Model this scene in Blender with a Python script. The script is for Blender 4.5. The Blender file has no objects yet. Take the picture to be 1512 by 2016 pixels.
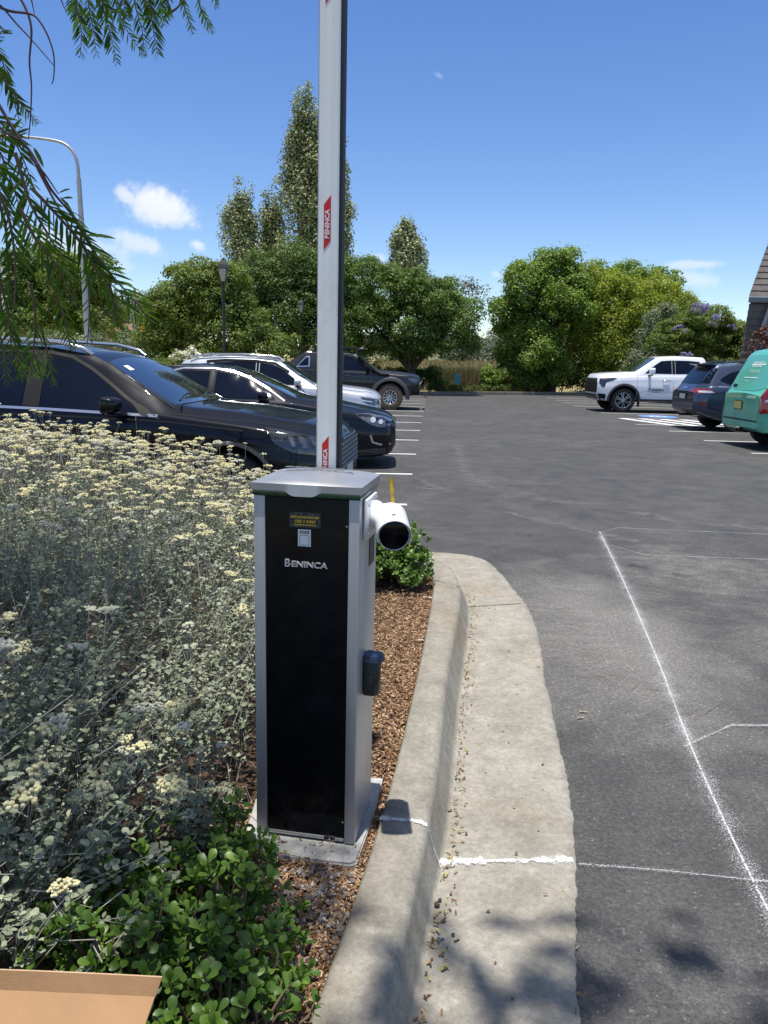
import bpy, bmesh, math, random
import numpy as np
from mathutils import Vector, Matrix, noise
from mathutils.bvhtree import BVHTree

R = math.radians
scene = bpy.context.scene
COL = scene.collection

# ------------------------------------------------------------------ camera
F, CX, CY = 1514.0, 756.0, 1008.0
PITCH, ROLL, EYE = R(11.1), R(1.36), 1.55
cam_d = bpy.data.cameras.new('camera')
cam = bpy.data.objects.new('camera', cam_d)
COL.objects.link(cam)
cam_d.sensor_fit = 'HORIZONTAL'
cam_d.sensor_width = 36
cam_d.lens = F / 1512 * 36
cam_d.clip_start = 0.05
cam_d.clip_end = 12000
_c, _s = math.cos(ROLL), math.sin(ROLL)
_cp, _sp = math.cos(PITCH), math.sin(PITCH)
rv = Vector((_c, _s * _sp, _s * _cp))
uv_ = Vector((-_s, _c * _sp, _c * _cp))
bk = Vector((0, -_cp, _sp))
m = Matrix((rv, uv_, bk)).transposed().to_4x4()
m.translation = Vector((0, 0, EYE))
cam.matrix_world = m
scene.camera = cam

def ray(px, py):
    u, v = px - CX, py - CY
    r = u * _c + v * _s
    d = -u * _s + v * _c
    return Vector((r, F * _cp - d * _sp, -F * _sp - d * _cp))
def at(px, py, z=0.0):
    q = ray(px, py)
    t = (z - EYE) / q.z
    return Vector((q.x * t, q.y * t, z))
def aty(px, py, Y):
    q = ray(px, py)
    t = Y / q.y
    return Vector((q.x * t, Y, EYE + q.z * t))

# ------------------------------------------------------------------ light
SUN_FROM = Vector((-0.035, -0.085, 1.0)).normalized()
sun_el = math.asin(SUN_FROM.z)
sun_az = math.atan2(SUN_FROM.x, SUN_FROM.y)      # from +Y, clockwise
ld = bpy.data.lights.new('sun', 'SUN')
ld.energy = 4.8
ld.angle = R(0.53)
ld.color = (1.0, 0.965, 0.90)
sun = bpy.data.objects.new('sun', ld)
sun.rotation_euler = SUN_FROM.to_track_quat('Z', 'Y').to_euler()
sun.location = (0, 0, 30)
COL.objects.link(sun)
scene.view_settings.view_transform = 'Standard'
scene.view_settings.look = 'None'
scene.view_settings.exposure = 0.35
scene.view_settings.gamma = 1.0
scene.view_settings.use_curve_mapping = False
scene.cycles.max_bounces = 8
scene.cycles.transparent_max_bounces = 24
scene.cycles.caustics_reflective = False
scene.cycles.caustics_refractive = False
scene.cycles.sample_clamp_indirect = 6

# ------------------------------------------------------------------ node helpers
class NT:
    def __init__(s, nt):
        s.nt = nt
    def n(s, t, **kw):
        nd = s.nt.nodes.new(t)
        for k, v in kw.items():
            if k in nd.inputs:
                s.set(nd.inputs[k], v)
            else:
                setattr(nd, k, v)
        return nd
    def set(s, inp, v):
        if isinstance(v, bpy.types.NodeSocket):
            s.nt.links.new(v, inp)
        else:
            if hasattr(inp, 'default_value'):
                try:
                    inp.default_value = v
                except Exception:
                    inp.default_value = (*v, 1)
    def math(s, op, a, b=0.0, c=None, clamp=False):
        nd = s.nt.nodes.new('ShaderNodeMath')
        nd.operation = op
        nd.use_clamp = clamp
        s.set(nd.inputs[0], a)
        s.set(nd.inputs[1], b)
        if c is not None:
            s.set(nd.inputs[2], c)
        return nd.outputs[0]
    def noise(s, vec, scale, detail=4, rough=0.55, dist=0.0):
        nd = s.nt.nodes.new('ShaderNodeTexNoise')
        if vec is not None:
            s.set(nd.inputs['Vector'], vec)
        nd.inputs['Scale'].default_value = scale
        nd.inputs['Detail'].default_value = detail
        nd.inputs['Roughness'].default_value = rough
        nd.inputs['Distortion'].default_value = dist
        return nd.outputs['Fac']
    def ramp(s, fac, stops, interp='LINEAR'):
        nd = s.nt.nodes.new('ShaderNodeValToRGB')
        s.set(nd.inputs[0], fac)
        cr = nd.color_ramp
        cr.interpolation = interp
        while len(cr.elements) < len(stops):
            cr.elements.new(0.5)
        for e, (p, c) in zip(cr.elements, stops):
            e.position = p
            e.color = (c, c, c, 1) if not hasattr(c, '__len__') else (*c[:3], 1)
        return nd.outputs[0]
    def mix(s, f, a, b, blend='MIX'):
        nd = s.nt.nodes.new('ShaderNodeMix')
        nd.data_type = 'RGBA'
        nd.blend_type = blend
        s.set(nd.inputs[0], f)
        for i, v in ((6, a), (7, b)):
            if isinstance(v, bpy.types.NodeSocket):
                s.nt.links.new(v, nd.inputs[i])
            else:
                nd.inputs[i].default_value = (*v[:3], 1) if hasattr(v, '__len__') else (v, v, v, 1)
        return nd.outputs[2]
    def bump(s, h, strength=0.3, dist=0.01):
        nd = s.nt.nodes.new('ShaderNodeBump')
        s.set(nd.inputs['Height'], h)
        nd.inputs['Strength'].default_value = strength
        nd.inputs['Distance'].default_value = dist
        return nd.outputs[0]
    def smooth(s, x, a, b):
        nd = s.nt.nodes.new('ShaderNodeMapRange')
        nd.interpolation_type = 'SMOOTHSTEP'
        s.set(nd.inputs[0], x)
        nd.inputs[1].default_value = a
        nd.inputs[2].default_value = b
        return nd.outputs[0]

# ------------------------------------------------------------------ world: sky and clouds
world = bpy.data.worlds.new('World')
scene.world = world
world.use_nodes = True
w = NT(world.node_tree)
world.node_tree.nodes.clear()
sky = w.n('ShaderNodeTexSky', sky_type='NISHITA', sun_disc=False, sun_elevation=sun_el,
          sun_rotation=sun_az, altitude=0.0, air_density=1.0, dust_density=0.0, ozone_density=3.5)
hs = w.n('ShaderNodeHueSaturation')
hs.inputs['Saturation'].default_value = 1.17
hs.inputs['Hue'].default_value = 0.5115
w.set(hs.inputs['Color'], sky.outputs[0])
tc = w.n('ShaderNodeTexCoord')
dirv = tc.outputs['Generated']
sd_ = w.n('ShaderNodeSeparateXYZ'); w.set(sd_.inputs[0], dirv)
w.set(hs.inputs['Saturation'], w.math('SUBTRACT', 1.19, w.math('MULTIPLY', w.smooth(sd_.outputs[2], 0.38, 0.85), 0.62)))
wn = w.noise(dirv, 13.0, 10, 0.66, 0.35)
wn2 = w.noise(dirv, 60.0, 8, 0.68, 0.3)
nz = w.math('ADD', w.math('MULTIPLY', w.math('SUBTRACT', wn, 0.5), 1.9), w.math('MULTIPLY', w.math('SUBTRACT', wn2, 0.5), 0.9))
# px, py, half width, half height (px), tilt, density, softness
clouds = [(316, 412, 84, 39, 0.28, 0.95, 0.6), (252, 388, 36, 18, 0.5, 0.75, 0.6), (150, 486, 110, 38, 0.0, 0.6, 0.7), (270, 478, 74, 22, 0.25, 0.62, 0.7),
          (388, 482, 20, 14, 0.3, 0.7, 0.6), (225, 520, 40, 14, 0.0, 0.3, 0.6),
          (1368, 521, 62, 9, 0.0, 0.5, 0.7), (1374, 552, 44, 18, 0.2, 0.5, 0.7), (742, 508, 24, 12, 0.2, 0.45, 0.7), (977, 540, 14, 9, 0.3, 0.4, 0.7), (864, 148, 14, 7, 0.5, 0.25, 0.8)]
total = None
under = None
for (px, py, a, b, tilt, dens, soft) in clouds:
    d0 = ray(px, py).normalized()
    tx = Vector((d0.y, -d0.x, 0)).normalized()
    ty = tx.cross(d0).normalized()
    if ty.z < 0:
        ty = -ty
    ca, sa = math.cos(tilt), math.sin(tilt)
    ax = tx * ca - ty * sa
    ay = tx * sa + ty * ca
    def dot(v):
        nd = w.n('ShaderNodeVectorMath', operation='DOT_PRODUCT')
        w.set(nd.inputs[0], dirv)
        nd.inputs[1].default_value = v
        return nd.outputs['Value']
    u = w.math('MULTIPLY', dot(ax), F / a)
    v = w.math('MULTIPLY', dot(ay), F / b)
    # flatter base: the lower side fades faster
    r2 = w.math('SQRT', w.math('ADD', w.math('MULTIPLY', u, u), w.math('MULTIPLY', v, v)))
    front = w.math('GREATER_THAN', dot(d0), 0.3)
    k = w.math('ADD', w.math('SUBTRACT', 1.0, r2), w.math('MULTIPLY', nz, 1.05))
    mk = w.math('MULTIPLY', w.math('MULTIPLY', w.smooth(k, 0.0, soft * 1.2), dens), front)
    total = mk if total is None else w.math('MAXIMUM', total, mk)
    sh = w.math('MULTIPLY', w.smooth(v, 0.3, -1.1), mk)
    under = sh if under is None else w.math('MAXIMUM', under, sh)
cloud_col = w.mix(w.math('MULTIPLY', under, 0.55), (6.2, 6.4, 6.8), (4.0, 4.5, 5.6))
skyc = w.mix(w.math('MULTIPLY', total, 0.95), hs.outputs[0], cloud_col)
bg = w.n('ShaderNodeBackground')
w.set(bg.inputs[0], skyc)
bg.inputs[1].default_value = 0.125
wo = w.n('ShaderNodeOutputWorld')
world.node_tree.links.new(bg.outputs[0], wo.inputs[0])

# ------------------------------------------------------------------ materials
MATS = {}
def new_mat(name):
    mt = bpy.data.materials.new(name)
    mt.use_nodes = True
    mt.node_tree.nodes.clear()
    t = NT(mt.node_tree)
    out = t.n('ShaderNodeOutputMaterial')
    p = t.n('ShaderNodeBsdfPrincipled')
    mt.node_tree.links.new(p.outputs[0], out.inputs[0])
    MATS[name] = mt
    return mt, t, p, out

def simple(name, col, rough=0.5, metal=0.0, coat=0.0, spec=0.5, vary=0.08, scale=14.0, bump=0.0, bscale=60, emit=None, crough=0.03):
    mt, t, p, out = new_mat(name)
    g = t.n('ShaderNodeTexCoord').outputs['Object']
    nz = t.noise(g, scale, 4, 0.6)
    f = t.ramp(nz, [(0.3, 1 - vary), (0.7, 1 + vary)])
    c = t.mix(1.0, (*col, 1), f, 'MULTIPLY')
    t.set(p.inputs['Base Color'], c)
    t.set(p.inputs['Roughness'], t.math('ADD', rough, t.math('MULTIPLY', t.math('SUBTRACT', nz, 0.5), min(0.12, rough * 0.5))))
    p.inputs['Metallic'].default_value = metal
    p.inputs['Coat Weight'].default_value = coat
    p.inputs['Coat Roughness'].default_value = crough
    p.inputs['Specular IOR Level'].default_value = spec
    if bump:
        t.set(p.inputs['Normal'], t.bump(t.noise(g, bscale, 4, 0.6), bump, 0.004))
    return mt

def leaf_mat(name, c1, c2, c3=None, rough=0.5, trans=0.25, clump=1.2, spec=0.35, tcol=None, backc=None):
    """foliage: tone varies per leaf and from clump to clump (young and old leaves)"""
    mt, t, p, out = new_mat(name)
    geo = t.n('ShaderNodeNewGeometry')
    rnd = geo.outputs['Random Per Island']
    cl = t.noise(geo.outputs['Position'], clump, 3, 0.6)
    f = t.math('ADD', t.math('MULTIPLY', rnd, 0.6), t.math('MULTIPLY', t.math('SUBTRACT', cl, 0.3), 1.0), clamp=True)
    stops = [(0.1, c1), (0.75, c2)]
    if c3:
        stops.append((0.97, c3))
    col = t.ramp(f, stops)
    if backc:
        col = t.mix(t.math('MULTIPLY', geo.outputs['Backfacing'], 0.8), col, backc)
    t.set(p.inputs['Base Color'], col)
    p.inputs['Roughness'].default_value = rough
    p.inputs['Specular IOR Level'].default_value = spec
    tr = t.n('ShaderNodeBsdfTranslucent')
    tcc = t.mix(1.0, col, tcol or (1.5, 1.7, 0.6), 'MULTIPLY')
    t.set(tr.inputs[0], tcc)
    ms = t.n('ShaderNodeMixShader')
    ms.inputs[0].default_value = trans
    mt.node_tree.links.new(p.outputs[0], ms.inputs[1])
    mt.node_tree.links.new(tr.outputs[0], ms.inputs[2])
    mt.node_tree.links.new(ms.outputs[0], out.inputs[0])
    return mt

# asphalt
mt, t, p, out = new_mat('asphalt')
g = t.n('ShaderNodeNewGeometry').outputs['Position']
stone = t.n('ShaderNodeTexVoronoi', feature='F1')
t.set(stone.inputs['Vector'], g); stone.inputs['Scale'].default_value = 150
fine = t.noise(g, 260, 3, 0.7)
speck = t.ramp(t.math('ADD', stone.outputs['Color'], 0.0), [(0.0, 0.75), (0.88, 1.15), (0.985, 2.8)])
med = t.noise(g, 3.1, 6, 0.62, 0.4)
big = t.noise(g, 0.55, 5, 0.6, 0.5)
base = t.ramp(med, [(0.3, (0.048, 0.0465, 0.045)), (0.7, (0.078, 0.0755, 0.072))])
dust = t.math('MULTIPLY', t.smooth(big, 0.46, 0.68), t.ramp(t.noise(g, 7, 6, 0.7), [(0.35, 0.15), (0.65, 1.0)]))
sepx = t.n('ShaderNodeSeparateXYZ'); t.set(sepx.inputs[0], g)
near = t.smooth(sepx.outputs[1], 9.0, 5.0)
tan_patch = t.noise(g, 1.3, 5, 0.65, 0.8)
dustf = t.math('MULTIPLY', t.math('MULTIPLY', dust, 0.75), t.math('ADD', t.math('MULTIPLY', near, 0.7), 0.3))
dx = t.math('MULTIPLY', t.math('SUBTRACT', sepx.outputs[0], 1.30), 1.5); dy = t.math('MULTIPLY', t.math('SUBTRACT', sepx.outputs[1], 4.3), 0.62)
rr_ = t.math('SQRT', t.math('ADD', t.math('MULTIPLY', dx, dx), t.math('MULTIPLY', dy, dy)))
loc = t.math('MULTIPLY', t.smooth(t.math('ADD', rr_, t.math('MULTIPLY', t.math('SUBTRACT', t.noise(g, 2.2, 6, 0.7), 0.5), 1.6)), 1.25, 0.3), 0.72)
col = t.mix(t.math('MAXIMUM', dustf, loc), base, (0.20, 0.188, 0.170))
col = t.mix(1.0, col, speck, 'MULTIPLY')
col = t.mix(1.0, col, t.ramp(fine, [(0.3, 0.6), (0.7, 1.42)]), 'MULTIPLY')
col = t.mix(1.0, col, t.ramp(t.noise(g, 62, 3, 0.7), [(0.28, 0.62), (0.5, 1.0), (0.72, 1.45)]), 'MULTIPLY')
col = t.mix(1.0, col, t.ramp(t.noise(g, 1.7, 6, 0.65, 0.6), [(0.3, 0.88), (0.7, 1.15)]), 'MULTIPLY')
# pale wandering scuffs
wv = t.n('ShaderNodeTexNoise'); t.set(wv.inputs['Vector'], g); wv.inputs['Scale'].default_value = 0.35; wv.inputs['Detail'].default_value = 3
wv.inputs['Distortion'].default_value = 0.8
line = t.math('SUBTRACT', 1.0, t.smooth(t.math('ABSOLUTE', t.math('SUBTRACT', wv.outputs['Fac'], 0.52)), 0.0, 0.012))
col = t.mix(t.math('MULTIPLY', line, t.math('MULTIPLY', t.smooth(t.noise(g, 1.1, 5, 0.7), 0.5, 0.7), 0.3)), col, (0.15, 0.145, 0.135))
t.set(p.inputs['Base Color'], col)
t.set(p.inputs['Roughness'], t.ramp(med, [(0.3, 0.62), (0.7, 0.85)]))
p.inputs['Specular IOR Level'].default_value = 0.35
hh = t.math('ADD', t.math('MULTIPLY', stone.outputs['Distance'], -1.0), t.math('MULTIPLY', fine, 0.5))
t.set(p.inputs['Normal'], t.bump(hh, 0.55, 0.006))

def concrete(name, c1, c2, stain, sc=1.0, white=0.0):
    mt, t, p, out = new_mat(name)
    g = t.n('ShaderNodeNewGeometry').outputs['Position']
    a = t.noise(g, 4.0 * sc, 7, 0.65, 0.3)
    b = t.noise(g, 70 * sc, 4, 0.75)
    c = t.noise(g, 1.4 * sc, 5, 0.6, 0.6)
    col = t.ramp(a, [(0.3, c1), (0.68, c2)])
    col = t.mix(t.math('MULTIPLY', t.smooth(c, 0.52, 0.68), 0.55), col, stain)
    col = t.mix(1.0, col, t.ramp(b, [(0.25, 0.72), (0.5, 1.0), (0.75, 1.3)]), 'MULTIPLY')
    col = t.mix(1.0, col, t.ramp(t.noise(g, 16 * sc, 6, 0.75, 0.5), [(0.3, 0.80), (0.7, 1.14)]), 'MULTIPLY')
    pit = t.n('ShaderNodeTexVoronoi'); t.set(pit.inputs['Vector'], g); pit.inputs['Scale'].default_value = 85
    col = t.mix(t.math('MULTIPLY', t.smooth(pit.outputs['Distance'], 0.16, 0.08), 0.5), col, (0.09, 0.085, 0.075))
    t.set(p.inputs['Base Color'], col)
    p.inputs['Roughness'].default_value = 0.85
    p.inputs['Specular IOR Level'].default_value = 0.3
    t.set(p.inputs['Normal'], t.bump(t.math('ADD', b, t.math('MULTIPLY', a, 1.5)), 0.45, 0.005))
    return mt
concrete('kerb_concrete', (0.205, 0.188, 0.15), (0.32, 0.295, 0.245), (0.24, 0.185, 0.12))
concrete('gutter_concrete', (0.23, 0.21, 0.17), (0.34, 0.315, 0.265), (0.26, 0.205, 0.14), 0.8)
concrete('pad_concrete', (0.28, 0.275, 0.26), (0.46, 0.455, 0.44), (0.26, 0.24, 0.20))

# soil
mt, t, p, out = new_mat('soil')
g = t.n('ShaderNodeNewGeometry').outputs['Position']
t.set(p.inputs['Base Color'], t.mix(1.0, t.ramp(t.noise(g, 30, 6, 0.7), [(0.3, (0.05, 0.03, 0.018)), (0.7, (0.19, 0.11, 0.06))]), t.ramp(t.noise(g, 200, 3, 0.7), [(0.3, 0.6), (0.7, 1.4)]), 'MULTIPLY'))
p.inputs['Roughness'].default_value = 0.95
t.set(p.inputs['Normal'], t.bump(t.noise(g, 90, 5, 0.75), 1.0, 0.02))

def island_mat(name, stops, rough=0.8, spec=0.2):
    mt, t, p, out = new_mat(name)
    geo = t.n('ShaderNodeNewGeometry')
    c = t.ramp(geo.outputs['Random Per Island'], stops)
    c = t.mix(1.0, c, t.ramp(t.noise(geo.outputs['Position'], 120, 3, 0.6), [(0.3, 0.75), (0.7, 1.25)]), 'MULTIPLY')
    t.set(p.inputs['Base Color'], c)
    p.inputs['Roughness'].default_value = rough
    p.inputs['Specular IOR Level'].default_value = spec
    return mt
island_mat('mulch_chip', [(0.0, (0.07, 0.038, 0.022)), (0.35, (0.21, 0.115, 0.062)), (0.75, (0.36, 0.225, 0.125)), (0.97, (0.60, 0.44, 0.28))])
island_mat('gravel_stone', [(0.0, (0.12, 0.10, 0.09)), (0.6, (0.27, 0.24, 0.22)), (1.0, (0.42, 0.39, 0.36))])
island_mat('litter_bits', [(0.0, (0.09, 0.05, 0.03)), (0.5, (0.30, 0.17, 0.09)), (0.8, (0.42, 0.33, 0.2)), (1.0, (0.35, 0.40, 0.08))])

# field / ground
mt, t, p, out = new_mat('dry_grass_ground')
g = t.n('ShaderNodeNewGeometry').outputs['Position']
c = t.ramp(t.noise(g, 0.12, 6, 0.65), [(0.3, (0.20, 0.17, 0.075)), (0.6, (0.33, 0.27, 0.13)), (0.8, (0.16, 0.17, 0.06))])
c = t.mix(1.0, c, t.ramp(t.noise(g, 3.0, 5, 0.7), [(0.3, 0.7), (0.7, 1.25)]), 'MULTIPLY')
t.set(p.inputs['Base Color'], c)
p.inputs['Roughness'].default_value = 0.95
p.inputs['Specular IOR Level'].default_value = 0.1
mt, t, p, out = new_mat('hill_ground')
g = t.n('ShaderNodeNewGeometry').outputs['Position']
c = t.ramp(t.noise(g, 0.006, 7, 0.7, 0.4), [(0.42, (0.055, 0.075, 0.045)), (0.52, (0.24, 0.23, 0.13)), (0.62, (0.06, 0.085, 0.05))])
t.set(p.inputs['Base Color'], c)
p.inputs['Roughness'].default_value = 1.0
p.inputs['Specular IOR Level'].default_value = 0.0

simple('steel', (0.50, 0.51, 0.53), 0.36, 0.85, vary=0.05, scale=5)
mt, t, p, out = new_mat('brushed_steel')
g = t.n('ShaderNodeTexCoord').outputs['Object']
mp = t.n('ShaderNodeMapping'); t.set(mp.inputs[0], g); mp.inputs['Scale'].default_value = (260, 260, 1.2)
st = t.noise(mp.outputs[0], 1.0, 4, 0.6)
t.set(p.inputs['Base Color'], t.ramp(st, [(0.3, (0.36, 0.365, 0.38)), (0.7, (0.46, 0.465, 0.48))]))
p.inputs['Metallic'].default_value = 0.55
t.set(p.inputs['Roughness'], t.ramp(t.noise(g, 4, 4, 0.6), [(0.3, 0.36), (0.7, 0.48)]))
t.set(p.inputs['Normal'], t.bump(st, 0.06, 0.001))
mt, t, p, out = new_mat('cap_metal')
g = t.n('ShaderNodeTexCoord').outputs['Object']
t.set(p.inputs['Base Color'], t.ramp(t.noise(g, 6, 4, 0.6), [(0.3, (0.33, 0.335, 0.345)), (0.7, (0.42, 0.425, 0.44))]))
p.inputs['Metallic'].default_value = 0.5
p.inputs['Roughness'].default_value = 0.38
mt, t, p, out = new_mat('boom_white')
g = t.n('ShaderNodeTexCoord').outputs['Object']
mp = t.n('ShaderNodeMapping'); t.set(mp.inputs[0], g); mp.inputs['Scale'].default_value = (90, 90, 0.35)
st = t.noise(mp.outputs[0], 1.0, 5, 0.6)
gr = t.noise(g, 3.0, 6, 0.7)
c = t.ramp(st, [(0.3, (0.86, 0.87, 0.83)), (0.7, (0.94, 0.945, 0.90))])
c = t.mix(t.math('MULTIPLY', t.smooth(gr, 0.5, 0.75), 0.35), c, (0.45, 0.46, 0.43))
t.set(p.inputs['Base Color'], c)
p.inputs['Roughness'].default_value = 0.32
simple('rubber', (0.02, 0.021, 0.025), 0.6, vary=0.2)
simple('black_glass', (0.0035, 0.004, 0.006), 0.16, coat=0.0, spec=0.10, vary=0.3, scale=3)
mt = MATS['black_glass']; t = NT(mt.node_tree)
p = [n for n in mt.node_tree.nodes if n.type == 'BSDF_PRINCIPLED'][0]
geo = t.n('ShaderNodeNewGeometry').outputs['Position']
sz = t.n('ShaderNodeSeparateXYZ'); t.set(sz.inputs[0], geo)
low = t.smooth(sz.outputs[2], 0.36, 0.14)
d_ = t.math('MULTIPLY', t.math('ADD', t.math('MULTIPLY', low, 0.8), 0.10), t.smooth(t.noise(geo, 9, 7, 0.72, 0.5), 0.40, 0.70))
old = p.inputs['Base Color'].links[0].from_socket
t.set(p.inputs['Base Color'], t.mix(t.math('MULTIPLY', d_, 0.30), old, (0.11, 0.11, 0.10)))
simple('black_plastic', (0.012, 0.012, 0.013), 0.45, vary=0.2)
simple('blue_black_plastic', (0.012, 0.022, 0.06), 0.35, vary=0.2)
simple('white_plastic', (0.72, 0.73, 0.74), 0.3, vary=0.03)
simple('lens_black', (0.002, 0.002, 0.003), 0.12, spec=0.15, vary=0.1)
simple('green_strip', (0.006, 0.05, 0.02), 0.18, coat=0.5, vary=0.5, scale=60)
simple('sticker_red', (0.62, 0.018, 0.02), 0.35, vary=0.06)
simple('sticker_white', (0.80, 0.80, 0.80), 0.4, vary=0.03)
simple('sticker_black', (0.02, 0.02, 0.022), 0.4, vary=0.5, scale=150)
simple('sticker_navy', (0.02, 0.02, 0.06), 0.4)
simple('sticker_gold', (0.75, 0.52, 0.06), 0.4, vary=0.1)
simple('logo_silver', (0.52, 0.53, 0.55), 0.35, 0.4, vary=0.05)
simple('emboss_grey', (0.30, 0.31, 0.33), 0.4, 0.6)
simple('yellow_marker', (0.62, 0.42, 0.03), 0.5, vary=0.3, scale=80)
simple('paint_white', (0.72, 0.72, 0.71), 0.7, vary=0.12, scale=3.0)
simple('paint_blue', (0.10, 0.24, 0.55), 0.7, vary=0.15)
simple('galvanised', (0.36, 0.38, 0.40), 0.5, 0.6, vary=0.12)
simple('pole_timber', (0.30, 0.25, 0.19), 0.85, vary=0.2, bump=0.3)
simple('lamp_black', (0.010, 0.010, 0.011), 0.4, vary=0.2)
simple('lamp_glass', (0.42, 0.42, 0.36), 0.25, vary=0.08)
simple('bark', (0.10, 0.075, 0.055), 0.95, vary=0.4, scale=8, bump=0.8, bscale=25)
simple('pale_bark', (0.20, 0.17, 0.13), 0.95, vary=0.3, scale=8, bump=0.8, bscale=25)
simple('twig', (0.16, 0.11, 0.07), 0.85, vary=0.35)
simple('red_twig', (0.085, 0.045, 0.04), 0.7, vary=0.3)
simple('silver_stem', (0.36, 0.34, 0.29), 0.9, vary=0.3, scale=20)
simple('cardboard', (0.36, 0.205, 0.098), 0.85, vary=0.10, scale=9, bump=0.25, bscale=50)
simple('cardboard_edge', (0.50, 0.34, 0.20), 0.9, vary=0.2, scale=200)
simple('cardboard_dark', (0.10, 0.055, 0.03), 0.9)
simple('roof_tile', (0.20, 0.10, 0.065), 0.8, vary=0.3, scale=4)
simple('roof_grey', (0.30, 0.30, 0.31), 0.7, vary=0.3, scale=3)
simple('brick', (0.22, 0.12, 0.08), 0.9, vary=0.3, scale=10)
simple('sign_yellow', (0.75, 0.50, 0.02), 0.5)
simple('sign_blue', (0.03, 0.15, 0.22), 0.5)
simple('fascia', (0.10, 0.12, 0.15), 0.5, vary=0.1)
simple('render_wall', (0.42, 0.46, 0.52), 0.6, vary=0.08)
# cars
simple('paint_black', (0.003, 0.0036, 0.007), 0.4, coat=0.55, spec=0.06, vary=0.1, crough=0.02)
simple('paint_navy_black', (0.004, 0.006, 0.014), 0.4, coat=0.6, spec=0.06, vary=0.1, crough=0.02)
simple('paint_silver', (0.55, 0.57, 0.60), 0.32, 0.35, coat=0.9, vary=0.03)
simple('paint_charcoal', (0.008, 0.0085, 0.010), 0.3, 0.1, coat=0.6, vary=0.08)
simple('paint_pearl', (0.74, 0.76, 0.79), 0.35, 0.0, coat=0.9, vary=0.02)
simple('paint_slate', (0.035, 0.052, 0.095), 0.3, 0.35, coat=0.9, vary=0.05)
simple('paint_mint', (0.095, 0.47, 0.32), 0.32, 0.0, coat=0.9, vary=0.03)
simple('mint_glass', (0.09, 0.38, 0.28), 0.15, coat=0.6, vary=0.04)
simple('car_glass', (0.003, 0.006, 0.016), 0.05, spec=0.25, coat=0.0, vary=0.3, scale=2)
simple('screen_glass', (0.007, 0.012, 0.028), 0.04, spec=0.8, coat=0.5, vary=0.3, scale=2)
simple('chrome', (0.70, 0.71, 0.73), 0.14, 0.95, vary=0.02)
simple('satin_trim', (0.020, 0.0185, 0.0175), 0.45, 0.0, spec=0.25, vary=0.06)
simple('gloss_trim', (0.006, 0.006, 0.007), 0.25, spec=0.25)
simple('headlamp', (0.10, 0.11, 0.13), 0.07, 0.35, coat=1.0, vary=0.6, scale=25)
simple('headlamp_dark', (0.03, 0.034, 0.042), 0.06, 0.2, coat=1.0, vary=0.6, scale=25)
simple('lamp_bright', (0.72, 0.74, 0.78), 0.15, 0.5, coat=1.0, vary=0.2, scale=40)
simple('taillamp', (0.20, 0.006, 0.008), 0.12, coat=1.0, vary=0.3, scale=18)
simple('amber', (0.6, 0.2, 0.02), 0.2, coat=1.0)
simple('tyre', (0.028, 0.026, 0.024), 0.85, vary=0.25, bump=0.3)
simple('muddy_tyre', (0.11, 0.085, 0.06), 0.9, vary=0.4, bump=0.8, bscale=40)
simple('alloy', (0.50, 0.51, 0.53), 0.25, 0.8, vary=0.05)
simple('alloy_dark', (0.06, 0.062, 0.068), 0.35, 0.7, vary=0.1)
simple('seam', (0.004, 0.004, 0.005), 0.8)
simple('arch_plastic', (0.045, 0.045, 0.047), 0.55, vary=0.15)
simple('plate_white', (0.60, 0.60, 0.55), 0.5)
simple('plate_yellow', (0.62, 0.52, 0.16), 0.5)

# leaves
leaf_mat('leaf_willow', (0.075, 0.11, 0.020), (0.18, 0.235, 0.042), (0.28, 0.34, 0.08), trans=0.28, clump=0.9)
leaf_mat('leaf_dark', (0.050, 0.085, 0.018), (0.115, 0.175, 0.035), (0.18, 0.24, 0.05), trans=0.22, clump=0.8)
leaf_mat('leaf_mid', (0.085, 0.14, 0.018), (0.195, 0.28, 0.036), (0.31, 0.39, 0.07), trans=0.28, clump=0.7)
leaf_mat('leaf_broad', (0.055, 0.098, 0.017), (0.135, 0.205, 0.032), (0.23, 0.30, 0.055), trans=0.25, clump=0.7)
leaf_mat('leaf_lime', (0.13, 0.165, 0.014), (0.29, 0.33, 0.032), (0.42, 0.44, 0.06), trans=0.3, clump=0.7)
leaf_mat('leaf_poplar', (0.13, 0.16, 0.06), (0.34, 0.38, 0.19), (0.66, 0.68, 0.50), trans=0.15, clump=1.2, tcol=(1.2, 1.3, 0.7))
leaf_mat('leaf_grey', (0.10, 0.125, 0.06), (0.20, 0.235, 0.13), (0.28, 0.30, 0.19), trans=0.15, clump=0.6)
leaf_mat('leaf_purple', (0.17, 0.15, 0.27), (0.29, 0.26, 0.42), trans=0.25, tcol=(1.2, 1.1, 1.4))
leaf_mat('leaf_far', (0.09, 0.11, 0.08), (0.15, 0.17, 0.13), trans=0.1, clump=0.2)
leaf_mat('leaf_reed', (0.10, 0.085, 0.04), (0.22, 0.19, 0.09), (0.30, 0.26, 0.14), trans=0.15)
leaf_mat('leaf_red', (0.05, 0.018, 0.016), (0.13, 0.05, 0.035), (0.2, 0.1, 0.06), trans=0.15)
leaf_mat('leaf_pepper', (0.030, 0.070, 0.010), (0.080, 0.155, 0.018), (0.14, 0.22, 0.03), trans=0.45, clump=2.0, rough=0.42)
leaf_mat('leaf_shrub', (0.040, 0.090, 0.012), (0.095, 0.175, 0.022), (0.17, 0.27, 0.04), trans=0.2, clump=6.0, rough=0.42, spec=0.4)
leaf_mat('leaf_silver', (0.145, 0.17, 0.105), (0.32, 0.35, 0.24), (0.52, 0.55, 0.40), trans=0.12, clump=5.0, rough=0.8, spec=0.15, tcol=(1.1, 1.2, 0.9))
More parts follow.
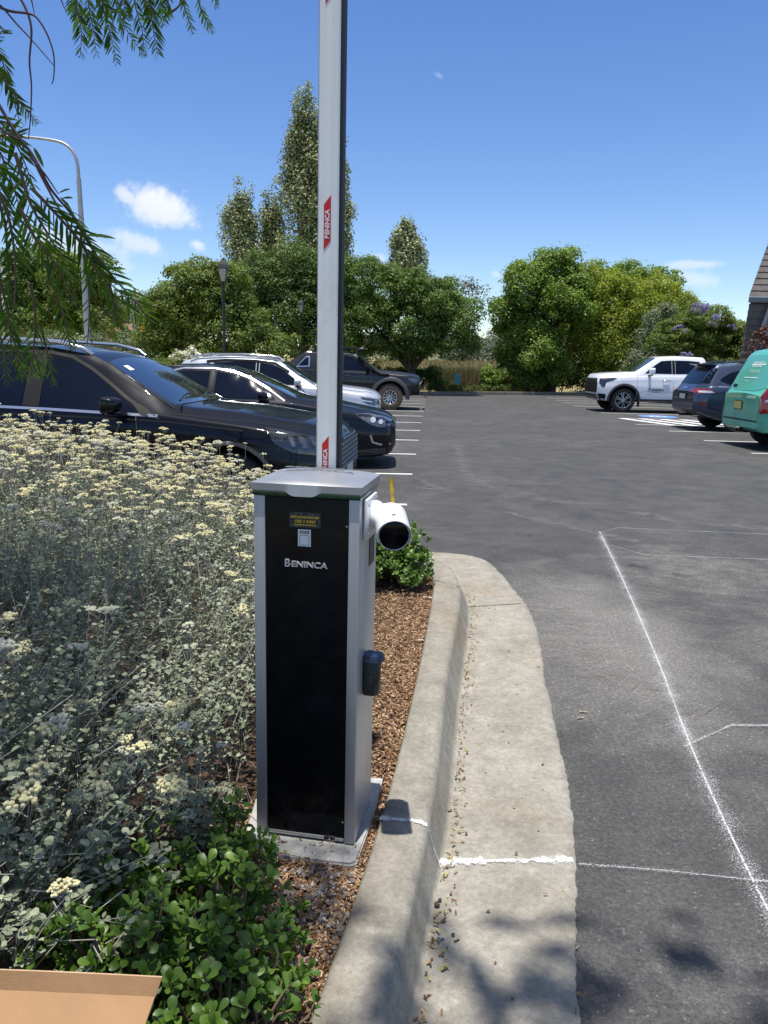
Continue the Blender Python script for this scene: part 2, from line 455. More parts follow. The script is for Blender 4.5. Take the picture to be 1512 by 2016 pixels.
leaf_mat('petal_cream', (0.52, 0.47, 0.25), (0.68, 0.63, 0.38), (0.74, 0.69, 0.50), trans=0.08, clump=4.0, rough=0.9, spec=0.1, tcol=(1, 1, 0.8))
leaf_mat('petal_pale', (0.42, 0.41, 0.30), (0.60, 0.59, 0.46), trans=0.08, clump=4.0, rough=0.9, spec=0.1, tcol=(1, 1, 0.9))
leaf_mat('petal_white', (0.55, 0.53, 0.42), (0.7, 0.68, 0.55), trans=0.1)

# shingles
mt, t, p, out = new_mat('shingle')
g = t.n('ShaderNodeNewGeometry').outputs['Position']
t.set(p.inputs['Base Color'], t.ramp(t.noise(g, 2.5, 5, 0.7), [(0.3, (0.085, 0.075, 0.07)), (0.7, (0.165, 0.145, 0.13))]))
p.inputs['Roughness'].default_value = 0.9

# chalk with overspray: coverage thins away from the snapped line
mt, t, p, out = new_mat('chalk_spray')
uvn = t.n('ShaderNodeUVMap').outputs[0]
sx = t.n('ShaderNodeSeparateXYZ'); t.set(sx.inputs[0], uvn)
g = t.n('ShaderNodeNewGeometry').outputs['Position']
dist = t.math('ABSOLUTE', sx.outputs[0])
core = t.math('SUBTRACT', 1.0, t.smooth(dist, 0.010, 0.026))
spk = t.math('ADD', t.math('MULTIPLY', t.noise(g, 190, 2, 0.8), 0.7), t.math('MULTIPLY', t.noise(g, 420, 2, 0.8), 0.3))
env = t.math('POWER', t.math('SUBTRACT', 1.0, dist, clamp=True), 1.6)
thr = t.math('ADD', t.math('MULTIPLY', t.math('SUBTRACT', 1.0, env), 0.27), 0.500)
thr = t.math('SUBTRACT', thr, t.math('MULTIPLY', t.math('SUBTRACT', t.noise(g, 4, 4, 0.6), 0.5), 0.22))
dots = t.smooth(t.math('SUBTRACT', spk, thr), 0.0, 0.03)
corem = t.math('MULTIPLY', t.math('MULTIPLY', core, 0.72), t.smooth(t.noise(g, 70, 4, 0.7), 0.38, 0.5))
al = t.math('MAXIMUM', t.math('MULTIPLY', dots, 0.62), corem)
t.set(p.inputs['Alpha'], t.math('MULTIPLY', al, 0.9))
p.inputs['Base Color'].default_value = (0.72, 0.72, 0.72, 1)
p.inputs['Roughness'].default_value = 0.95

# white paint soaked into the concrete along a joint: ragged, denser in the middle
mt, t, p, out = new_mat('joint_chalk')
uvn = t.n('ShaderNodeUVMap').outputs[0]
sx = t.n('ShaderNodeSeparateXYZ'); t.set(sx.inputs[0], uvn)
g = t.n('ShaderNodeNewGeometry').outputs['Position']
dist = t.math('ABSOLUTE', sx.outputs[0])
wob = t.math('MULTIPLY', t.math('SUBTRACT', t.noise(g, 34, 5, 0.7), 0.5), 1.1)
core = t.math('SUBTRACT', 1.0, t.smooth(t.math('ADD', dist, wob), 0.10, 0.34))
grain = t.smooth(t.noise(g, 160, 3, 0.75), 0.36, 0.52)
halo = t.math('MULTIPLY', t.math('MULTIPLY', t.math('SUBTRACT', 1.0, dist, clamp=True), 0.4), t.smooth(t.noise(g, 240, 2, 0.8), 0.5, 0.6))
t.set(p.inputs['Alpha'], t.math('MAXIMUM', t.math('MULTIPLY', t.math('MULTIPLY', core, grain), 0.92), halo))
p.inputs['Base Color'].default_value = (0.70, 0.70, 0.68, 1)
p.inputs['Roughness'].default_value = 0.95
# fine pale dust lying along cracks and wheel paths, and dark rubber marks
for nm, cc_, amt in (('dust_streak', (0.20, 0.19, 0.175), 0.75), ('rubber_mark', (0.02, 0.02, 0.02), 0.7)):
    mt, t, p, out = new_mat(nm)
    uvn = t.n('ShaderNodeUVMap').outputs[0]
    sx = t.n('ShaderNodeSeparateXYZ'); t.set(sx.inputs[0], uvn)
    g = t.n('ShaderNodeNewGeometry').outputs['Position']
    dist = t.math('ABSOLUTE', sx.outputs[0])
    e_ = t.math('SUBTRACT', 1.0, dist, clamp=True)
    a_ = t.math('MULTIPLY', t.math('MULTIPLY', e_, t.smooth(t.noise(g, 5, 7, 0.75, 0.6), 0.36, 0.66)), t.smooth(t.noise(g, 90, 3, 0.7), 0.3, 0.6))
    t.set(p.inputs['Alpha'], t.math('MULTIPLY', a_, amt))
    p.inputs['Base Color'].default_value = (*cc_, 1)
    p.inputs['Roughness'].default_value = 0.9

# ------------------------------------------------------------------ object helpers
def tag(o, label=None, cat=None, group=None, kind=None):
    if label: o['label'] = label
    if cat: o['category'] = cat
    if group: o['group'] = group
    if kind: o['kind'] = kind
    return o
def thing(name, label, cat, loc=(0, 0, 0), rz=0.0, group=None):
    o = bpy.data.objects.new(name, None)
    o.empty_display_size = 0.1
    COL.objects.link(o)
    o.location = loc
    o.rotation_euler = (0, 0, rz)
    return tag(o, label, cat, group)
def link(name, me, mats, parent=None):
    if not isinstance(mats, (list, tuple)):
        mats = [mats]
    for k in mats:
        me.materials.append(MATS[k])
    o = bpy.data.objects.new(name, me)
    COL.objects.link(o)
    if parent is not None:
        o.parent = parent
    return o
def from_bm(name, bm, mats, parent=None, smooth=False, angle=None):
    me = bpy.data.meshes.new(name)
    bmesh.ops.recalc_face_normals(bm, faces=bm.faces) if smooth != 'keep' else None
    bm.to_mesh(me)
    bm.free()
    if smooth:
        me.polygons.foreach_set('use_smooth', [True] * len(me.polygons))
        if angle:
            me.set_sharp_from_angle(angle=R(angle))
    return link(name, me, mats, parent)
def np_mesh(name, V, Fc, mats, parent=None, midx=None, smooth=False):
    """V (n,3), Fc (m,k) all the same size"""
    V = np.asarray(V, dtype=np.float32)
    Fc = np.asarray(Fc, dtype=np.int32)
    me = bpy.data.meshes.new(name)
    me.vertices.add(len(V))
    me.vertices.foreach_set('co', V.ravel())
    k = Fc.shape[1]
    me.loops.add(Fc.size)
    me.loops.foreach_set('vertex_index', Fc.ravel())
    me.polygons.add(len(Fc))
    me.polygons.foreach_set('loop_start', np.arange(0, Fc.size, k, dtype=np.int32))
    me.polygons.foreach_set('loop_total', np.full(len(Fc), k, dtype=np.int32))
    if midx is not None:
        me.polygons.foreach_set('material_index', np.asarray(midx, dtype=np.int32))
    me.polygons.foreach_set('use_smooth', np.full(len(Fc), bool(smooth)))
    me.update(calc_edges=True)
    me.validate()
    return link(name, me, mats, parent)

def bm_box(bm, c, s, rot=None, bevel=0.0):
    r = bmesh.ops.create_cube(bm, size=1.0)
    vs = r['verts']
    for v in vs:
        v.co = Vector((v.co.x * s[0], v.co.y * s[1], v.co.z * s[2]))
    if bevel:
        es = list({e for v in vs for e in v.link_edges})
        rr = bmesh.ops.bevel(bm, geom=es, offset=bevel, segments=2, affect='EDGES', profile=0.6)
        vs = list({v for f in rr['faces'] for v in f.verts} | {v for v in vs if v.is_valid})
    for v in vs:
        if rot is not None:
            v.co = rot @ v.co
        v.co += Vector(c)
    return vs
def tube_np(pts, rads, seg=8, cap=True):
    pts = [Vector(p) for p in pts]
    n = len(pts)
    V, Fc = [], []
    ref = Vector((0.31, 0.87, 0.2))
    for i, p in enumerate(pts):
        d = (pts[min(i + 1, n - 1)] - pts[max(i - 1, 0)])
        d = d.normalized() if d.length > 1e-9 else Vector((0, 0, 1))
        a = d.cross(ref)
        if a.length < 0.05:
            a = d.cross(Vector((1, 0, 0)))
        a.normalize()
        b = d.cross(a)
        r = rads[i] if hasattr(rads, '__len__') else rads
        for k in range(seg):
            t_ = 2 * math.pi * k / seg
            V.append(tuple(p + a * (math.cos(t_) * r) + b * (math.sin(t_) * r)))
    for i in range(n - 1):
        for k in range(seg):
            k2 = (k + 1) % seg
            Fc.append((i * seg + k, i * seg + k2, (i + 1) * seg + k2, (i + 1) * seg + k))
    return V, Fc
class Acc:
    """collects verts and quads (or same-size faces)"""
    def __init__(s):
        s.V = []; s.F = []; s.M = []; s.n = 0
    def add(s, V, Fc, m=0):
        V = np.asarray(V, dtype=np.float32).reshape(-1, 3)
        Fc = np.asarray(Fc, dtype=np.int64)
        s.V.append(V); s.F.append(Fc + s.n); s.M.append(np.full(len(Fc), m)); s.n += len(V)
    def build(s, name, mats, parent=None, smooth=False):
        return np_mesh(name, np.concatenate(s.V), np.concatenate(s.F), mats, parent, np.concatenate(s.M), smooth)
def tubes_each(name, lst, mat, parent=None, seg=8):
    for it in lst:
        tubes(name, [it], mat, parent, seg)
def tubes(name, lst, mat, parent=None, seg=8):
    a = Acc()
    for pts, rads in lst:
        a.add(*tube_np(pts, rads, seg))
    return a.build(name, mat, parent, True)
def lathe(name, prof, mat, parent=None, seg=24, loc=(0, 0, 0), axis='z', square=False, caps=True):
    """prof: list of (r,z)"""
    bm = bmesh.new()
    rings = []
    for (r, z) in prof:
        ring = []
        for k in range(seg):
            t_ = 2 * math.pi * (k + (0.5 if square else 0)) / seg
            x, y = r * math.cos(t_), r * math.sin(t_)
            co = (x, y, z) if axis == 'z' else ((x, z, y) if axis == 'y' else (z, x, y))
            ring.append(bm.verts.new(Vector(co) + Vector(loc)))
        rings.append(ring)
    for a, b in zip(rings, rings[1:]):
        for k in range(seg):
            bm.faces.new((a[k], a[(k + 1) % seg], b[(k + 1) % seg], b[k]))
    if caps:
        bm.faces.new(rings[0][::-1]); bm.faces.new(rings[-1])
    return from_bm(name, bm, mat, parent, smooth=not square, angle=35)

def catmull(P, n):
    """resample a polyline of vectors to n points, smooth"""
    P = [np.array(p, dtype=float) for p in P]
    d = [0.0]
    for a, b in zip(P, P[1:]):
        d.append(d[-1] + 1.0)
    out = []
    Q = [2 * P[0] - P[1]] + P + [2 * P[-1] - P[-2]]
    for t_ in np.linspace(0, len(P) - 1, n):
        i = min(int(t_), len(P) - 2)
        f = t_ - i
        p0, p1, p2, p3 = Q[i], Q[i + 1], Q[i + 2], Q[i + 3]
        out.append(0.5 * ((2 * p1) + (-p0 + p2) * f + (2 * p0 - 5 * p1 + 4 * p2 - p3) * f * f + (-p0 + 3 * p1 - 3 * p2 + p3) * f ** 3))
    return np.array(out)

def text_obj(name, body, size, mat, mw, extrude=0.0006, parent=None, bold=0.0, sx=1.0, align='CENTER', spacing=1.0):
    cu = bpy.data.curves.new(name, 'FONT')
    cu.body = body; cu.size = size; cu.extrude = extrude; cu.offset = bold
    cu.align_x = align; cu.align_y = 'CENTER'
    cu.space_character = spacing
    tmp = bpy.data.objects.new(name, cu)
    COL.objects.link(tmp)
    dg = bpy.context.evaluated_depsgraph_get()
    me = bpy.data.meshes.new_from_object(tmp.evaluated_get(dg))
    bpy.data.objects.remove(tmp)
    for v in me.vertices:
        v.co = mw @ Vector((v.co.x * sx, v.co.y, v.co.z))
    me.materials.clear()
    return link(name, me, mat, parent)

def frame(origin, xdir, ydir):
    x = Vector(xdir).normalized(); y = Vector(ydir); y = (y - x * y.dot(x)).normalized(); z = x.cross(y)
    m_ = Matrix((x, y, z)).transposed().to_4x4(); m_.translation = Vector(origin)
    return m_

# ================================================================== SETTING
def poly_sheet(name, pts, z, mat, kind='structure'):
    bm = bmesh.new()
    bm.faces.new([bm.verts.new((p[0], p[1], z)) for p in pts])
    bmesh.ops.triangulate(bm, faces=bm.faces)
    o = from_bm(name, bm, mat)
    for f in o.data.polygons:
        pass
    return tag(o, kind=kind)

# ground: one sheet to the horizon, rising gently behind the car park
def ground_z(x, y):
    z = -0.06
    d = max(0.0, y - 62)
    z += 2.55 * (1 - math.exp(-d / 75.0)) * (1 if y > 0 else 0)
    return z
bm = bmesh.new()
gx = [-5000, -2500, -1200, -600, -300, -150, -90, -60] + list(range(-50, 61, 5)) + [75, 100, 150, 300, 600, 1200, 2500, 5000]
gy = [-3000, -800, -200, -60, -20] + list(range(-10, 150, 6)) + [160, 200, 260, 350, 500, 800, 1400, 2500, 5000, 7000]
grid = [[bm.verts.new((x, y, ground_z(x, y))) for x in gx] for y in gy]
for j in range(len(gy) - 1):
    for i in range(len(gx) - 1):
        bm.faces.new((grid[j][i], grid[j][i + 1], grid[j + 1][i + 1], grid[j + 1][i]))
tag(from_bm('ground', bm, 'dry_grass_ground', smooth=True), kind='structure')

# hills
def hill(name, x0, x1, y, top, seed, depth=500):
    bm = bmesh.new()
    nx, ny = 60, 8
    rows = []
    for j in range(ny + 1):
        row = []
        f = j / ny
        for i in range(nx + 1):
            x = x0 + (x1 - x0) * i / nx
            e = math.sin(math.pi * i / nx) ** 0.5
            h = top * e * math.sin(f * math.pi / 2) * (0.75 + 0.5 * noise.noise(Vector((x / 350.0, seed, f * 0.6)))) + top * 0.05 * noise.noise(Vector((x / 60, seed + 3, f * 3)))
            row.append(bm.verts.new((x, y + depth * f, h - 2 + (2 * f))))
        rows.append(row)
    for a, b in zip(rows, rows[1:]):
        for i in range(nx):
            bm.faces.new((a[i], a[i + 1], b[i + 1], b[i]))
    tag(from_bm(name, bm, 'hill_ground', smooth=True), kind='structure')
hill('hills', 350, 2300, 1750, 215, 5.0, 700)
hill('hills', -200, 900, 1500, 150, 9.0, 600)
hill('hills', -2200, -300, 1600, 60, 2.0, 500)

# asphalt
far = [(-9, 33.6), (-0.1, 36.6), (9.2, 41.4), (19, 45.2), (34, 49)]
poly_sheet('car_park_surface', [(-9, -12), (34, -12), (34, 49)] + far[::-1][1:], 0.0, 'asphalt')

# kerb and gutter
inner = [(-0.62, -0.8), (-0.34, 0.55), (-0.139, 1.408), (-0.028, 1.949), (0.065, 2.518), (0.19, 3.474), (0.305, 4.5), (0.335, 4.95), (0.29, 5.25), (0.12, 5.42), (-0.2, 5.52), (-1.2, 5.62), (-3.5, 5.75), (-9, 6.0)]
outer = [(-0.47, -0.8), (-0.19, 0.55), (0.016, 1.40), (0.124, 1.96), (0.20, 2.45), (0.315, 3.40), (0.455, 4.35), (0.497, 4.85), (0.455, 5.28), (0.27, 5.56), (-0.15, 5.70), (-1.2, 5.80), (-3.5, 5.93), (-9, 6.18)]
toe   = [(-0.41, -0.8), (-0.13, 0.55), (0.058, 1.40), (0.165, 1.96), (0.252, 2.45), (0.375, 3.40), (0.515, 4.35), (0.56, 4.88), (0.51, 5.34), (0.30, 5.64), (-0.13, 5.79), (-1.2, 5.89), (-3.5, 6.02), (-9, 6.27)]
edge  = [(0.02, -0.8), (0.30, 0.55), (0.46, 1.40), (0.575, 1.96), (0.67, 2.45), (0.81, 3.40), (0.915, 4.35), (0.93, 4.98), (0.88, 5.60), (0.72, 6.08), (0.05, 6.22), (-1.2, 6.33), (-3.5, 6.46), (-9, 6.7)]
NR = 900
ci, co_, ct, ce = (catmull([(*p, 0) for p in L_], NR) for L_ in (inner, outer, toe, edge))
KZ = 0.15
bm = bmesh.new()
rows = []
for i in range(NR):
    a, b, c_ = ci[i], co_[i], ct[i]
    ab = b - a; bc = c_ - b
    n1 = 0.004 * noise.noise(Vector((a[0] * 6, a[1] * 6, 0)))
    pts = [(a[0], a[1], 0.02), (a[0], a[1], KZ - 0.012 + n1), (*(a + ab * 0.08)[:2], KZ + n1), (*(a + ab * 0.5)[:2], KZ + n1 * .5), (*(a + ab * 0.86)[:2], KZ - 0.001), (*(b)[:2], KZ - 0.009),
           (*(b + bc * 0.16)[:2], KZ - 0.03), (*(b + bc * 0.5)[:2], KZ - 0.085), (*(b + bc * 0.86)[:2], 0.022), (*(c_)[:2], 0.0065), (*(c_ + bc * 0.3)[:2], 0.0045)]
    rows.append([bm.verts.new(p_) for p_ in pts])
for a, b in zip(rows, rows[1:]):
    for k in range(len(a) - 1):
        bm.faces.new((a[k], a[k + 1], b[k + 1], b[k]))
tag(from_bm('kerb', bm, 'kerb_concrete', smooth=True), kind='structure')
bm = bmesh.new()
rows = []
for i in range(NR):
    b, e = ct[i], ce[i]
    d = (e - b)[:2]; L_ = np.linalg.norm(d); d = d / L_
    rag = 0.022 * noise.noise(Vector((e[0] * 2.0, e[1] * 2.0, 1.3))) + 0.009 * noise.noise(Vector((e[0] * 13, e[1] * 13, 4))) + 0.007 * noise.noise(Vector((e[0] * 47, e[1] * 47, 7)))
    pts = [(b[0] - d[0] * 0.01, b[1] - d[1] * 0.01, 0.0055)]
    for f in (0.25, 0.5, 0.75, 0.93):
        pts.append((b[0] + d[0] * L_ * f, b[1] + d[1] * L_ * f, 0.006 + 0.004 * f))
    pts.append((b[0] + d[0] * (L_ + rag), b[1] + d[1] * (L_ + rag), 0.0085))
    pts.append((b[0] + d[0] * (L_ + rag + .004), b[1] + d[1] * (L_ + rag + .004), -0.002))
    rows.append([bm.verts.new(p_) for p_ in pts])
for a, b in zip(rows, rows[1:]):
    for k in range(len(a) - 1):
        bm.faces.new((a[k], a[k + 1], b[k + 1], b[k]))
tag(from_bm('gutter', bm, 'gutter_concrete', smooth=True), kind='structure')

def surf_strip(name, pts, width, mat, z=0.0045, uv=False, jitter=0.0, kind='structure'):
    """flat ribbon along pts (x,y) or (x,y,z)"""
    bm = bmesh.new()
    uvl = bm.loops.layers.uv.new('UVMap')
    P = [Vector((p[0], p[1], p[2] if len(p) > 2 else z)) for p in pts]
    cols = []
    for i, p_ in enumerate(P):
        d = (P[min(i + 1, len(P) - 1)] - P[max(i - 1, 0)]).normalized()
        n_ = Vector((-d.y, d.x, 0)).normalized()
        wv_ = width * (1 + jitter * noise.noise(p_ * 30)) / 2
        cols.append((bm.verts.new(p_ - n_ * wv_), bm.verts.new(p_), bm.verts.new(p_ + n_ * wv_)))
    for i, (a, b) in enumerate(zip(cols, cols[1:])):
        for k in (0, 1):
            f = bm.faces.new((a[k], a[k + 1], b[k + 1], b[k]))
            us = [k - 1, k, k, k - 1]
            for l, u_ in zip(f.loops, us):
                l[uvl].uv = (u_, 1.0)
    o = from_bm(name, bm, mat)
    return tag(o, kind=kind)
def dense(a, b, n=20):
    return [tuple(Vector(a).lerp(Vector(b), i / n)) for i in range(n + 1)]

# white paint dribbled along the saw cut of the gutter and over the kerb
pa = at(862, 1704); pb = at(1128, 1699)
surf_strip('joint_paint', dense((pa.x, pa.y, 0.0135), (pb.x, pb.y, 0.0135), 60), 0.10, 'joint_chalk', jitter=1.0)
i0 = int(np.argmin(abs(co_[:, 1] - 2.15)))
a, b, c_ = ci[i0], co_[i0], ct[i0]
ab = b - a; bc = c_ - b
prof = [(*(a + ab * f)[:2], KZ + 0.004) for f in np.linspace(0.0, 0.86, 12)] + [(*b[:2], KZ - 0.005)] + [(*(b + bc * f)[:2], zz + 0.004) for f, zz in ((0.16, KZ - 0.03), (0.5, KZ - 0.085), (0.86, 0.022), (1.0, 0.0085))]
surf_strip('joint_paint', prof, 0.085, 'joint_chalk', jitter=1.2)
# dark saw cut joint further up
i1 = int(np.argmin(abs(ct[:, 1] - 4.75)))
b, e = ct[i1], ce[i1]
surf_strip('gutter_joint', dense((b[0], b[1], 0.0125), (e[0] - .02, e[1] + 0.02, 0.0125), 20), 0.008, 'cardboard_dark', jitter=0.8)
a, b = ci[i1], co_[i1]
surf_strip('gutter_joint', dense((a[0], a[1], KZ + 0.003), (b[0], b[1], KZ - 0.003), 10), 0.007, 'cardboard_dark', jitter=0.8)

# chalk lines
def chalk(pts, width=0.16):
    P = catmull([(*p, 0) for p in pts], 60) if len(pts) > 2 else np.array(dense((*pts[0], 0), (*pts[1], 0), 40))
    surf_strip('chalk_line', [(p[0], p[1], 0.0045 + chalk.k * 0.0009) for p in P], width, 'chalk_spray')
    chalk.k += 1
chalk.k = 0
chalk([(1.0, .4), (1.12, 1.70), (1.182, 2.229), (1.304, 2.969), (1.508, 3.999), (1.784, 5.528), (2.059, 7.172)], 0.40)
chalk([(2.05, 7.10), (2.282, 7.356)], 0.07)
chalk([(2.282, 7.356), (3.689, 7.216), (5.2, 7.05)], 0.10)
chalk([(2.00, 6.60), (2.198, 6.268)], 0.07)
chalk([(2.198, 6.268), (3.201, 6.211), (5.0, 6.1)], 0.10)
chalk([(1.270, 2.955), (1.557, 3.159)], 0.08)
chalk([(1.557, 3.159), (1.721, 3.163), (2.8, 3.20), (4.6, 3.25)], 0.10)
chalk([(0.64, 2.168), (0.90, 2.145), (1.21, 2.105), (1.8, 2.05), (3.6, 1.88)], 0.10)

# worn features of the tarmac: dusty crack lines, wheel scuffs and rubber marks
def wander(name, pix, wd, mat, k):
    P = catmull([tuple(at(px, py)) for px, py in pix], 70)
    surf_strip(name, [(p_[0] + .03 * noise.noise(Vector((p_[0] * 4, p_[1] * 4, k))), p_[1] + .03 * noise.noise(Vector((p_[0] * 4, p_[1] * 4, k + 9))), 0.0035 + k * .0007) for p_ in P], wd, mat, jitter=1.1)
wander('tarmac_crack', [(896, 872), (904, 892), (912, 915), (915, 930)], .30, 'dust_streak', 0)
wander('tarmac_crack', [(915, 932), (950, 950), (1000, 965), (1080, 985), (1190, 996)], .42, 'dust_streak', 1)
wander('tarmac_crack', [(818, 940), (850, 956), (895, 970)], .22, 'dust_streak', 2)
wander('tarmac_crack', [(820, 962), (860, 963), (905, 958)], .20, 'dust_streak', 3)
wander('tarmac_crack', [(1240, 1005), (1330, 1025), (1512, 1042)], .40, 'dust_streak', 4)
wander('tarmac_crack', [(1000, 1010), (1120, 1040), (1260, 1068)], .25, 'dust_streak', 5)
wander('tarmac_crack', [(1290, 1140), (1300, 1190), (1370, 1210), (1512, 1260)], .30, 'dust_streak', 6)
wander('tarmac_crack', [(1080, 1150), (1100, 1200), (1130, 1260), (1200, 1330)], .45, 'dust_streak', 7)
wander('tarmac_crack', [(1110, 1290), (1180, 1330), (1260, 1345), (1400, 1400)], .35, 'dust_streak', 8)
wander('rubber_mark', [(1238, 1112), (1262, 1117), (1288, 1120)], .12, 'rubber_mark', 9)
wander('rubber_mark', [(1322, 1130), (1345, 1134), (1370, 1136)], .12, 'rubber_mark', 10)
wander('rubber_mark', [(1015, 1050), (1035, 1054), (1048, 1056)], .12, 'rubber_mark', 11)
# parking bay lines
def bay_line(x0, y0, x1, y1, wd=0.085):
    surf_strip('bay_line', dense((x0, y0), (x1, y1), 6), wd, 'paint_white', z=0.004)
LY = [8.34, 10.69, 13.07, 15.47, 17.72, 20.05, 22.5, 24.75, 27.1, 29.3, 31.3, 33.0]
for k, y in enumerate(LY):
    xe = 0.25 + (y - 8.34) * 0.0575
    bay_line(xe, y, xe - 5.2, y - 0.12)
for (px, py) in [(1479, 892.5), (1386, 867.8), (1316.6, 848.8), (1183, 813), (1149, 805.8), (1128.6, 799), (1107, 793), (1093, 788.2), (1075, 783.6)]:
    q = at(px, py)
    bay_line(q.x, q.y, q.x + 5.4, q.y - 0.10)
# hatched zone and blue patch beside it
A_, B_ = at(1228, 823.5), at(1260, 835.8)
bay_line(A_.x, A_.y, A_.x + 5.2, A_.y - 0.1, 0.07)
bay_line(B_.x - 0.1, B_.y, B_.x + 5.2, B_.y - 0.1, 0.07)
for k in range(9):
    x0 = A_.x - 0.1 + k * 0.62
    surf_strip('hatching', [(x0, A_.y - 0.05 - k * 0), (x0 + 0.62 * 1.2, B_.y + 0.05)], 0.26, 'paint_white', z=0.0035)
q = at(1262, 819.5)
bm = bmesh.new()
vs = [bm.verts.new((q.x + 0.55 + 0.62 * math.cos(a_) , q.y + 0.05 + 0.62 * math.sin(a_), 0.003)) for a_ in np.linspace(0, 2 * math.pi, 28, endpoint=False)]
bm.faces.new(vs)
tag(from_bm('bay_symbol_ground', bm, 'paint_blue'), kind='structure')
# wheelchair sign strokes on the blue patch
cx_, cy_ = q.x + 0.55, q.y + 0.05
surf_strip('bay_symbol', [(cx_ + 0.22 * math.cos(a_) , cy_ + 0.22 * math.sin(a_)) for a_ in np.linspace(-0.5, 4.0, 18)], 0.07, 'paint_white', z=0.0052)
surf_strip('bay_symbol', [(cx_ + 0.36, cy_ + 0.05), (cx_, cy_ + 0.1), (cx_ - 0.03, cy_ - 0.15), (cx_ - 0.3, cy_ - 0.2)], 0.07, 'paint_white', z=0.0058)

# far kerb
for a, b in zip(far[:-1], far[1:]):
    bm = bmesh.new()
    d = Vector((b[0] - a[0], b[1] - a[1], 0)); L_ = d.length; ang = math.atan2(d.y, d.x)
    bm_box(bm, ((a[0] + b[0]) / 2, (a[1] + b[1]) / 2 + 0.08, 0.05), (L_ + 0.05, 0.16, 0.2), Matrix.Rotation(ang, 3, 'Z'), 0.015)
    tag(from_bm('kerb', bm, 'kerb_concrete'), kind='structure')

# garden bed soil
soil_pts = [(p[0] + 0.004, p[1]) for p in ci[::6]]
bm = bmesh.new()
vs = []
SN = 70
def soil_z(x, y):
    return 0.105 + 0.012 * noise.noise(Vector((x * 4, y * 4, 0))) + 0.006 * noise.noise(Vector((x * 17, y * 17, 2)))
rows = []
for i in range(0, NR, 6):
    a = ci[i]
    xr = a[0]
    row = []
    for k in range(SN):
        f = k / (SN - 1)
        x = a[0] - (f ** 1.6) * max(0.4, (9 + a[0]))
        y = a[1] - 0.0 if a[1] < 5.2 else a[1] - (f ** 1.6) * 0.0
        row.append(bm.verts.new((x + 0.004, y, soil_z(x, y))))
    rows.append(row)
    if a[1] > 5.40:
        break
for a, b in zip(rows, rows[1:]):
    for k in range(SN - 1):
        bm.faces.new((a[k], a[k + 1], b[k + 1], b[k]))
tag(from_bm('soil', bm, 'soil', smooth=True), kind='structure')
bm = bmesh.new()
bm.faces.new([bm.verts.new(v) for v in ((-9, 5.38, 0.10), (0.14, 5.38, 0.10), (-0.2, 5.53, 0.10), (-1.2, 5.63, 0.10), (-3.5, 5.76, .10), (-9, 6.0, .10))])
tag(from_bm('soil', bm, 'soil'), kind='structure')

# verge behind the left-hand row of bays
poly_sheet('verge', [(-40, 6.8), (-5.6, 6.8), (-4.4, 36), (-3, 42), (-40, 42)], 0.06, 'dry_grass_ground')

def inside_kerb(x, y):
    i = int(np.argmin(abs(ci[:640, 1] - y)))
    return x < ci[i, 0] - 0.01

rng = random.Random(4)
def chips(name, n, sampler, size, mat, zf, flat=0.25):
    a = Acc()
    cube = np.array([(-1, -1, -1), (1, -1, -1), (1, 1, -1), (-1, 1, -1), (-1, -1, 1), (1, -1, 1), (1, 1, 1), (-1, 1, 1)], float) * .5
    Fc = [(0, 1, 5, 4), (1, 2, 6, 5), (2, 3, 7, 6), (3, 0, 4, 7), (4, 5, 6, 7)]
    for _ in range(n):
        s = sampler()
        if s is None: continue
        x, y = s
        L_ = size[0] * rng.uniform(0.5, 1.5)
        W_ = size[1] * rng.uniform(0.5, 1.4)
        H_ = size[2] * rng.uniform(0.6, 1.4)
        V = cube * (L_, W_, H_)
        V[4:, :2] *= rng.uniform(0.55, 0.9)
        V += np.array([[rng.gauss(0, .08) * W_ for _k in range(3)] for _j in range(8)])
        M_ = np.array((Matrix.Rotation(rng.uniform(0, 6.3), 3, 'Z') @ Matrix.Rotation(rng.gauss(0, flat), 3, 'Y') @ Matrix.Rotation(rng.gauss(0, flat * 1.5), 3, 'X')))
        V = V @ M_.T + (x, y, zf(x, y) + H_ * 0.4 + rng.uniform(0, 0.010))
        a.add(V, Fc)
    return a.build(name, mat)
def s_mulch():
    y = rng.uniform(2.2, 5.3) if rng.random() < 0.6 else rng.uniform(1.1, 2.3)
    i = int(np.argmin(abs(ci[:640, 1] - y)))
    x = ci[i, 0] - 0.008 - abs(rng.gauss(0, 0.22))
    return x, y
tag(chips('bark_mulch', 24000, s_mulch, (0.0165, 0.0042, 0.003), 'mulch_chip', soil_z, 0.35), 'loose reddish brown bark mulch covering the garden bed beside the kerb', 'bark mulch', kind='stuff')
def s_grav():
    return rng.gauss(-0.12, 0.09), rng.gauss(1.83, 0.12)
tag(chips('gravel', 420, lambda: (lambda q: q if inside_kerb(*q) and q[1] < 1.97 else None)(s_grav()), (0.012, 0.010, 0.008), 'gravel_stone', soil_z, 0.5), 'small grey gravel stones spilled at the front of the concrete pad', 'gravel', kind='stuff')
def s_lit():
    y = rng.uniform(1.2, 5.0) if rng.random() < .75 else rng.uniform(1.2, 2.4)
    i = int(np.argmin(abs(ct[:640, 1] - y)))
    return ct[i, 0] + 0.012 + abs(rng.gauss(0, 0.025)) + (rng.uniform(0, .4) if rng.random() < 0.12 else 0), y
tag(chips('leaf_litter', 360, s_lit, (0.013, 0.005, 0.002), 'litter_bits', lambda x, y: 0.0085, 0.25), 'dry leaf litter and wood scraps gathered along the gutter foot', 'leaf litter', kind='stuff')

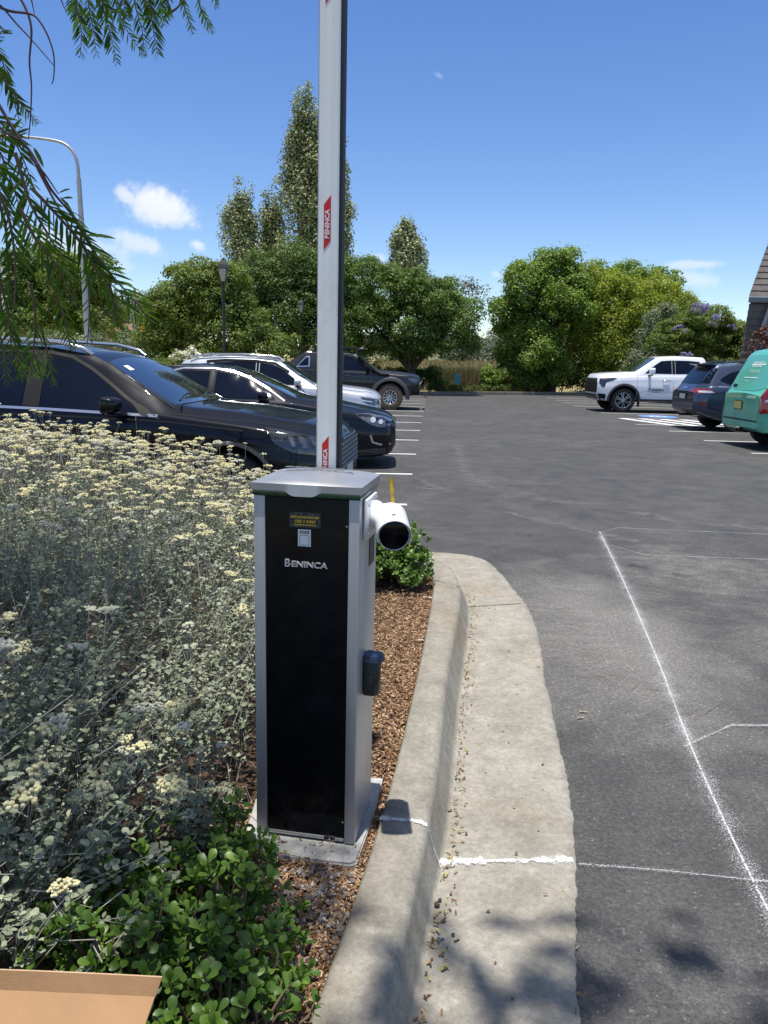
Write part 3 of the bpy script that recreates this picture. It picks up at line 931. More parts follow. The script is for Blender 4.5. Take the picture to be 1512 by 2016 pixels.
# ================================================================== BARRIER GATE
ux = Vector((0.302, -0.054, 0)).normalized()          # along the front, left to right
uy = Vector((-ux.y, ux.x, 0))                           # into the cabinet
uz = Vector((0, 0, 1))
O = Vector((-0.365, 2.117, 0.0))
ZB, ZT = 0.13, 1.176
W_, D_ = 0.305, 0.245
ang_c = math.atan2(ux.y, ux.x)
gate = thing('barrier_gate', 'raised boom barrier gate with grey steel cabinet and black front panel on concrete pad', 'barrier gate', O + Vector((0, 0, ZB)), ang_c)
GI = Matrix.Translation(-(O + Vector((0, 0, ZB))))
def GL(x, y, z):   # local coords of the gate (origin at base, z from ZB)
    return Vector((x, y, z - ZB))
def gbox(bm, x0, x1, y0, y1, z0, z1, bev=0.0):
    bm_box(bm, ((x0 + x1) / 2, (y0 + y1) / 2, (z0 + z1) / 2 - ZB), (x1 - x0, y1 - y0, z1 - z0), None, bev)
# cabinet body with recessed front
bm = bmesh.new()
gbox(bm, 0.0, W_, 0.012, D_, ZB + 0.002, ZT, 0.003)
from_bm('cabinet', bm, 'brushed_steel', gate, smooth=True, angle=30)
for side, (x0, x1) in (('l', (0.0, 0.0335)), ('r', (0.2735, W_))):
    bm = bmesh.new()
    gbox(bm, x0, x1, -0.004, 0.0115, ZB + 0.002, ZT, 0.004)
    from_bm('front_post', bm, 'brushed_steel', gate, smooth=True, angle=30)
bm = bmesh.new()
gbox(bm, 0.0345, 0.2725, -0.001, 0.0115, ZB + 0.020, ZT - 0.002, 0.0015)
from_bm('front_panel', bm, 'black_glass', gate, smooth=True, angle=30)
bm = bmesh.new()
gbox(bm, 0.036, 0.212, -0.003, 0.0112, ZB + 0.006, ZB + 0.017, 0.002)
gbox(bm, 0.244, 0.272, -0.003, 0.0112, ZB + 0.006, ZB + 0.016, 0.002)
from_bm('bottom_rail', bm, 'steel', gate, smooth=True, angle=30)
# light strip under the cap
bm = bmesh.new()
gbox(bm, -0.002, W_ + 0.002, -0.006, D_ + 0.002, ZT + 0.0005, ZT + 0.0155, 0.002)
ls = from_bm('light_strip', bm, 'green_strip', gate, smooth=True, angle=30)
bm = bmesh.new()
for k in range(16):
    gbox(bm, 0.152 + k * 0.0092, 0.157 + k * 0.0092, -0.0078, -0.0062, ZT + 0.005, ZT + 0.0115, 0.0)
simple('led_green', (0.01, 0.14, 0.05), 0.3)
from_bm('diode_row', bm, 'led_green', ls)
# domed cap with a lip in the front middle
bm = bmesh.new()
nx, ny = 40, 26
X0, X1, Y0, Y1 = -0.006, W_ + 0.006, -0.012, D_ + 0.010
def lip(x):
    c = (x - 0.145) / 0.050
    return 0.0125 * min(1.0, (1 - abs(c)) / 0.45) ** 0.8 if abs(c) < 1 else 0.0
top = []
for j in range(ny + 1):
    row = []
    for i in range(nx + 1):
        x = X0 + (X1 - X0) * i / nx; y = Y0 + (Y1 - Y0) * j / ny
        fx = 1 - (2 * i / nx - 1) ** 2; fy = j / ny
        dome = 0.020 * (fx ** 0.7) * min(1, math.sin(math.pi * (0.10 + 0.72 * fy))) * (0 if j == 0 else 1)
        row.append(bm.verts.new(GL(x, y, ZT + 0.036 + dome)))
    top.append(row)
for j in range(ny):
    for i in range(nx):
        bm.faces.new((top[j][i], top[j][i + 1], top[j + 1][i + 1], top[j + 1][i]))
ring = [(i, 0) for i in range(nx + 1)] + [(nx, j) for j in range(1, ny + 1)] + [(i, ny) for i in range(nx - 1, -1, -1)] + [(0, j) for j in range(ny - 1, 0, -1)]
low = []
for (i, j) in ring:
    x = X0 + (X1 - X0) * i / nx; y = Y0 + (Y1 - Y0) * j / ny
    z = ZT + 0.016 - (lip(x) if j == 0 else 0)
    low.append(bm.verts.new(GL(x, y - (0.004 if j == 0 and lip(x) > 0.003 else 0), z)))
for k in range(len(ring)):
    k2 = (k + 1) % len(ring)
    a_, b_ = top[ring[k][1]][ring[k][0]], top[ring[k2][1]][ring[k2][0]]
    bm.faces.new((low[k], low[k2], b_, a_))
capo = from_bm('cap', bm, 'cap_metal', gate, smooth=True, angle=32)
mw = frame(GL(0.15, 0.15, ZT + 0.0615), (1, 0, 0), (0, 1, -0.08))
text_obj('embossed_lettering', 'BENINCA', 0.045, 'emboss_grey', mw, 0.0012, capo, 0.0006, sx=1.1)
# logo and stickers
mw = frame(GL(0.150, -0.0035, 0.985), (1, 0, 0), (0, 0, 1))
text_obj('logo', 'ENINCA', 0.0225, 'logo_silver', frame(GL(0.162, -0.0035, 0.984), (1, 0, 0), (0, 0, 1)), 0.0022, gate, 0.0005, sx=1.28, spacing=0.98)
text_obj('logo', 'B', 0.0305, 'logo_silver', frame(GL(0.0985, -0.0035, 0.9855), (1, 0, 0), (0, 0, 1)), 0.0022, gate, 0.0004, sx=1.0)
bm = bmesh.new(); gbox(bm, 0.103, 0.195, -0.0022, -0.0012, 1.090, 1.134)
stk = from_bm('service_sticker', bm, 'sticker_black', gate)
bm = bmesh.new()
for k in range(150):
    a_ = rng.uniform(0, 3.14); px_ = rng.uniform(0.106, 0.192); pz_ = rng.uniform(1.0925, 1.1315)
    if abs(pz_ - 1.112) < 0.012 and 0.112 < px_ < 0.186: continue
    bm_box(bm, (px_, -0.0024, pz_ - ZB), (0.005, 0.0003, 0.0009), Matrix.Rotation(a_, 3, 'Y'))
simple('tread_grey', (0.16, 0.16, 0.19), 0.5)
from_bm('tread_pattern', bm, 'tread_grey', stk)
for (s_, sz, z_, sx_) in (('SAFE AUTOMATION NSW', 0.0088, 1.1195, 0.80), ('1300 3 34567', 0.0118, 1.1075, 0.95), ('www.safeautomationnsw.com.au', 0.0052, 1.0985, 0.95)):
    text_obj('sticker_lettering', s_, sz, 'sticker_gold', frame(GL(0.149, -0.0028, z_), (1, 0, 0), (0, 0, 1)), 0.0001, stk, 0.00035, sx=sx_)
bm = bmesh.new(); gbox(bm, 0.129, 0.166, -0.0022, -0.0012, 1.037, 1.085)
st2 = from_bm('white_sticker', bm, 'sticker_white', gate)
bm = bmesh.new(); gbox(bm, 0.134, 0.161, -0.0028, -0.0023, 1.0735, 1.0815)
for (a_, b_, c_, d_) in ((0.134, 0.161, 1.0405, 1.0415), (0.134, 0.161, 1.0675, 1.0685), (0.134, 0.135, 1.0415, 1.0675), (0.160, 0.161, 1.0415, 1.0675)):
    gbox(bm, a_, b_, -0.0028, -0.0023, c_, d_)
from_bm('sticker_border', bm, 'sticker_navy', st2)
text_obj('sticker_lettering', 'SCAN ME', 0.0062, 'sticker_white', frame(GL(0.1475, -0.0030, 1.0775), (1, 0, 0), (0, 0, 1)), 0.0001, st2, 0.0002, sx=0.85)
# dark service slot on the right side
bm = bmesh.new(); gbox(bm, W_ - 0.001, W_ + 0.0025, 0.135, 0.205, 0.955, 1.045, 0.001)
from_bm('side_slot', bm, 'black_plastic', gate)
for (x_, z_) in ((0.268, 1.10), (0.268, 0.20)):
    o_ = lathe('panel_screw', [(0.0028, 0), (0.0028, 0.001), (0.0016, 0.0016)], 'steel', gate, 10)
    o_.rotation_euler = (math.pi / 2, 0, 0); o_.location = GL(x_, -0.0012, z_)
# boom: aluminium profile with rounded front, rubber buffer on its right side
bx0 = Vector((-0.174, 2.42, 0)) - O
bxl = bx0.dot(ux)
BY = 0.275
def boomprof(bm, x0, x1, y0, y1, z0, z1, bulge=0.006):
    pts = [(x0, y1), (x0, y0 + 0.008), (x0 + 0.005, y0 + 0.001), (x0 + (x1 - x0) * .3, y0 - bulge * .9), (x0 + (x1 - x0) * .32, y0 - bulge), (x0 + (x1 - x0) * .7, y0 - bulge), (x0 + (x1 - x0) * .72, y0 - bulge * .9), (x1 - 0.004, y0 + 0.001), (x1, y0 + 0.006), (x1, y1)]
    lo = [bm.verts.new(GL(a_, b_, z0)) for a_, b_ in pts]
    hi = [bm.verts.new(GL(a_, b_, z1)) for a_, b_ in pts]
    for k in range(len(pts)):
        k2 = (k + 1) % len(pts)
        bm.faces.new((lo[k], lo[k2], hi[k2], hi[k]))
    bm.faces.new(lo[::-1]); bm.faces.new(hi)
bm = bmesh.new()
boomprof(bm, bxl - 0.034, bxl + 0.028, BY + 0.012, BY + 0.07, 0.95, 4.6)
boom = from_bm('boom', bm, 'boom_white', gate, smooth=True, angle=20)
bm = bmesh.new()
gbox(bm, bxl + 0.0285, bxl + 0.037, BY + 0.022, BY + 0.062, 0.96, 4.58, 0.003)
from_bm('rubber_buffer', bm, 'rubber', boom, smooth=True, angle=30)
bm = bmesh.new()
gbox(bm, bxl - 0.037, bxl - 0.0345, BY + 0.022, BY + 0.060, 0.96, 4.58, 0.001)
from_bm('side_groove', bm, 'galvanised', boom)
bm = bmesh.new()
gbox(bm, bxl - 0.06, bxl + 0.06, D_ + 0.001, BY + 0.012, 0.86, 1.10, 0.006)
from_bm('boom_bracket', bm, 'steel', gate, smooth=True, angle=30)
def boom_sticker(zc):
    h, hw = 0.071, 0.0105
    bm = bmesh.new()
    y = BY + 0.012 - 0.0062
    xc = bxl - 0.003
    pts = [(xc - hw, zc - h - 0.006), (xc + hw, zc - h + 0.02), (xc + hw, zc + h + 0.006), (xc - hw, zc + h - 0.02)]
    lo = [bm.verts.new(GL(a_, y, b_)) for a_, b_ in pts]
    hi = [bm.verts.new(GL(a_, y - 0.0008, b_)) for a_, b_ in pts]
    for k in range(4):
        bm.faces.new((lo[k], lo[(k + 1) % 4], hi[(k + 1) % 4], hi[k]))
    bm.faces.new(hi); bm.faces.new(lo[::-1])
    st = from_bm('red_sticker', bm, 'sticker_red', boom)
    text_obj('sticker_lettering', 'BENINCA', 0.0185, 'sticker_white', frame(GL(xc + 0.0005, y - 0.0012, zc - 0.004), (0, 0, 1), (-1, 0, 0)), 0.0002, st, 0.0007, sx=1.02)
for zc in (1.943, 1.943 - 0.700, 1.943 + 0.655):
    boom_sticker(zc)
# concrete pad
bm = bmesh.new()
pp = [(-0.40, 2.45), (-0.40, 2.085), (-0.33, 2.035), (-0.20, 1.995), (-0.075, 1.975), (-0.055, 1.985), (-0.008, 2.24), (0.018, 2.45)]
hi = [bm.verts.new((x, y, 0.1285)) for x, y in pp]; lo = [bm.verts.new((x * 1.0 + (0), y - (0.012 if y < 2.2 else 0), 0.05)) for x, y in pp]
bm.faces.new(hi)
for k in range(len(pp)):
    bm.faces.new((lo[k], lo[(k + 1) % len(pp)], hi[(k + 1) % len(pp)], hi[k]))
bmesh.ops.bevel(bm, geom=[e for e in bm.edges if all(v in hi for v in e.verts)], offset=0.006, segments=2, affect='EDGES')
tag(from_bm('concrete_pad', bm, 'pad_concrete'), 'pale concrete pad under the barrier gate cabinet', 'concrete pad', kind='structure')
def s_pad():
    return rng.uniform(-0.40, -0.06), rng.uniform(1.97, 2.10)
tag(chips('fallen_twigs', 60, s_pad, (0.013, 0.003, 0.002), 'litter_bits', lambda x, y: 0.129, 0.1), 'brown bark scraps scattered on the concrete pad', 'bark scraps', kind='stuff')

# ------------------------------------------------------------------ camera on the gate
def G2W(x, y, z):
    return O + ux * x + uy * y + uz * z
cctv = thing('security_camera', 'white bullet security camera on bracket at the upper right side of the gate cabinet', 'camera', G2W(W_, 0.12, 1.05))
bp = cctv.location.copy()
def rel(v):
    return Vector(v) - bp
Mrot = Matrix((ux, uy, uz)).transposed()
bm = bmesh.new()
bm_box(bm, rel(G2W(W_ + 0.008, 0.105, 1.113)), (0.012, 0.150, 0.118), Mrot, 0.005)
from_bm('mounting_plate', bm, 'white_plastic', cctv, smooth=True, angle=40)
for (yy, zz) in ((0.045, 1.155), (0.165, 1.158), (0.045, 1.072), (0.165, 1.072)):
    a_ = G2W(W_ + 0.013, yy, zz)
    tubes('screw', [([rel(a_), rel(a_ + ux * 0.004)], [0.005, 0.0035])], 'steel', cctv, 10)
cc = G2W(W_ + 0.083, 0.045, 1.094)          # centre of the housing
ax = (Vector((0.06, -1, -0.10))).normalized() # optical axis, towards the driver
a0 = G2W(W_ + 0.012, 0.11, 1.115)
tubes('bracket_arm', [([rel(a0), rel(a0.lerp(cc, 0.2)), rel(a0.lerp(cc, 0.4) + Vector((0, 0, 0.004))), rel(a0.lerp(cc, 0.65)), rel(cc)], [0.046, 0.034, 0.026, 0.026, 0.030])], 'white_plastic', cctv, 20)
def axis_lathe(name, c, axis, prof, mat, parent, seg=36):
    z_ = axis.normalized(); x_ = z_.cross(Vector((0, 0, 1))).normalized(); y_ = z_.cross(x_)
    M_ = Matrix((x_, y_, z_)).transposed().to_4x4(); M_.translation = c
    o = lathe(name, prof, mat, parent, seg)
    o.data.transform(M_)
    return o
axis_lathe('housing', rel(cc), ax, [(0.022, -0.105), (0.036, -0.098), (0.041, -0.085), (0.041, 0.055), (0.0425, 0.058), (0.0425, 0.066), (0.041, 0.0665), (0.0405, 0.060)], 'white_plastic', cctv)
axis_lathe('lens_window', rel(cc + ax * 0.0605), ax, [(0.0402, -0.001), (0.0402, 0.0028), (0.038, 0.0042)], 'lens_black', cctv)
lo_ = axis_lathe('lens', rel(cc + ax * 0.0648), ax, [(0.012, 0), (0.012, 0.002), (0.009, 0.003)], 'black_glass', cctv)
# sun shield: a curved sheet over the top of the housing
bm = bmesh.new()
z_ = ax; x_ = z_.cross(Vector((0, 0, 1))).normalized(); y_ = x_.cross(z_)
rows = []
for j, tt in enumerate((-0.09, -0.04, 0.02, 0.068, 0.074)):
    ro = []
    for k in range(25):
        an = R(-25 + 230 * k / 24)
        rr = 0.0475
        tip = tt + (0.012 * max(0, math.sin(an)) if j >= 3 else 0)
        ro.append(bm.verts.new(rel(cc + x_ * (math.cos(an) * rr) + y_ * (math.sin(an) * rr + 0.001) + z_ * tip)))
    rows.append(ro)
for a_, b_ in zip(rows, rows[1:]):
    for k in range(24):
        bm.faces.new((a_[k], a_[k + 1], b_[k + 1], b_[k]))
bmesh.ops.recalc_face_normals(bm, faces=bm.faces)
bmesh.ops.solidify(bm, geom=bm.faces[:], thickness=0.002)
from_bm('sun_shield', bm, 'white_plastic', cctv, smooth=True, angle=40)
text_obj('maker_lettering', 'VIGO', 0.010, 'rubber', frame(rel(cc + y_ * 0.0505 + z_ * 0.035), (0.45, 0.9, 0.0), (-0.9, 0.45, 0.1)), 0.0002, cctv, 0.0002)
# yellow marker standing behind the shield
ym = cc + Vector((-0.004, 0.09, 0.035))
mk = thing('marker_pen', 'thin yellow marker stick standing upright behind the white security camera', 'marker stick', ym)
tubes('shaft', [([(0.006, 0, 0), (0.003, 0, 0.03), (0.001, 0, 0.05)], [0.0045, 0.0058, 0.0045])], 'yellow_marker', mk, 10)
tubes('cap', [([(0.001, 0, 0.048), (0.0, 0, 0.058), (-0.002, 0, 0.072), (-0.003, 0, 0.092)], [0.0062, 0.0066, 0.0052, 0.0066])], 'yellow_marker', mk, 10)
# black hooded holder low on the side
hd = thing('keypad_hood', 'small black plastic hooded box on the lower right side of the gate cabinet', 'wall box', G2W(W_, 0.1, 0.58))
hb = hd.location.copy()
bm = bmesh.new()
prof2 = [(0.002, -0.028), (0.036, -0.028), (0.046, -0.018), (0.050, 0.0), (0.046, 0.018), (0.036, 0.028), (0.002, 0.028)]
def hv(x, y, z):
    return ux * x + uy * (y) + uz * z
for (z0, z1, sc_) in ((-0.005, 0.098, 1.0),):
    lo = [bm.verts.new(hv(a_, b_, z0)) for a_, b_ in prof2]; hi = [bm.verts.new(hv(a_, b_, z1)) for a_, b_ in prof2]
    for k in range(len(prof2)):
        bm.faces.new((lo[k], lo[(k + 1) % 7], hi[(k + 1) % 7], hi[k]))
    bm.faces.new(lo[::-1]); bm.faces.new(hi)
bmesh.ops.bevel(bm, geom=bm.edges[:], offset=0.002, segments=1, affect='EDGES')
from_bm('box_body', bm, 'black_plastic', hd, smooth=True, angle=40)
bm = bmesh.new()
pr3 = [(0.001, -0.033), (0.045, -0.033), (0.058, -0.022), (0.063, 0.0), (0.058, 0.022), (0.045, 0.033), (0.001, 0.033)]
lo = [bm.verts.new(hv(a_, b_, 0.0985)) for a_, b_ in pr3]; hi = [bm.verts.new(hv(a_ * 0.9, b_ * 0.9, 0.118)) for a_, b_ in pr3]
for k in range(7):
    bm.faces.new((lo[k], lo[(k + 1) % 7], hi[(k + 1) % 7], hi[k]))
bm.faces.new(lo[::-1]); bm.faces.new(hi)
bmesh.ops.bevel(bm, geom=bm.edges[:], offset=0.003, segments=2, affect='EDGES')
from_bm('hood', bm, 'blue_black_plastic', hd, smooth=True, angle=40)

# ================================================================== VEHICLES
def interp(pts, x, sm=0.03):
    xs = [p[0] for p in pts]; ys = [p[1] for p in pts]
    if xs[0] > xs[-1]:
        xs, ys = xs[::-1], ys[::-1]
    o = np.linspace(-sm, sm, 9)
    return float(np.mean(np.interp(x + o, xs, ys)))

class Car:
    """x forward (nose at x=0, tail at -L), y to the left, z up"""
    def __init__(s, name, label, L, prof, mat, loc, rz, group='cars parked in the bays', cat='car', axles=None, WR=0.34, wellw=0.30, arch=0.055, zmid=0.58):
        s.root = thing(name, label, cat, loc, rz, group)
        s.L = L; s.mat = mat; s.P = prof
        bm = bmesh.new()
        # stations
        xs = sorted(set([0.0, -0.006, -0.02, -0.04, -0.065, -0.095, -0.13, -0.17] + list(np.linspace(-0.22, -L + 0.22, 84)) + [-L + 0.17, -L + 0.13, -L + 0.095, -L + 0.065, -L + 0.04, -L + 0.02, -L + 0.006, -L]), reverse=True)
        rows = []
        for x in xs:
            half = s.section(x, zmid)
            ring = [bm.verts.new((x, y, z)) for y, z in half] + [bm.verts.new((x, -y, z)) for y, z in half[-2:0:-1]]
            rows.append(ring)
        n = len(rows[0])
        for a, b in zip(rows, rows[1:]):
            for k in range(n):
                bm.faces.new((a[k], a[(k + 1) % n], b[(k + 1) % n], b[k]))
        for ring in (rows[0], rows[-1]):
            # fill the end with a bridging strip (mirror pairs)
            h = n // 2
            for k in range(h):
                a_, b_ = ring[k], ring[k + 1]
                c_, d_ = ring[(n - k - 1) % n], ring[(n - k) % n]
                vs = []
                for v in (a_, b_, c_, d_):
                    if v not in vs: vs.append(v)
                if len(vs) > 2:
                    try: bm.faces.new(vs)
                    except ValueError: pass
        bmesh.ops.recalc_face_normals(bm, faces=bm.faces)
        s.bvh = BVHTree.FromBMesh(bm)
        me = bpy.data.meshes.new('body')
        bm.to_mesh(me); bm.free()
        body = bpy.data.objects.new('body', me)
        COL.objects.link(body)
        # cut the wheel wells
        if axles:
            cb = bmesh.new()
            for ax_ in axles:
                for sd in (-1, 1):
                    wmx = interp(prof['w'], ax_)
                    y0, y1 = wmx - wellw, wmx + 0.25
                    r = bmesh.ops.create_cone(cb, cap_ends=True, segments=40, radius1=WR + arch, radius2=WR + arch, depth=y1 - y0)
                    for v in r['verts']:
                        v.co = Vector((v.co.x + ax_, sd * ((y0 + y1) / 2 + v.co.z), v.co.y + WR + 0.01))
            bmesh.ops.recalc_face_normals(cb, faces=cb.faces)
            cme = bpy.data.meshes.new('cut'); cb.to_mesh(cme); cb.free()
            cobj = bpy.data.objects.new('cut', cme); COL.objects.link(cobj)
            md = body.modifiers.new('b', 'BOOLEAN'); md.operation = 'DIFFERENCE'; md.object = cobj; md.solver = 'EXACT'
            dg = bpy.context.evaluated_depsgraph_get()
            nme = bpy.data.meshes.new_from_object(body.evaluated_get(dg))
            body.modifiers.clear()
            body.data = nme
            bpy.data.objects.remove(cobj)
            bpy.data.meshes.remove(cme)
        me = body.data
        me.materials.clear(); me.materials.append(MATS[mat]); me.materials.append(MATS['seam']); me.materials.append(MATS['arch_plastic'])
        # inside of wells dark
        for f in me.polygons:
            f.material_index = 0
            c = f.center
            for ax_ in (axles or []):
                d = math.hypot(c.x - ax_, c.z - WR - 0.01)
                wmx = interp(prof['w'], ax_)
                if d < WR + arch + 0.01 and abs(c.y) < wmx + 0.02 and c.z < WR * 2 + .2 and abs(c.y) > wmx - wellw - 0.02:
                    nd = f.normal
                    rad = Vector((c.x - ax_, 0, c.z - WR - 0.01))
                    if abs(nd.y) > 0.9 or (rad.length > 0 and nd.dot(rad.normalized()) < -0.8):
                        f.material_index = 1
            if f.normal.z < -0.85 and c.z < 0.6:
                f.material_index = 1
        me.polygons.foreach_set('use_smooth', [True] * len(me.polygons))
        me.set_sharp_from_angle(angle=R(38))
        body.parent = s.root
        s.body = body
    def section(s, x, zmid):
        P = s.P
        zb, w, zs, wb, zt, wt = (interp(P[k], x) for k in ('zb', 'w', 'zs', 'wb', 'zt', 'wt'))
        zs = min(zs, zt - 0.012)
        H = max(zs - zb, 0.05)
        cr = P.get('crown', 0.03)
        pts = [(0, zb), (w * 0.5, zb), (w - 0.10, zb), (w - 0.05, zb + 0.02 * min(1, H / .5)), (w - 0.02, zb + 0.06 * min(1, H / .5)), (w - 0.008, zb + 0.12 * min(1, H / .5))]
        for f, dw in ((0.30, 0.0), (0.40, 0.004), (0.50, 0.006), (0.60, 0.006), (0.68, 0.003), (0.75, 0.0), (0.80, 0.002), (0.84, 0.006), (0.88, 0.004)):
            wi = w + dw - (w - wb) * max(0, (f - 0.55) / 0.45) ** 2 * 0.75
            pts.append((wi, zb + H * f))
        pts += [(w - (w - wb) * 0.62, zb + H * 0.95), (w - (w - wb) * 0.82, zb + H * 0.985), (wb, zs)]
        G = zt - zs
        dr = min(0.10, G * 0.38)
        zc = zt - cr - dr * 0.4
        for f in (0.08, 0.25, 0.5, 0.75, 0.92):
            fb = 0.012 * math.sin(math.pi * f) * min(1, G / 0.3)
            pts.append((wb + (wt - wb) * f + fb, zs + (zc - zs) * f))
        pts += [(wt, zc), (wt - 0.018, zc + dr * .22), (wt - 0.045, zt - cr * 0.75)]
        w2 = wt - 0.045
        for f in (0.85, 0.65, 0.45, 0.22):
            pts.append((w2 * f, zt - cr * 0.75 * f * f))
        pts.append((0, zt))
        return pts
    def patch(s, name, poly, axis, mat, off=0.004, cell=0.07, parent=None, thick=0.0, maxd=None, sub=None):
        """a panel laid on the body: poly in (x,z) for side, (y,z) for front/rear, (x,y) for top"""
        bm = bmesh.new()
        f = bm.faces.new([bm.verts.new((p[0], p[1], 0)) for p in poly])
        lo = [min(p[i] for p in poly) for i in (0, 1)]; hi = [max(p[i] for p in poly) for i in (0, 1)]
        for i in (0, 1):
            nn = int((hi[i] - lo[i]) / cell)
            for k in range(1, nn + 1):
                c = lo[i] + (hi[i] - lo[i]) * k / (nn + 1)
                co = (c, 0, 0) if i == 0 else (0, c, 0)
                no = (1, 0, 0) if i == 0 else (0, 1, 0)
                bmesh.ops.bisect_plane(bm, geom=bm.verts[:] + bm.edges[:] + bm.faces[:], plane_co=co, plane_no=no)
        bmesh.ops.triangulate(bm, faces=[f_ for f_ in bm.faces if len(f_.verts) > 4])
        bad = []
        for v in bm.verts:
            a, b = v.co.x, v.co.y
            if axis == 'left': o_, d_ = Vector((a, 3, b)), Vector((0, -1, 0))
            elif axis == 'right': o_, d_ = Vector((a, -3, b)), Vector((0, 1, 0))
            elif axis == 'front': o_, d_ = Vector((3, a, b)), Vector((-1, 0, 0))
            elif axis == 'rear': o_, d_ = Vector((-s.L - 3, a, b)), Vector((1, 0, 0))
            else: o_, d_ = Vector((a, b, 5)), Vector((0, 0, -1))
            hit, nrm, idx, dist = s.bvh.ray_cast(o_, d_)
            if hit is None:
                bad.append(v); continue
            if nrm.dot(d_) > 0: nrm = -nrm
            nn = (nrm - d_ * 0.6).normalized()
            v.co = hit + nn * off
            v.normal = nn
        bmesh.ops.delete(bm, geom=bad, context='VERTS')
        if not bm.faces:
            bm.free(); return None
        me = bpy.data.meshes.new(name)
        dirs = {'left': Vector((0, 1, 0)), 'right': Vector((0, -1, 0)), 'front': Vector((1, 0, 0)), 'rear': Vector((-1, 0, 0)), 'top': Vector((0, 0, 1))}[axis]
        bm.normal_update()
        for f_ in bm.faces:
            if f_.normal.dot(dirs) < 0: f_.normal_flip()
        if thick:
            bmesh.ops.solidify(bm, geom=bm.faces[:], thickness=-thick)
            bm.normal_update()
        bm.to_mesh(me); bm.free()
        me.polygons.foreach_set('use_smooth', [True] * len(me.polygons))
        if thick: me.set_sharp_from_angle(angle=R(40))
        return link(name, me, mat, parent or s.root)
    def both(s, name, poly, mat, **kw):
        a = s.patch(name, poly, 'left', mat, **kw)
        b = s.patch(name, poly, 'right', mat, **kw)
        return a, b
    def stroke(s, name, pts, wd, axis, mat, off=0.0025, parent=None, closed=False, cell=0.1):
        """a thin line laid on the body, one mesh"""
        objs = []
        bms = []
        P = [Vector(p) for p in pts]
        if closed: P.append(P[0])
        L1, L2 = [], []
        for i, p_ in enumerate(P):
            if closed and i in (0, len(P) - 1):
                d = (P[1] - P[0]).normalized() + (P[0] - P[-2]).normalized()
            else:
                d = P[min(i + 1, len(P) - 1)] - P[max(i - 1, 0)]
            d = Vector(d).normalized()
            n_ = Vector((-d.y, d.x))
            L1.append(p_ + n_ * wd / 2); L2.append(p_ - n_ * wd / 2)
        bm = bmesh.new()
        K = 1
        cols = []
        for i in range(len(P) - 1):
            nn = max(1, int((P[i + 1] - P[i]).length / cell))
            for k in range(nn + (1 if i == len(P) - 2 else 0)):
                f = k / nn
                cols.append((L1[i].lerp(L1[i + 1], f), L2[i].lerp(L2[i + 1], f)))
        def cast(a, b):
            if axis == 'left': o_, d_ = Vector((a, 3, b)), Vector((0, -1, 0))
            elif axis == 'right': o_, d_ = Vector((a, -3, b)), Vector((0, 1, 0))
            elif axis == 'front': o_, d_ = Vector((3, a, b)), Vector((-1, 0, 0))
            elif axis == 'rear': o_, d_ = Vector((-s.L - 3, a, b)), Vector((1, 0, 0))
            else: o_, d_ = Vector((a, b, 5)), Vector((0, 0, -1))
            hit, nrm, idx, dist = s.bvh.ray_cast(o_, d_)
            if hit is None: return None
            if nrm.dot(d_) > 0: nrm = -nrm
            return hit + (nrm - d_ * 0.6).normalized() * off
        prev = None
        for a, b in cols:
            ca, cb = cast(*a), cast(*b)
            if ca is None or cb is None: prev = None; continue
            cur = (bm.verts.new(ca), bm.verts.new(cb))
            if prev: bm.faces.new((prev[0], prev[1], cur[1], cur[0]))
            prev = cur
        if not bm.faces: bm.free(); return None
        return from_bm(name, bm, mat, parent or s.root, smooth=True)
    def stroke2(s, name, pts, wd, mat, **kw):
        s.stroke(name, pts, wd, 'left', mat, **kw); s.stroke(name, pts, wd, 'right', mat, **kw)

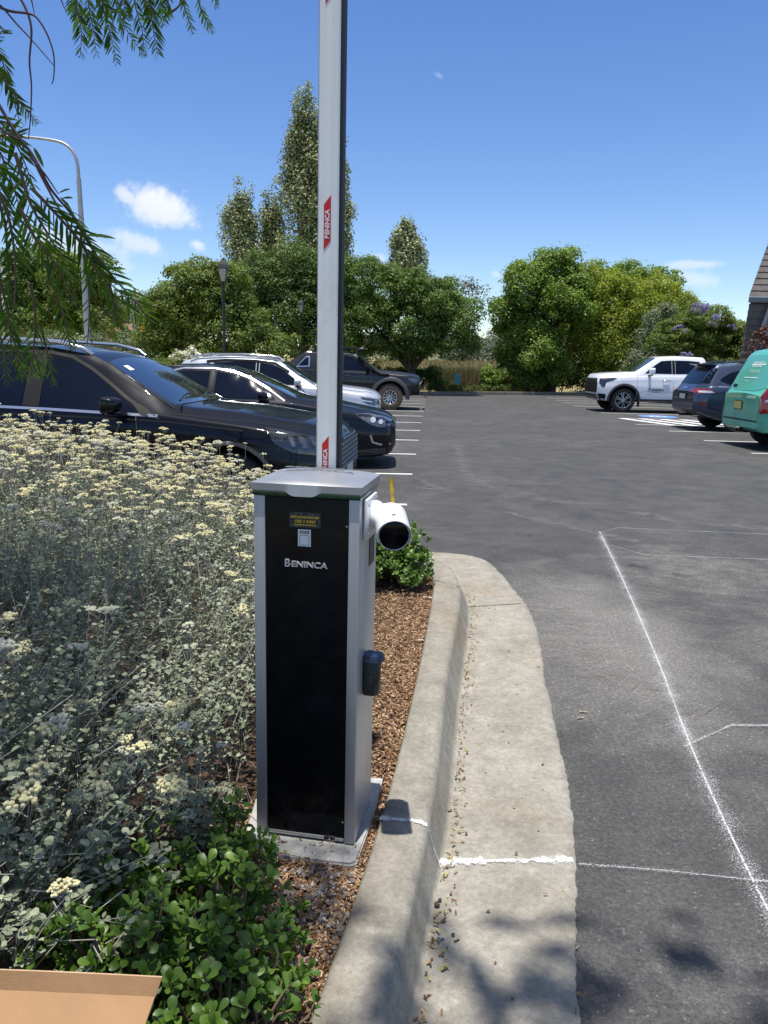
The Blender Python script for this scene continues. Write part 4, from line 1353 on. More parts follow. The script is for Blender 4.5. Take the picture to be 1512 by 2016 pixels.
WHEELS = {}
def wheel_mesh(Rr, rim, wd, ns, style='alloy', tyre='tyre', knob=False):
    key = (Rr, rim, wd, ns, style, tyre)
    if key in WHEELS: return WHEELS[key]
    h = wd / 2
    prof = [(rim, -h * .86), (rim + 0.015, -h * .95), (rim + (Rr - rim) * .5, -h), (Rr - 0.03, -h * .93), (Rr - 0.008, -h * .75), (Rr, -h * .45), (Rr, h * .45), (Rr - 0.008, h * .75), (Rr - 0.03, h * .93), (rim + (Rr - rim) * .5, h), (rim + 0.015, h * .95), (rim, h * .86)]
    t_ = lathe('tyre_mesh', prof, tyre, None, 56, axis='y', caps=False)
    if knob:
        bm = bmesh.new(); bm.from_mesh(t_.data)
        for k in range(44):
            a_ = 2 * math.pi * k / 44
            for yy in (-h * .78, -h * .26, h * .26, h * .78):
                rr = Rr - (0.012 if abs(yy) > h * .5 else 0)
                a2 = a_ + (0.07 if abs(yy) < h * .5 else 0)
                bm_box(bm, (math.cos(a2) * rr, yy, math.sin(a2) * rr), (0.028, wd * .2, 0.036), Matrix.Rotation(-a2, 3, 'Y'))
        bm.to_mesh(t_.data); bm.free()
    tm = t_.data; bpy.data.objects.remove(t_)
    # rim: barrel, lip, hub, spokes; outer face towards +y
    bm = bmesh.new()
    seg = 48
    yo = h * 0.80
    def ringf(prof, flip=False):
        rings = []
        for (r, y) in prof:
            rings.append([bm.verts.new((r * math.cos(2 * math.pi * k / seg), y, r * math.sin(2 * math.pi * k / seg))) for k in range(seg)])
        for a, b in zip(rings, rings[1:]):
            for k in range(seg):
                bm.faces.new((a[k], a[(k + 1) % seg], b[(k + 1) % seg], b[k]))
        return rings
    ringf([(rim + 0.004, yo), (rim + 0.004, yo + 0.012), (rim - 0.008, yo + 0.013), (rim - 0.02, yo - 0.004), (rim - 0.028, yo - 0.10)])
    r0 = ringf([(0.0001, yo - 0.002), (0.028, yo - 0.002), (0.033, yo - 0.012), (0.062, yo - 0.018), (0.066, yo - 0.05)])
    nface = len(bm.faces)
    spoke_faces_start = nface
    for k in range(ns):
        a_ = 2 * math.pi * k / ns
        offs = (-0.5, 0.5) if style.endswith('twin') else (0.0,)
        for of in offs:
            w0, w1 = (0.019, 0.030) if len(offs) == 1 else (0.012, 0.015)
            if ns <= 6 and len(offs) == 1: w0, w1 = 0.030, 0.042
            a2 = a_ + of * (0.30 if ns < 8 else 0.2)
            p0, p1 = 0.045, rim - 0.012
            quad = []
            for (r, ww, yy, aa) in ((p0, w0, yo - 0.014, a_ + of * .5), ((p0 + p1) / 2, (w0 + w1) / 2, yo - 0.012, (a2 + a_ + of * .5) / 2), (p1, w1, yo + 0.004, a2)):
                c = Vector((math.cos(aa), 0, math.sin(aa))); tg = Vector((-math.sin(aa), 0, math.cos(aa)))
                quad.append([c * r + tg * ww + Vector((0, yy - 0.03, 0)), c * r + tg * ww * .75 + Vector((0, yy, 0)), c * r - tg * ww * .75 + Vector((0, yy, 0)), c * r - tg * ww + Vector((0, yy - 0.03, 0))])
            vv = [[bm.verts.new(q) for q in row] for row in quad]
            for a, b in zip(vv, vv[1:]):
                for j in range(3):
                    bm.faces.new((a[j], a[j + 1], b[j + 1], b[j]))
    rmname = 'alloy_dark' if 'dark' in style else 'alloy'
    o = from_bm('rim_mesh', bm, rmname, None, smooth=True, angle=35)
    rm = o.data; bpy.data.objects.remove(o)
    # dark disc behind the spokes
    o = lathe('disc_mesh', [(0.001, h * .15), (rim - 0.03, h * .15), (rim - 0.02, h * .1)], 'seam', None, 32, axis='y')
    dm = o.data; bpy.data.objects.remove(o)
    WHEELS[key] = (tm, rm, dm)
    return WHEELS[key]
def add_wheels(car, axles, Rr, rim, wd, ns, style='alloy', tyre='tyre', knob=False, inset=0.03, steer=0.0):
    tm, rm, dm = wheel_mesh(Rr, rim, wd, ns, style, tyre, knob)
    for i, ax_ in enumerate(axles):
        for sd in (1, -1):
            wmx = interp(car.P['w'], ax_)
            o = bpy.data.objects.new('wheel', tm); COL.objects.link(o); o.parent = car.root
            o.location = (ax_, sd * (wmx - wd / 2 - inset), Rr)
            o.rotation_euler = (0, rng.uniform(0, 1), (0 if sd > 0 else math.pi) + (steer if i == 0 else 0))
            for nm, me_ in (('rim', rm), ('brake_disc', dm)):
                r_ = bpy.data.objects.new(nm, me_); COL.objects.link(r_); r_.parent = o
def mirror_part(car, x, z, mat, wy, sz=(0.11, 0.24, 0.17), base='gloss_trim'):
    for sd in (1, -1):
        bm = bmesh.new()
        bm_box(bm, (x, sd * (wy + sz[1] / 2 + 0.05), z), sz, Matrix.Rotation(sd * 0.12, 3, 'Z'))
        for v in bm.verts:
            if v.co.x > x: v.co.z += -0.0; v.co.y = sd * (wy + 0.05 + sz[1] / 2) + (v.co.y - sd * (wy + 0.05 + sz[1] / 2)) * 0.75; v.co.z = z + (v.co.z - z) * 0.7
        bmesh.ops.bevel(bm, geom=bm.edges[:], offset=0.035, segments=4, affect='EDGES', profile=0.5)
        mo = from_bm('mirror', bm, mat, car.root, smooth=True, angle=60)
        bm = bmesh.new()
        bm_box(bm, (x + 0.0, sd * (wy + 0.05), z - sz[2] * .5 - 0.012), (0.10, 0.20, 0.035), Matrix.Rotation(sd * 0.12, 3, 'Z'), 0.012)
        from_bm('mirror_foot', bm, base, mo, smooth=True, angle=40)
def rails(car, pts, mat, r=0.016):
    for sd in (1, -1):
        tubes('roof_rail', [([(x, sd * y, z) for x, y, z in pts], r)], mat, car.root, 8)
def handle(car, x, z, mat, wy, L_=0.17):
    for sd in (1, -1):
        tubes('door_handle', [([(x - L_ / 2, sd * (wy), z), (x - L_ / 2 + 0.025, sd * (wy + 0.035), z), (x + L_ / 2 - 0.025, sd * (wy + 0.035), z), (x + L_ / 2, sd * (wy), z)], [0.010, 0.014, 0.014, 0.010])], mat, car.root, 8)
def sidey(car, x, z):
    h = car.bvh.ray_cast(Vector((x, 3, z)), Vector((0, -1, 0)))[0]
    return h.y if h else interp(car.P['w'], x)
def plate(car, front, yc, zc, body, mat='plate_white', w_=0.37, h_=0.12):
    ax_ = 'front' if front else 'rear'
    o = car.patch('number_plate', [(yc - w_ / 2, zc - h_ / 2), (yc + w_ / 2, zc - h_ / 2), (yc + w_ / 2, zc + h_ / 2), (yc - w_ / 2, zc + h_ / 2)], ax_, mat, off=0.012, cell=0.2, thick=0.006)
    return o

# ---------- 1 big black suv, nose to the right
prof = dict(
    zb=[(0, .46), (-.05, .30), (-.3, .22), (-4.3, .24), (-4.7, .34), (-4.81, .50)],
    w=[(0, .60), (-.02, .68), (-.10, .80), (-.30, .905), (-.6, .945), (-4.2, .945), (-4.6, .87), (-4.78, .78), (-4.81, .72)],
    zs=[(0, .76), (-.05, .84), (-.2, .885), (-.8, .965), (-1.5, 1.035), (-2.7, 1.07), (-4.2, 1.12), (-4.6, 1.05), (-4.81, .9)],
    wb=[(0, .56), (-.1, .74), (-.3, .84), (-.8, .885), (-2.0, .90), (-4.2, .89), (-4.6, .8), (-4.81, .68)],
    zt=[(0, .84), (-.04, .90), (-.12, .955), (-.3, 1.005), (-.9, 1.09), (-1.42, 1.13), (-1.50, 1.15), (-2.12, 1.50), (-2.30, 1.575), (-2.7, 1.635), (-3.3, 1.655), (-4.0, 1.63), (-4.45, 1.56), (-4.62, 1.35), (-4.8, 1.02), (-4.81, 0.98)],
    wt=[(0, .40), (-.1, .55), (-.3, .68), (-1.0, .74), (-1.42, .80), (-1.6, .78), (-2.2, .66), (-2.8, .65), (-4.0, .64), (-4.5, .60), (-4.81, .5)], crown=0.035)
ax1 = (-0.93, -3.745)
c1 = Car('parked_suv', 'large glossy black SUV with silver roof rails, nearest car behind the flower bed', 4.81, prof, 'paint_black', (-0.36, 7.53, 0), -0.095, axles=ax1, WR=0.365)
add_wheels(c1, ax1, 0.365, 0.245, 0.235, 5, 'alloy_twin')
win1 = [(-2.655, 1.075), (-1.88, 1.045), (-1.74, 1.045), (-1.88, 1.14), (-2.06, 1.27), (-2.25, 1.40), (-2.43, 1.49), (-2.655, 1.515)]
c1.both('side_window', win1, 'car_glass', off=0.004)
c1.both('side_window', [(-3.72, 1.09), (-2.83, 1.078), (-2.83, 1.52), (-3.2, 1.53), (-3.72, 1.50)], 'car_glass', off=0.004)
c1.both('side_window', [(-4.45, 1.17), (-3.82, 1.095), (-3.82, 1.50), (-4.25, 1.45)], 'car_glass', off=0.004)
c1.both('pillar_trim', [(-2.82, 1.085), (-2.665, 1.085), (-2.665, 1.545), (-2.82, 1.55)], 'satin_trim', off=0.006)
c1.stroke2('window_trim', [(-4.4, 1.165), (-3.8, 1.085), (-2.6, 1.062), (-1.57, 1.03)], 0.022, 'chrome', off=0.006)
c1.stroke2('window_trim', [(-1.60, 1.03), (-1.74, 1.095), (-1.90, 1.19), (-2.08, 1.315), (-2.26, 1.43), (-2.44, 1.52), (-2.66, 1.56), (-3.3, 1.565), (-3.9, 1.53), (-4.4, 1.42)], 0.026, 'satin_trim', off=0.0055)
c1.both('mirror_base', [(-1.72, 1.03), (-1.54, 1.0), (-1.70, 1.10), (-1.86, 1.17)], 'satin_trim', off=0.007)
scr = [(-1.47, -.78), (-1.44, -.4), (-1.42, 0), (-1.44, .4), (-1.47, .78), (-1.75, .71), (-2.13, .615), (-2.17, .3), (-2.18, 0), (-2.17, -.3), (-2.13, -.615), (-1.75, -.71)]
c1.patch('windscreen', scr, 'top', 'screen_glass', off=0.004)
c1.stroke('screen_seal', scr, 0.022, 'top', 'seam', off=0.0035, closed=True)
c1.patch('toll_tag', [(-1.98, -.50), (-1.98, -.40), (-2.05, -.39), (-2.05, -.49)], 'top', 'sticker_white', off=0.007)
c1.stroke2('door_seam', [(-1.58, 1.02), (-1.58, .62), (-1.62, .34)], 0.008, 'seam')
c1.stroke2('door_seam', [(-2.745, 1.55), (-2.745, 1.0), (-2.745, .34)], 0.008, 'seam')
c1.stroke2('shoulder_crease', [(-.80, .925), (-1.5, .985), (-2.6, 1.01), (-4.2, 1.02)], 0.012, 'paint_silver' if False else 'seam', off=0.0022)
c1.stroke('bonnet_seam', [(-.16, -.60), (-.5, -.76), (-1.0, -.835), (-1.46, -.86)], 0.009, 'top', 'seam')
c1.stroke('bonnet_seam', [(-.16, .60), (-.5, .76), (-1.0, .835), (-1.46, .86)], 0.009, 'top', 'seam')
hl = [(-.62, .955), (-.42, .925), (-.20, .885), (-.05, .86), (-.03, .74), (-.18, .725), (-.36, .75), (-.52, .82)]
for a_ in c1.both('headlight', hl, 'headlamp_dark', off=0.005, cell=.05):
    pass
for sd in ('left', 'right'):
    for k in range(4):
        x0 = -.42 + k * 0.095
        c1.patch('lamp_blade', [(x0, .90 - k * .012), (x0 + .05, .89 - k * .012), (x0 + .085, .80 - k * .012), (x0 + .05, .80 - k * .012)], sd, 'headlamp', off=0.009)
c1.both('arch_trim', [(-0.93 + math.cos(a_) * .425, .375 + math.sin(a_) * .425) for a_ in np.linspace(0.0, math.pi, 15)] + [(-0.93 + math.cos(a_) * .46, .375 + math.sin(a_) * .46) for a_ in np.linspace(math.pi, 0.0, 15)], 'arch_plastic', off=0.004)
c1.both('grille_corner', [(-.13, .50), (-.012, .50), (-.012, .74), (-.11, .76)], 'seam', off=.006)
gr_ = c1.patch('grille', [(-.62, .53), (.62, .53), (.66, .66), (.56, .83), (-.56, .83), (-.66, .66)], 'front', 'gloss_trim', off=0.006)
simple('hex_silver', (0.32, 0.33, 0.35), 0.3, 0.8)
bm = bmesh.new()
for r_ in range(7):
    for q_ in range(22):
        y = -.60 + q_ * .057 + (r_ % 2) * .0285; z = .555 + r_ * .045
        if abs(y) > .58: continue
        hit = c1.bvh.ray_cast(Vector((3, y, z)), Vector((-1, 0, 0)))[0]
        if hit is None: continue
        vo = [bm.verts.new(hit + Vector((0.009, math.cos(a_) * .025, math.sin(a_) * .023))) for a_ in np.arange(6) * math.pi / 3]
        vi = [bm.verts.new(hit + Vector((0.013, math.cos(a_) * .018, math.sin(a_) * .016))) for a_ in np.arange(6) * math.pi / 3]
        for k in range(6):
            bm.faces.new((vo[k], vo[(k + 1) % 6], vi[(k + 1) % 6], vi[k]))
from_bm('grille_mesh', bm, 'hex_silver', gr_)
c1.patch('bumper_skirt', [(-.75, .32), (.75, .32), (.75, .45), (-.75, .45)], 'front', 'arch_plastic', off=0.005)
plate(c1, True, 0, .50, None)
mirror_part(c1, -1.90, 1.125, 'paint_black', 0.93, (0.13, 0.22, 0.155))
rails(c1, [(-2.28, .60, 1.545), (-2.36, .62, 1.60), (-2.6, .63, 1.655), (-3.2, .635, 1.68), (-4.0, .62, 1.65), (-4.25, .61, 1.59)], 'chrome', 0.019)
handle(c1, -2.55, .93, 'gloss_trim', sidey(c1, -2.55, .93))
handle(c1, -3.6, .95, 'gloss_trim', sidey(c1, -3.6, .95))
for sd in (0.1, 0.75):
    tubes('wiper', [([(-1.40, sd - .9, 1.165), (-1.47, sd - .6, 1.20), (-1.50, sd - .35, 1.212)], 0.009)], 'black_plastic', c1.root, 6)
for k, xx in enumerate((-2.3, -3.15)):      # front seats seen through the side glass as darker shapes
    pass

# ---------- 2 dark navy sedan
prof = dict(
    zb=[(0, .34), (-.05, .22), (-.3, .17), (-4.3, .19), (-4.8, .30), (-4.95, .45)],
    w=[(0, .56), (-.03, .68), (-.12, .80), (-.35, .885), (-.7, .93), (-4.2, .93), (-4.7, .87), (-4.95, .72)],
    zs=[(0, .60), (-.06, .68), (-.2, .73), (-.7, .83), (-1.5, .93), (-2.7, .965), (-4.0, .99), (-4.6, .96), (-4.95, .85)],
    wb=[(0, .52), (-.1, .72), (-.3, .81), (-.8, .86), (-2.0, .87), (-4.0, .86), (-4.7, .8), (-4.95, .66)],
    zt=[(0, .66), (-.04, .73), (-.12, .785), (-.3, .84), (-.9, .95), (-1.4, 1.015), (-1.48, 1.03), (-2.15, 1.335), (-2.45, 1.42), (-2.9, 1.455), (-3.3, 1.44), (-3.8, 1.30), (-4.2, 1.12), (-4.35, 1.08), (-4.85, 1.05), (-4.95, .95)],
    wt=[(0, .38), (-.1, .55), (-.3, .66), (-1.0, .72), (-1.42, .78), (-1.6, .75), (-2.3, .58), (-2.8, .56), (-3.4, .57), (-4.2, .66), (-4.95, .5)], crown=0.04)
ax2 = (-0.95, -3.86)
c2 = Car('parked_sedan', 'black sedan with chrome window line parked beyond the large black SUV', 4.95, prof, 'paint_navy_black', (0.14, 11.95, 0), 0.0, axles=ax2, WR=0.34)
add_wheels(c2, ax2, 0.34, 0.24, 0.23, 5, 'alloy_twin')
c2.both('side_window', [(-2.62, .985), (-1.72, .965), (-1.90, 1.10), (-2.15, 1.235), (-2.40, 1.315), (-2.62, 1.345)], 'car_glass', off=0.004)
c2.both('side_window', [(-3.62, 1.01), (-2.72, .987), (-2.72, 1.35), (-3.1, 1.35), (-3.45, 1.26)], 'car_glass', off=0.004)
c2.stroke2('window_trim', [(-1.60, .955), (-1.88, 1.135), (-2.14, 1.27), (-2.40, 1.355), (-2.66, 1.39), (-3.1, 1.385), (-3.5, 1.29), (-3.75, 1.08)], 0.022, 'chrome', off=0.006)
c2.stroke2('pillar_trim', [(-2.67, .98), (-2.67, 1.36)], 0.05, 'gloss_trim', off=0.006)
scr = [(-1.46, -.74), (-1.43, -.4), (-1.42, 0), (-1.43, .4), (-1.46, .74), (-1.8, .66), (-2.2, .54), (-2.26, .25), (-2.27, 0), (-2.26, -.25), (-2.2, -.54), (-1.8, -.66)]
c2.patch('windscreen', scr, 'top', 'screen_glass', off=0.004)
c2.stroke('screen_seal', scr, 0.022, 'top', 'seam', off=0.0035, closed=True)
for sd in ('left', 'right'):
    h_ = c2.patch('headlight', [(-.60, .80), (-.40, .80), (-.16, .755), (-.06, .70), (-.08, .63), (-.22, .61), (-.38, .66), (-.50, .73)], sd, 'headlamp', off=0.005, cell=.05)
    c2.patch('lamp_eye', [(-.33 + .04 * math.cos(a_), .715 + .04 * math.sin(a_)) for a_ in np.linspace(0, 6.28, 12, endpoint=False)], sd, 'lamp_bright', off=0.009)
    c2.patch('lamp_eye', [(-.22 + .035 * math.cos(a_), .69 + .035 * math.sin(a_)) for a_ in np.linspace(0, 6.28, 12, endpoint=False)], sd, 'lamp_bright', off=0.009)
    c2.patch('fog_lamp_recess', [(-.34, .42), (-.10, .42), (-.08, .50), (-.30, .51)], sd, 'gloss_trim', off=0.005)
    c2.stroke('fog_lamp_trim', [(-.36, .50), (-.33, .40), (-.22, .365), (-.07, .37)], 0.028, sd, 'chrome', off=0.008)
    c2.patch('bumper_skirt', [(-.55, .20), (-.04, .235), (-.02, .315), (-.30, .31), (-.55, .28)], sd, 'arch_plastic', off=0.005)
g2 = c2.patch('grille', [(-.34, .56), (.34, .56), (.40, .66), (-.40, .66)], 'front', 'gloss_trim', off=0.006)
c2.stroke('grille_trim', [(-.36, .555), (.36, .555), (.42, .665), (-.42, .665)], 0.02, 'front', 'chrome', off=0.01, closed=True)
c2.patch('lower_grille', [(-.55, .33), (.55, .33), (.45, .48), (-.45, .48)], 'front', 'gloss_trim', off=0.006)
c2.stroke('grille_trim', [(-.57, .32), (-.47, .50), (.47, .50), (.57, .32)], 0.02, 'front', 'chrome', off=0.01)
c2.stroke2('door_seam', [(-1.58, .95), (-1.56, .62), (-1.62, .28)], 0.008, 'seam')
c2.stroke2('door_seam', [(-2.68, .97), (-2.68, .28)], 0.008, 'seam')
c2.stroke('bonnet_seam', [(-.14, -.52), (-.4, -.70), (-1.0, -.80), (-1.45, -.83)], 0.009, 'top', 'seam')
mirror_part(c2, -1.88, 1.03, 'paint_navy_black', 0.90, (0.12, 0.20, 0.13))
handle(c2, -2.5, .80, 'paint_navy_black', sidey(c2, -2.5, .80))
for sd in (0.2, 0.8):
    tubes('wiper', [([(-1.40, sd - .8, 1.045), (-1.47, sd - .5, 1.075), (-1.50, sd - .3, 1.085)], 0.009)], 'black_plastic', c2.root, 6)

# ---------- 3 silver suv
prof = dict(
    zb=[(0, .44), (-.05, .28), (-.3, .22), (-4.0, .24), (-4.3, .34), (-4.42, .50)],
    w=[(0, .58), (-.03, .68), (-.10, .79), (-.30, .87), (-.6, .91), (-3.9, .91), (-4.3, .83), (-4.42, .70)],
    zs=[(0, .72), (-.05, .80), (-.2, .855), (-.8, .93), (-1.4, .98), (-2.7, 1.02), (-3.8, 1.06), (-4.42, .9)],
    wb=[(0, .54), (-.1, .72), (-.3, .80), (-.8, .85), (-2.0, .865), (-3.9, .86), (-4.42, .68)],
    zt=[(0, .80), (-.04, .865), (-.12, .92), (-.3, .975), (-.9, 1.04), (-1.3, 1.07), (-1.38, 1.09), (-2.0, 1.46), (-2.2, 1.54), (-2.6, 1.59), (-3.2, 1.60), (-3.8, 1.56), (-4.12, 1.48), (-4.3, 1.20), (-4.42, 1.0)],
    wt=[(0, .40), (-.1, .55), (-.3, .66), (-.9, .71), (-1.3, .77), (-1.5, .75), (-2.1, .64), (-2.8, .63), (-3.8, .61), (-4.42, .5)], crown=0.035)
ax3 = (-0.87, -3.50)
c3 = Car('parked_suv', 'silver SUV with chrome roof rails parked behind the black sedan', 4.42, prof, 'paint_silver', (-0.12, 16.75, 0), 0.0, axles=ax3, WR=0.345)
add_wheels(c3, ax3, 0.345, 0.235, 0.225, 5, 'alloy')
c3.both('side_window', [(-2.50, 1.045), (-1.62, 1.02), (-1.80, 1.17), (-2.02, 1.32), (-2.22, 1.42), (-2.50, 1.455)], 'car_glass', off=0.004)
c3.both('side_window', [(-3.45, 1.07), (-2.58, 1.045), (-2.58, 1.465), (-3.0, 1.47), (-3.45, 1.44)], 'car_glass', off=0.004)
c3.both('side_window', [(-4.0, 1.22), (-3.53, 1.08), (-3.53, 1.43), (-3.75, 1.41)], 'car_glass', off=0.004)
c3.stroke2('weather_shield', [(-1.9, 1.28), (-2.2, 1.455), (-2.55, 1.49), (-3.2, 1.495), (-3.6, 1.46)], 0.05, 'gloss_trim', off=0.009)
scr = [(-1.36, -.75), (-1.33, -.4), (-1.32, 0), (-1.33, .4), (-1.36, .75), (-1.7, .69), (-2.03, .61), (-2.07, .3), (-2.08, 0), (-2.07, -.3), (-2.03, -.61), (-1.7, -.69)]
c3.patch('windscreen', scr, 'top', 'screen_glass', off=0.004)
c3.stroke('screen_seal', scr, 0.03, 'top', 'seam', off=0.0035, closed=True)
c3.stroke2('pillar_trim', [(-2.54, 1.04), (-2.54, 1.46)], 0.05, 'gloss_trim', off=0.006)
for sd in ('left', 'right'):
    c3.patch('headlight', [(-.42, .82), (-.22, .80), (-.05, .77), (-.03, .68), (-.15, .64), (-.32, .70)], sd, 'headlamp', off=0.005, cell=.05)
    c3.patch('lamp_bar', [(-.40, .765), (-.18, .73), (-.17, .71), (-.38, .74)], sd, 'lamp_bright', off=0.009)
    c3.stroke('chrome_bar', [(-.30, .66), (-.16, .625), (-.04, .63)], 0.02, sd, 'chrome', off=0.007)
c3.patch('grille', [(-.58, .48), (.58, .48), (.62, .62), (.56, .78), (-.56, .78), (-.62, .62)], 'front', 'gloss_trim', off=0.006)
for z_ in (.55, .62, .69, .75):
    c3.stroke('grille_bar', [(-.55, z_), (.55, z_)], 0.018, 'front', 'chrome', off=0.011)
c3.stroke2('door_seam', [(-1.45, 1.0), (-1.43, .62), (-1.5, .30)], 0.008, 'seam')
c3.stroke2('door_seam', [(-2.55, 1.03), (-2.55, .30)], 0.008, 'seam')
c3.stroke('bonnet_seam', [(-.14, -.56), (-.4, -.72), (-1.0, -.79), (-1.36, -.82)], 0.01, 'top', 'seam')
mirror_part(c3, -1.68, 1.085, 'paint_silver', 0.88, (0.12, 0.20, 0.14))
rails(c3, [(-2.15, .60, 1.51), (-2.3, .61, 1.59), (-2.8, .61, 1.625), (-3.6, .60, 1.61), (-3.95, .59, 1.54)], 'chrome', 0.017)
tubes('roof_antenna', [([(-3.85, 0, 1.56), (-3.93, 0, 1.62), (-3.99, 0, 1.63)], [0.035, 0.018, 0.006])], 'paint_silver', c3.root, 8)
handle(c3, -2.38, .86, 'chrome', sidey(c3, -2.38, .86))

# ---------- 4 lifted dark off-road ute
prof = dict(
    zb=[(0, .62), (-.06, .52), (-.35, .46), (-1.4, .48), (-4.6, .52), (-5.2, .62), (-5.3, .68)],
    w=[(0, .60), (-.05, .72), (-.16, .83), (-.4, .90), (-.7, .93), (-5.0, .93), (-5.3, .89)],
    zs=[(0, .98), (-.08, 1.06), (-.3, 1.10), (-.9, 1.14), (-1.5, 1.18), (-3.4, 1.22), (-5.3, 1.22)],
    wb=[(0, .58), (-.1, .72), (-.4, .84), (-.9, .87), (-2.2, .88), (-5.0, .90), (-5.3, .87)],
    zt=[(0, 1.04), (-.04, 1.10), (-.15, 1.155), (-.5, 1.21), (-1.2, 1.26), (-1.42, 1.29), (-2.05, 1.74), (-2.3, 1.83), (-2.9, 1.86), (-3.4, 1.85), (-3.72, 1.83), (-4.15, 1.55), (-4.5, 1.34), (-4.6, 1.29), (-5.26, 1.28), (-5.3, 1.24)],
    wt=[(0, .46), (-.1, .60), (-.4, .72), (-1.1, .76), (-1.42, .80), (-1.6, .78), (-2.2, .66), (-3.5, .66), (-4.3, .76), (-5.3, .8)], crown=0.03)
ax4 = (-0.98, -4.06)
c4 = Car('offroad_ute', 'lifted charcoal off-road ute with snorkel, flared guards and muddy tyres', 5.3, prof, 'paint_charcoal', (1.08, 26.0, 0), 0.0, cat='ute', axles=ax4, WR=0.415, arch=0.09)
add_wheels(c4, ax4, 0.415, 0.225, 0.29, 12, 'alloy', 'muddy_tyre', True, inset=-0.07)
c4.both('side_window', [(-2.48, 1.25), (-1.62, 1.22), (-1.78, 1.36), (-2.02, 1.56), (-2.2, 1.66), (-2.48, 1.70)], 'car_glass', off=0.004)
c4.both('side_window', [(-3.30, 1.27), (-2.58, 1.25), (-2.58, 1.71), (-3.0, 1.71), (-3.30, 1.66)], 'car_glass', off=0.004)
c4.both('canopy_window', [(-4.02, 1.30), (-3.58, 1.32), (-3.58, 1.66), (-3.70, 1.66)], 'chrome', off=0.004)
c4.both('canopy_pane', [(-3.96, 1.34), (-3.62, 1.355), (-3.62, 1.61), (-3.70, 1.61)], 'car_glass', off=0.008)
scr = [(-1.42, -.77), (-1.39, -.4), (-1.39, 0), (-1.39, .4), (-1.42, .77), (-1.75, .71), (-2.08, .62), (-2.13, .3), (-2.14, 0), (-2.13, -.3), (-2.08, -.62), (-1.75, -.71)]
c4.patch('windscreen', scr, 'top', 'screen_glass', off=0.004)
c4.stroke2('door_seam', [(-1.52, 1.2), (-1.50, .8), (-1.56, .52)], 0.012, 'seam')
c4.stroke2('door_seam', [(-2.53, 1.7), (-2.53, .52)], 0.012, 'seam')
c4.stroke2('door_seam', [(-3.42, 1.8), (-3.42, .52)], 0.018, 'seam')
for ax_ in ax4:
    for sd in (1, -1):
        bm = bmesh.new()
        n_ = 16; rows = []
        for k in range(n_ + 1):
            a_ = -0.12 + (math.pi + 0.24) * k / n_
            c_, s_ = math.cos(a_), math.sin(a_)
            rows.append([bm.verts.new((ax_ + c_ * r_, sd * y_, .425 + s_ * r_)) for r_, y_ in ((.50, .90), (.50, 1.00), (.53, 1.015), (.60, .995), (.64, .92))])
        for a_, b_ in zip(rows, rows[1:]):
            for k in range(4): bm.faces.new((a_[k], a_[k + 1], b_[k + 1], b_[k]))
        from_bm('flared_guard', bm, 'arch_plastic' if False else 'flare_grey' if 'flare_grey' in MATS else 'arch_plastic', c4.root, smooth=True, angle=40)
for sd in ('left', 'right'):
    c4.patch('headlight', [(-.42, 1.04), (-.18, 1.03), (-.04, .99), (-.04, .90), (-.20, .88), (-.36, .95)], sd, 'headlamp', off=0.006, cell=.05)
c4.patch('grille', [(-.55, .74), (.55, .74), (.55, 1.02), (-.55, 1.02)], 'front', 'gloss_trim', off=0.006)
# steel bull bar
bm = bmesh.new()
bm_box(bm, (0.06, 0, .62), (0.20, 1.75, .26), None, 0.04)
for v in bm.verts:
    if abs(v.co.y) > .6: v.co.x -= 0.25 * (abs(v.co.y) - .6) / .3
bb = from_bm('bull_bar', bm, 'gloss_trim', c4.root, smooth=True, angle=35)
tubes('bar_loop', [([(-.10, -.85, .70), (0.05, -.70, .95), (.12, -.55, 1.0), (.12, .55, 1.0), (0.05, .70, .95), (-.10, .85, .70)], 0.028)], 'gloss_trim', bb, 8)
tubes('bar_loop', [([(.10, -.35, .75), (.14, -.33, 1.02), (.14, .33, 1.02), (.10, .35, .75)], 0.024)], 'gloss_trim', bb, 8)
for y_ in (-.5, .5):
    tubes('recovery_hook', [([(.14, y_, .52), (.20, y_, .48), (.22, y_, .42), (.17, y_, .40)], 0.018)], 'taillamp', bb, 6)
bm = bmesh.new(); bm_box(bm, (.17, -.2, .68), (.03, .40, .10), None, .01); bm_box(bm, (.17, .35, .66), (.03, .14, .10), None, .01)
from_bm('driving_light', bm, 'lamp_bright', bb)
# snorkel on the near side
tubes('snorkel', [([(-1.02, -.90, 1.13), (-1.28, -.94, 1.14), (-1.42, -.93, 1.22), (-1.70, -.86, 1.45), (-2.0, -.78, 1.70), (-2.03, -.775, 1.80)], [.05, .055, .055, .045, .042, .05]), ([(-2.03, -.775, 1.78), (-2.02, -.775, 1.88), (-1.92, -.775, 1.90), (-1.86, -.775, 1.89)], [.05, .065, .07, .06])], 'black_plastic', c4.root, 12)
bm = bmesh.new()
for k in range(9): bm_box(bm, (-2.25 - k * .15, 0, 1.935), (.07, 1.25, .025), None)
for y_ in (-.64, .64): bm_box(bm, (-2.85, y_, 1.935), (1.4, .05, .05), None, .01)
for y_ in (-.5, .5):
    for x_ in (-2.4, -3.3): bm_box(bm, (x_, y_, 1.89), (.05, .05, .09), None)
from_bm('roof_rack', bm, 'black_plastic', c4.root)
mirror_part(c4, -1.72, 1.33, 'gloss_trim', 0.90, (0.11, 0.22, 0.20))
tubes('aerial', [([(-.35, .45, 1.15), (-.35, .45, 2.0)], [.012, .005])], 'black_plastic', c4.root, 6)
handle(c4, -2.35, 1.05, 'black_plastic', sidey(c4, -2.35, 1.05)); handle(c4, -3.2, 1.05, 'black_plastic', sidey(c4, -3.2, 1.05))
bm = bmesh.new()
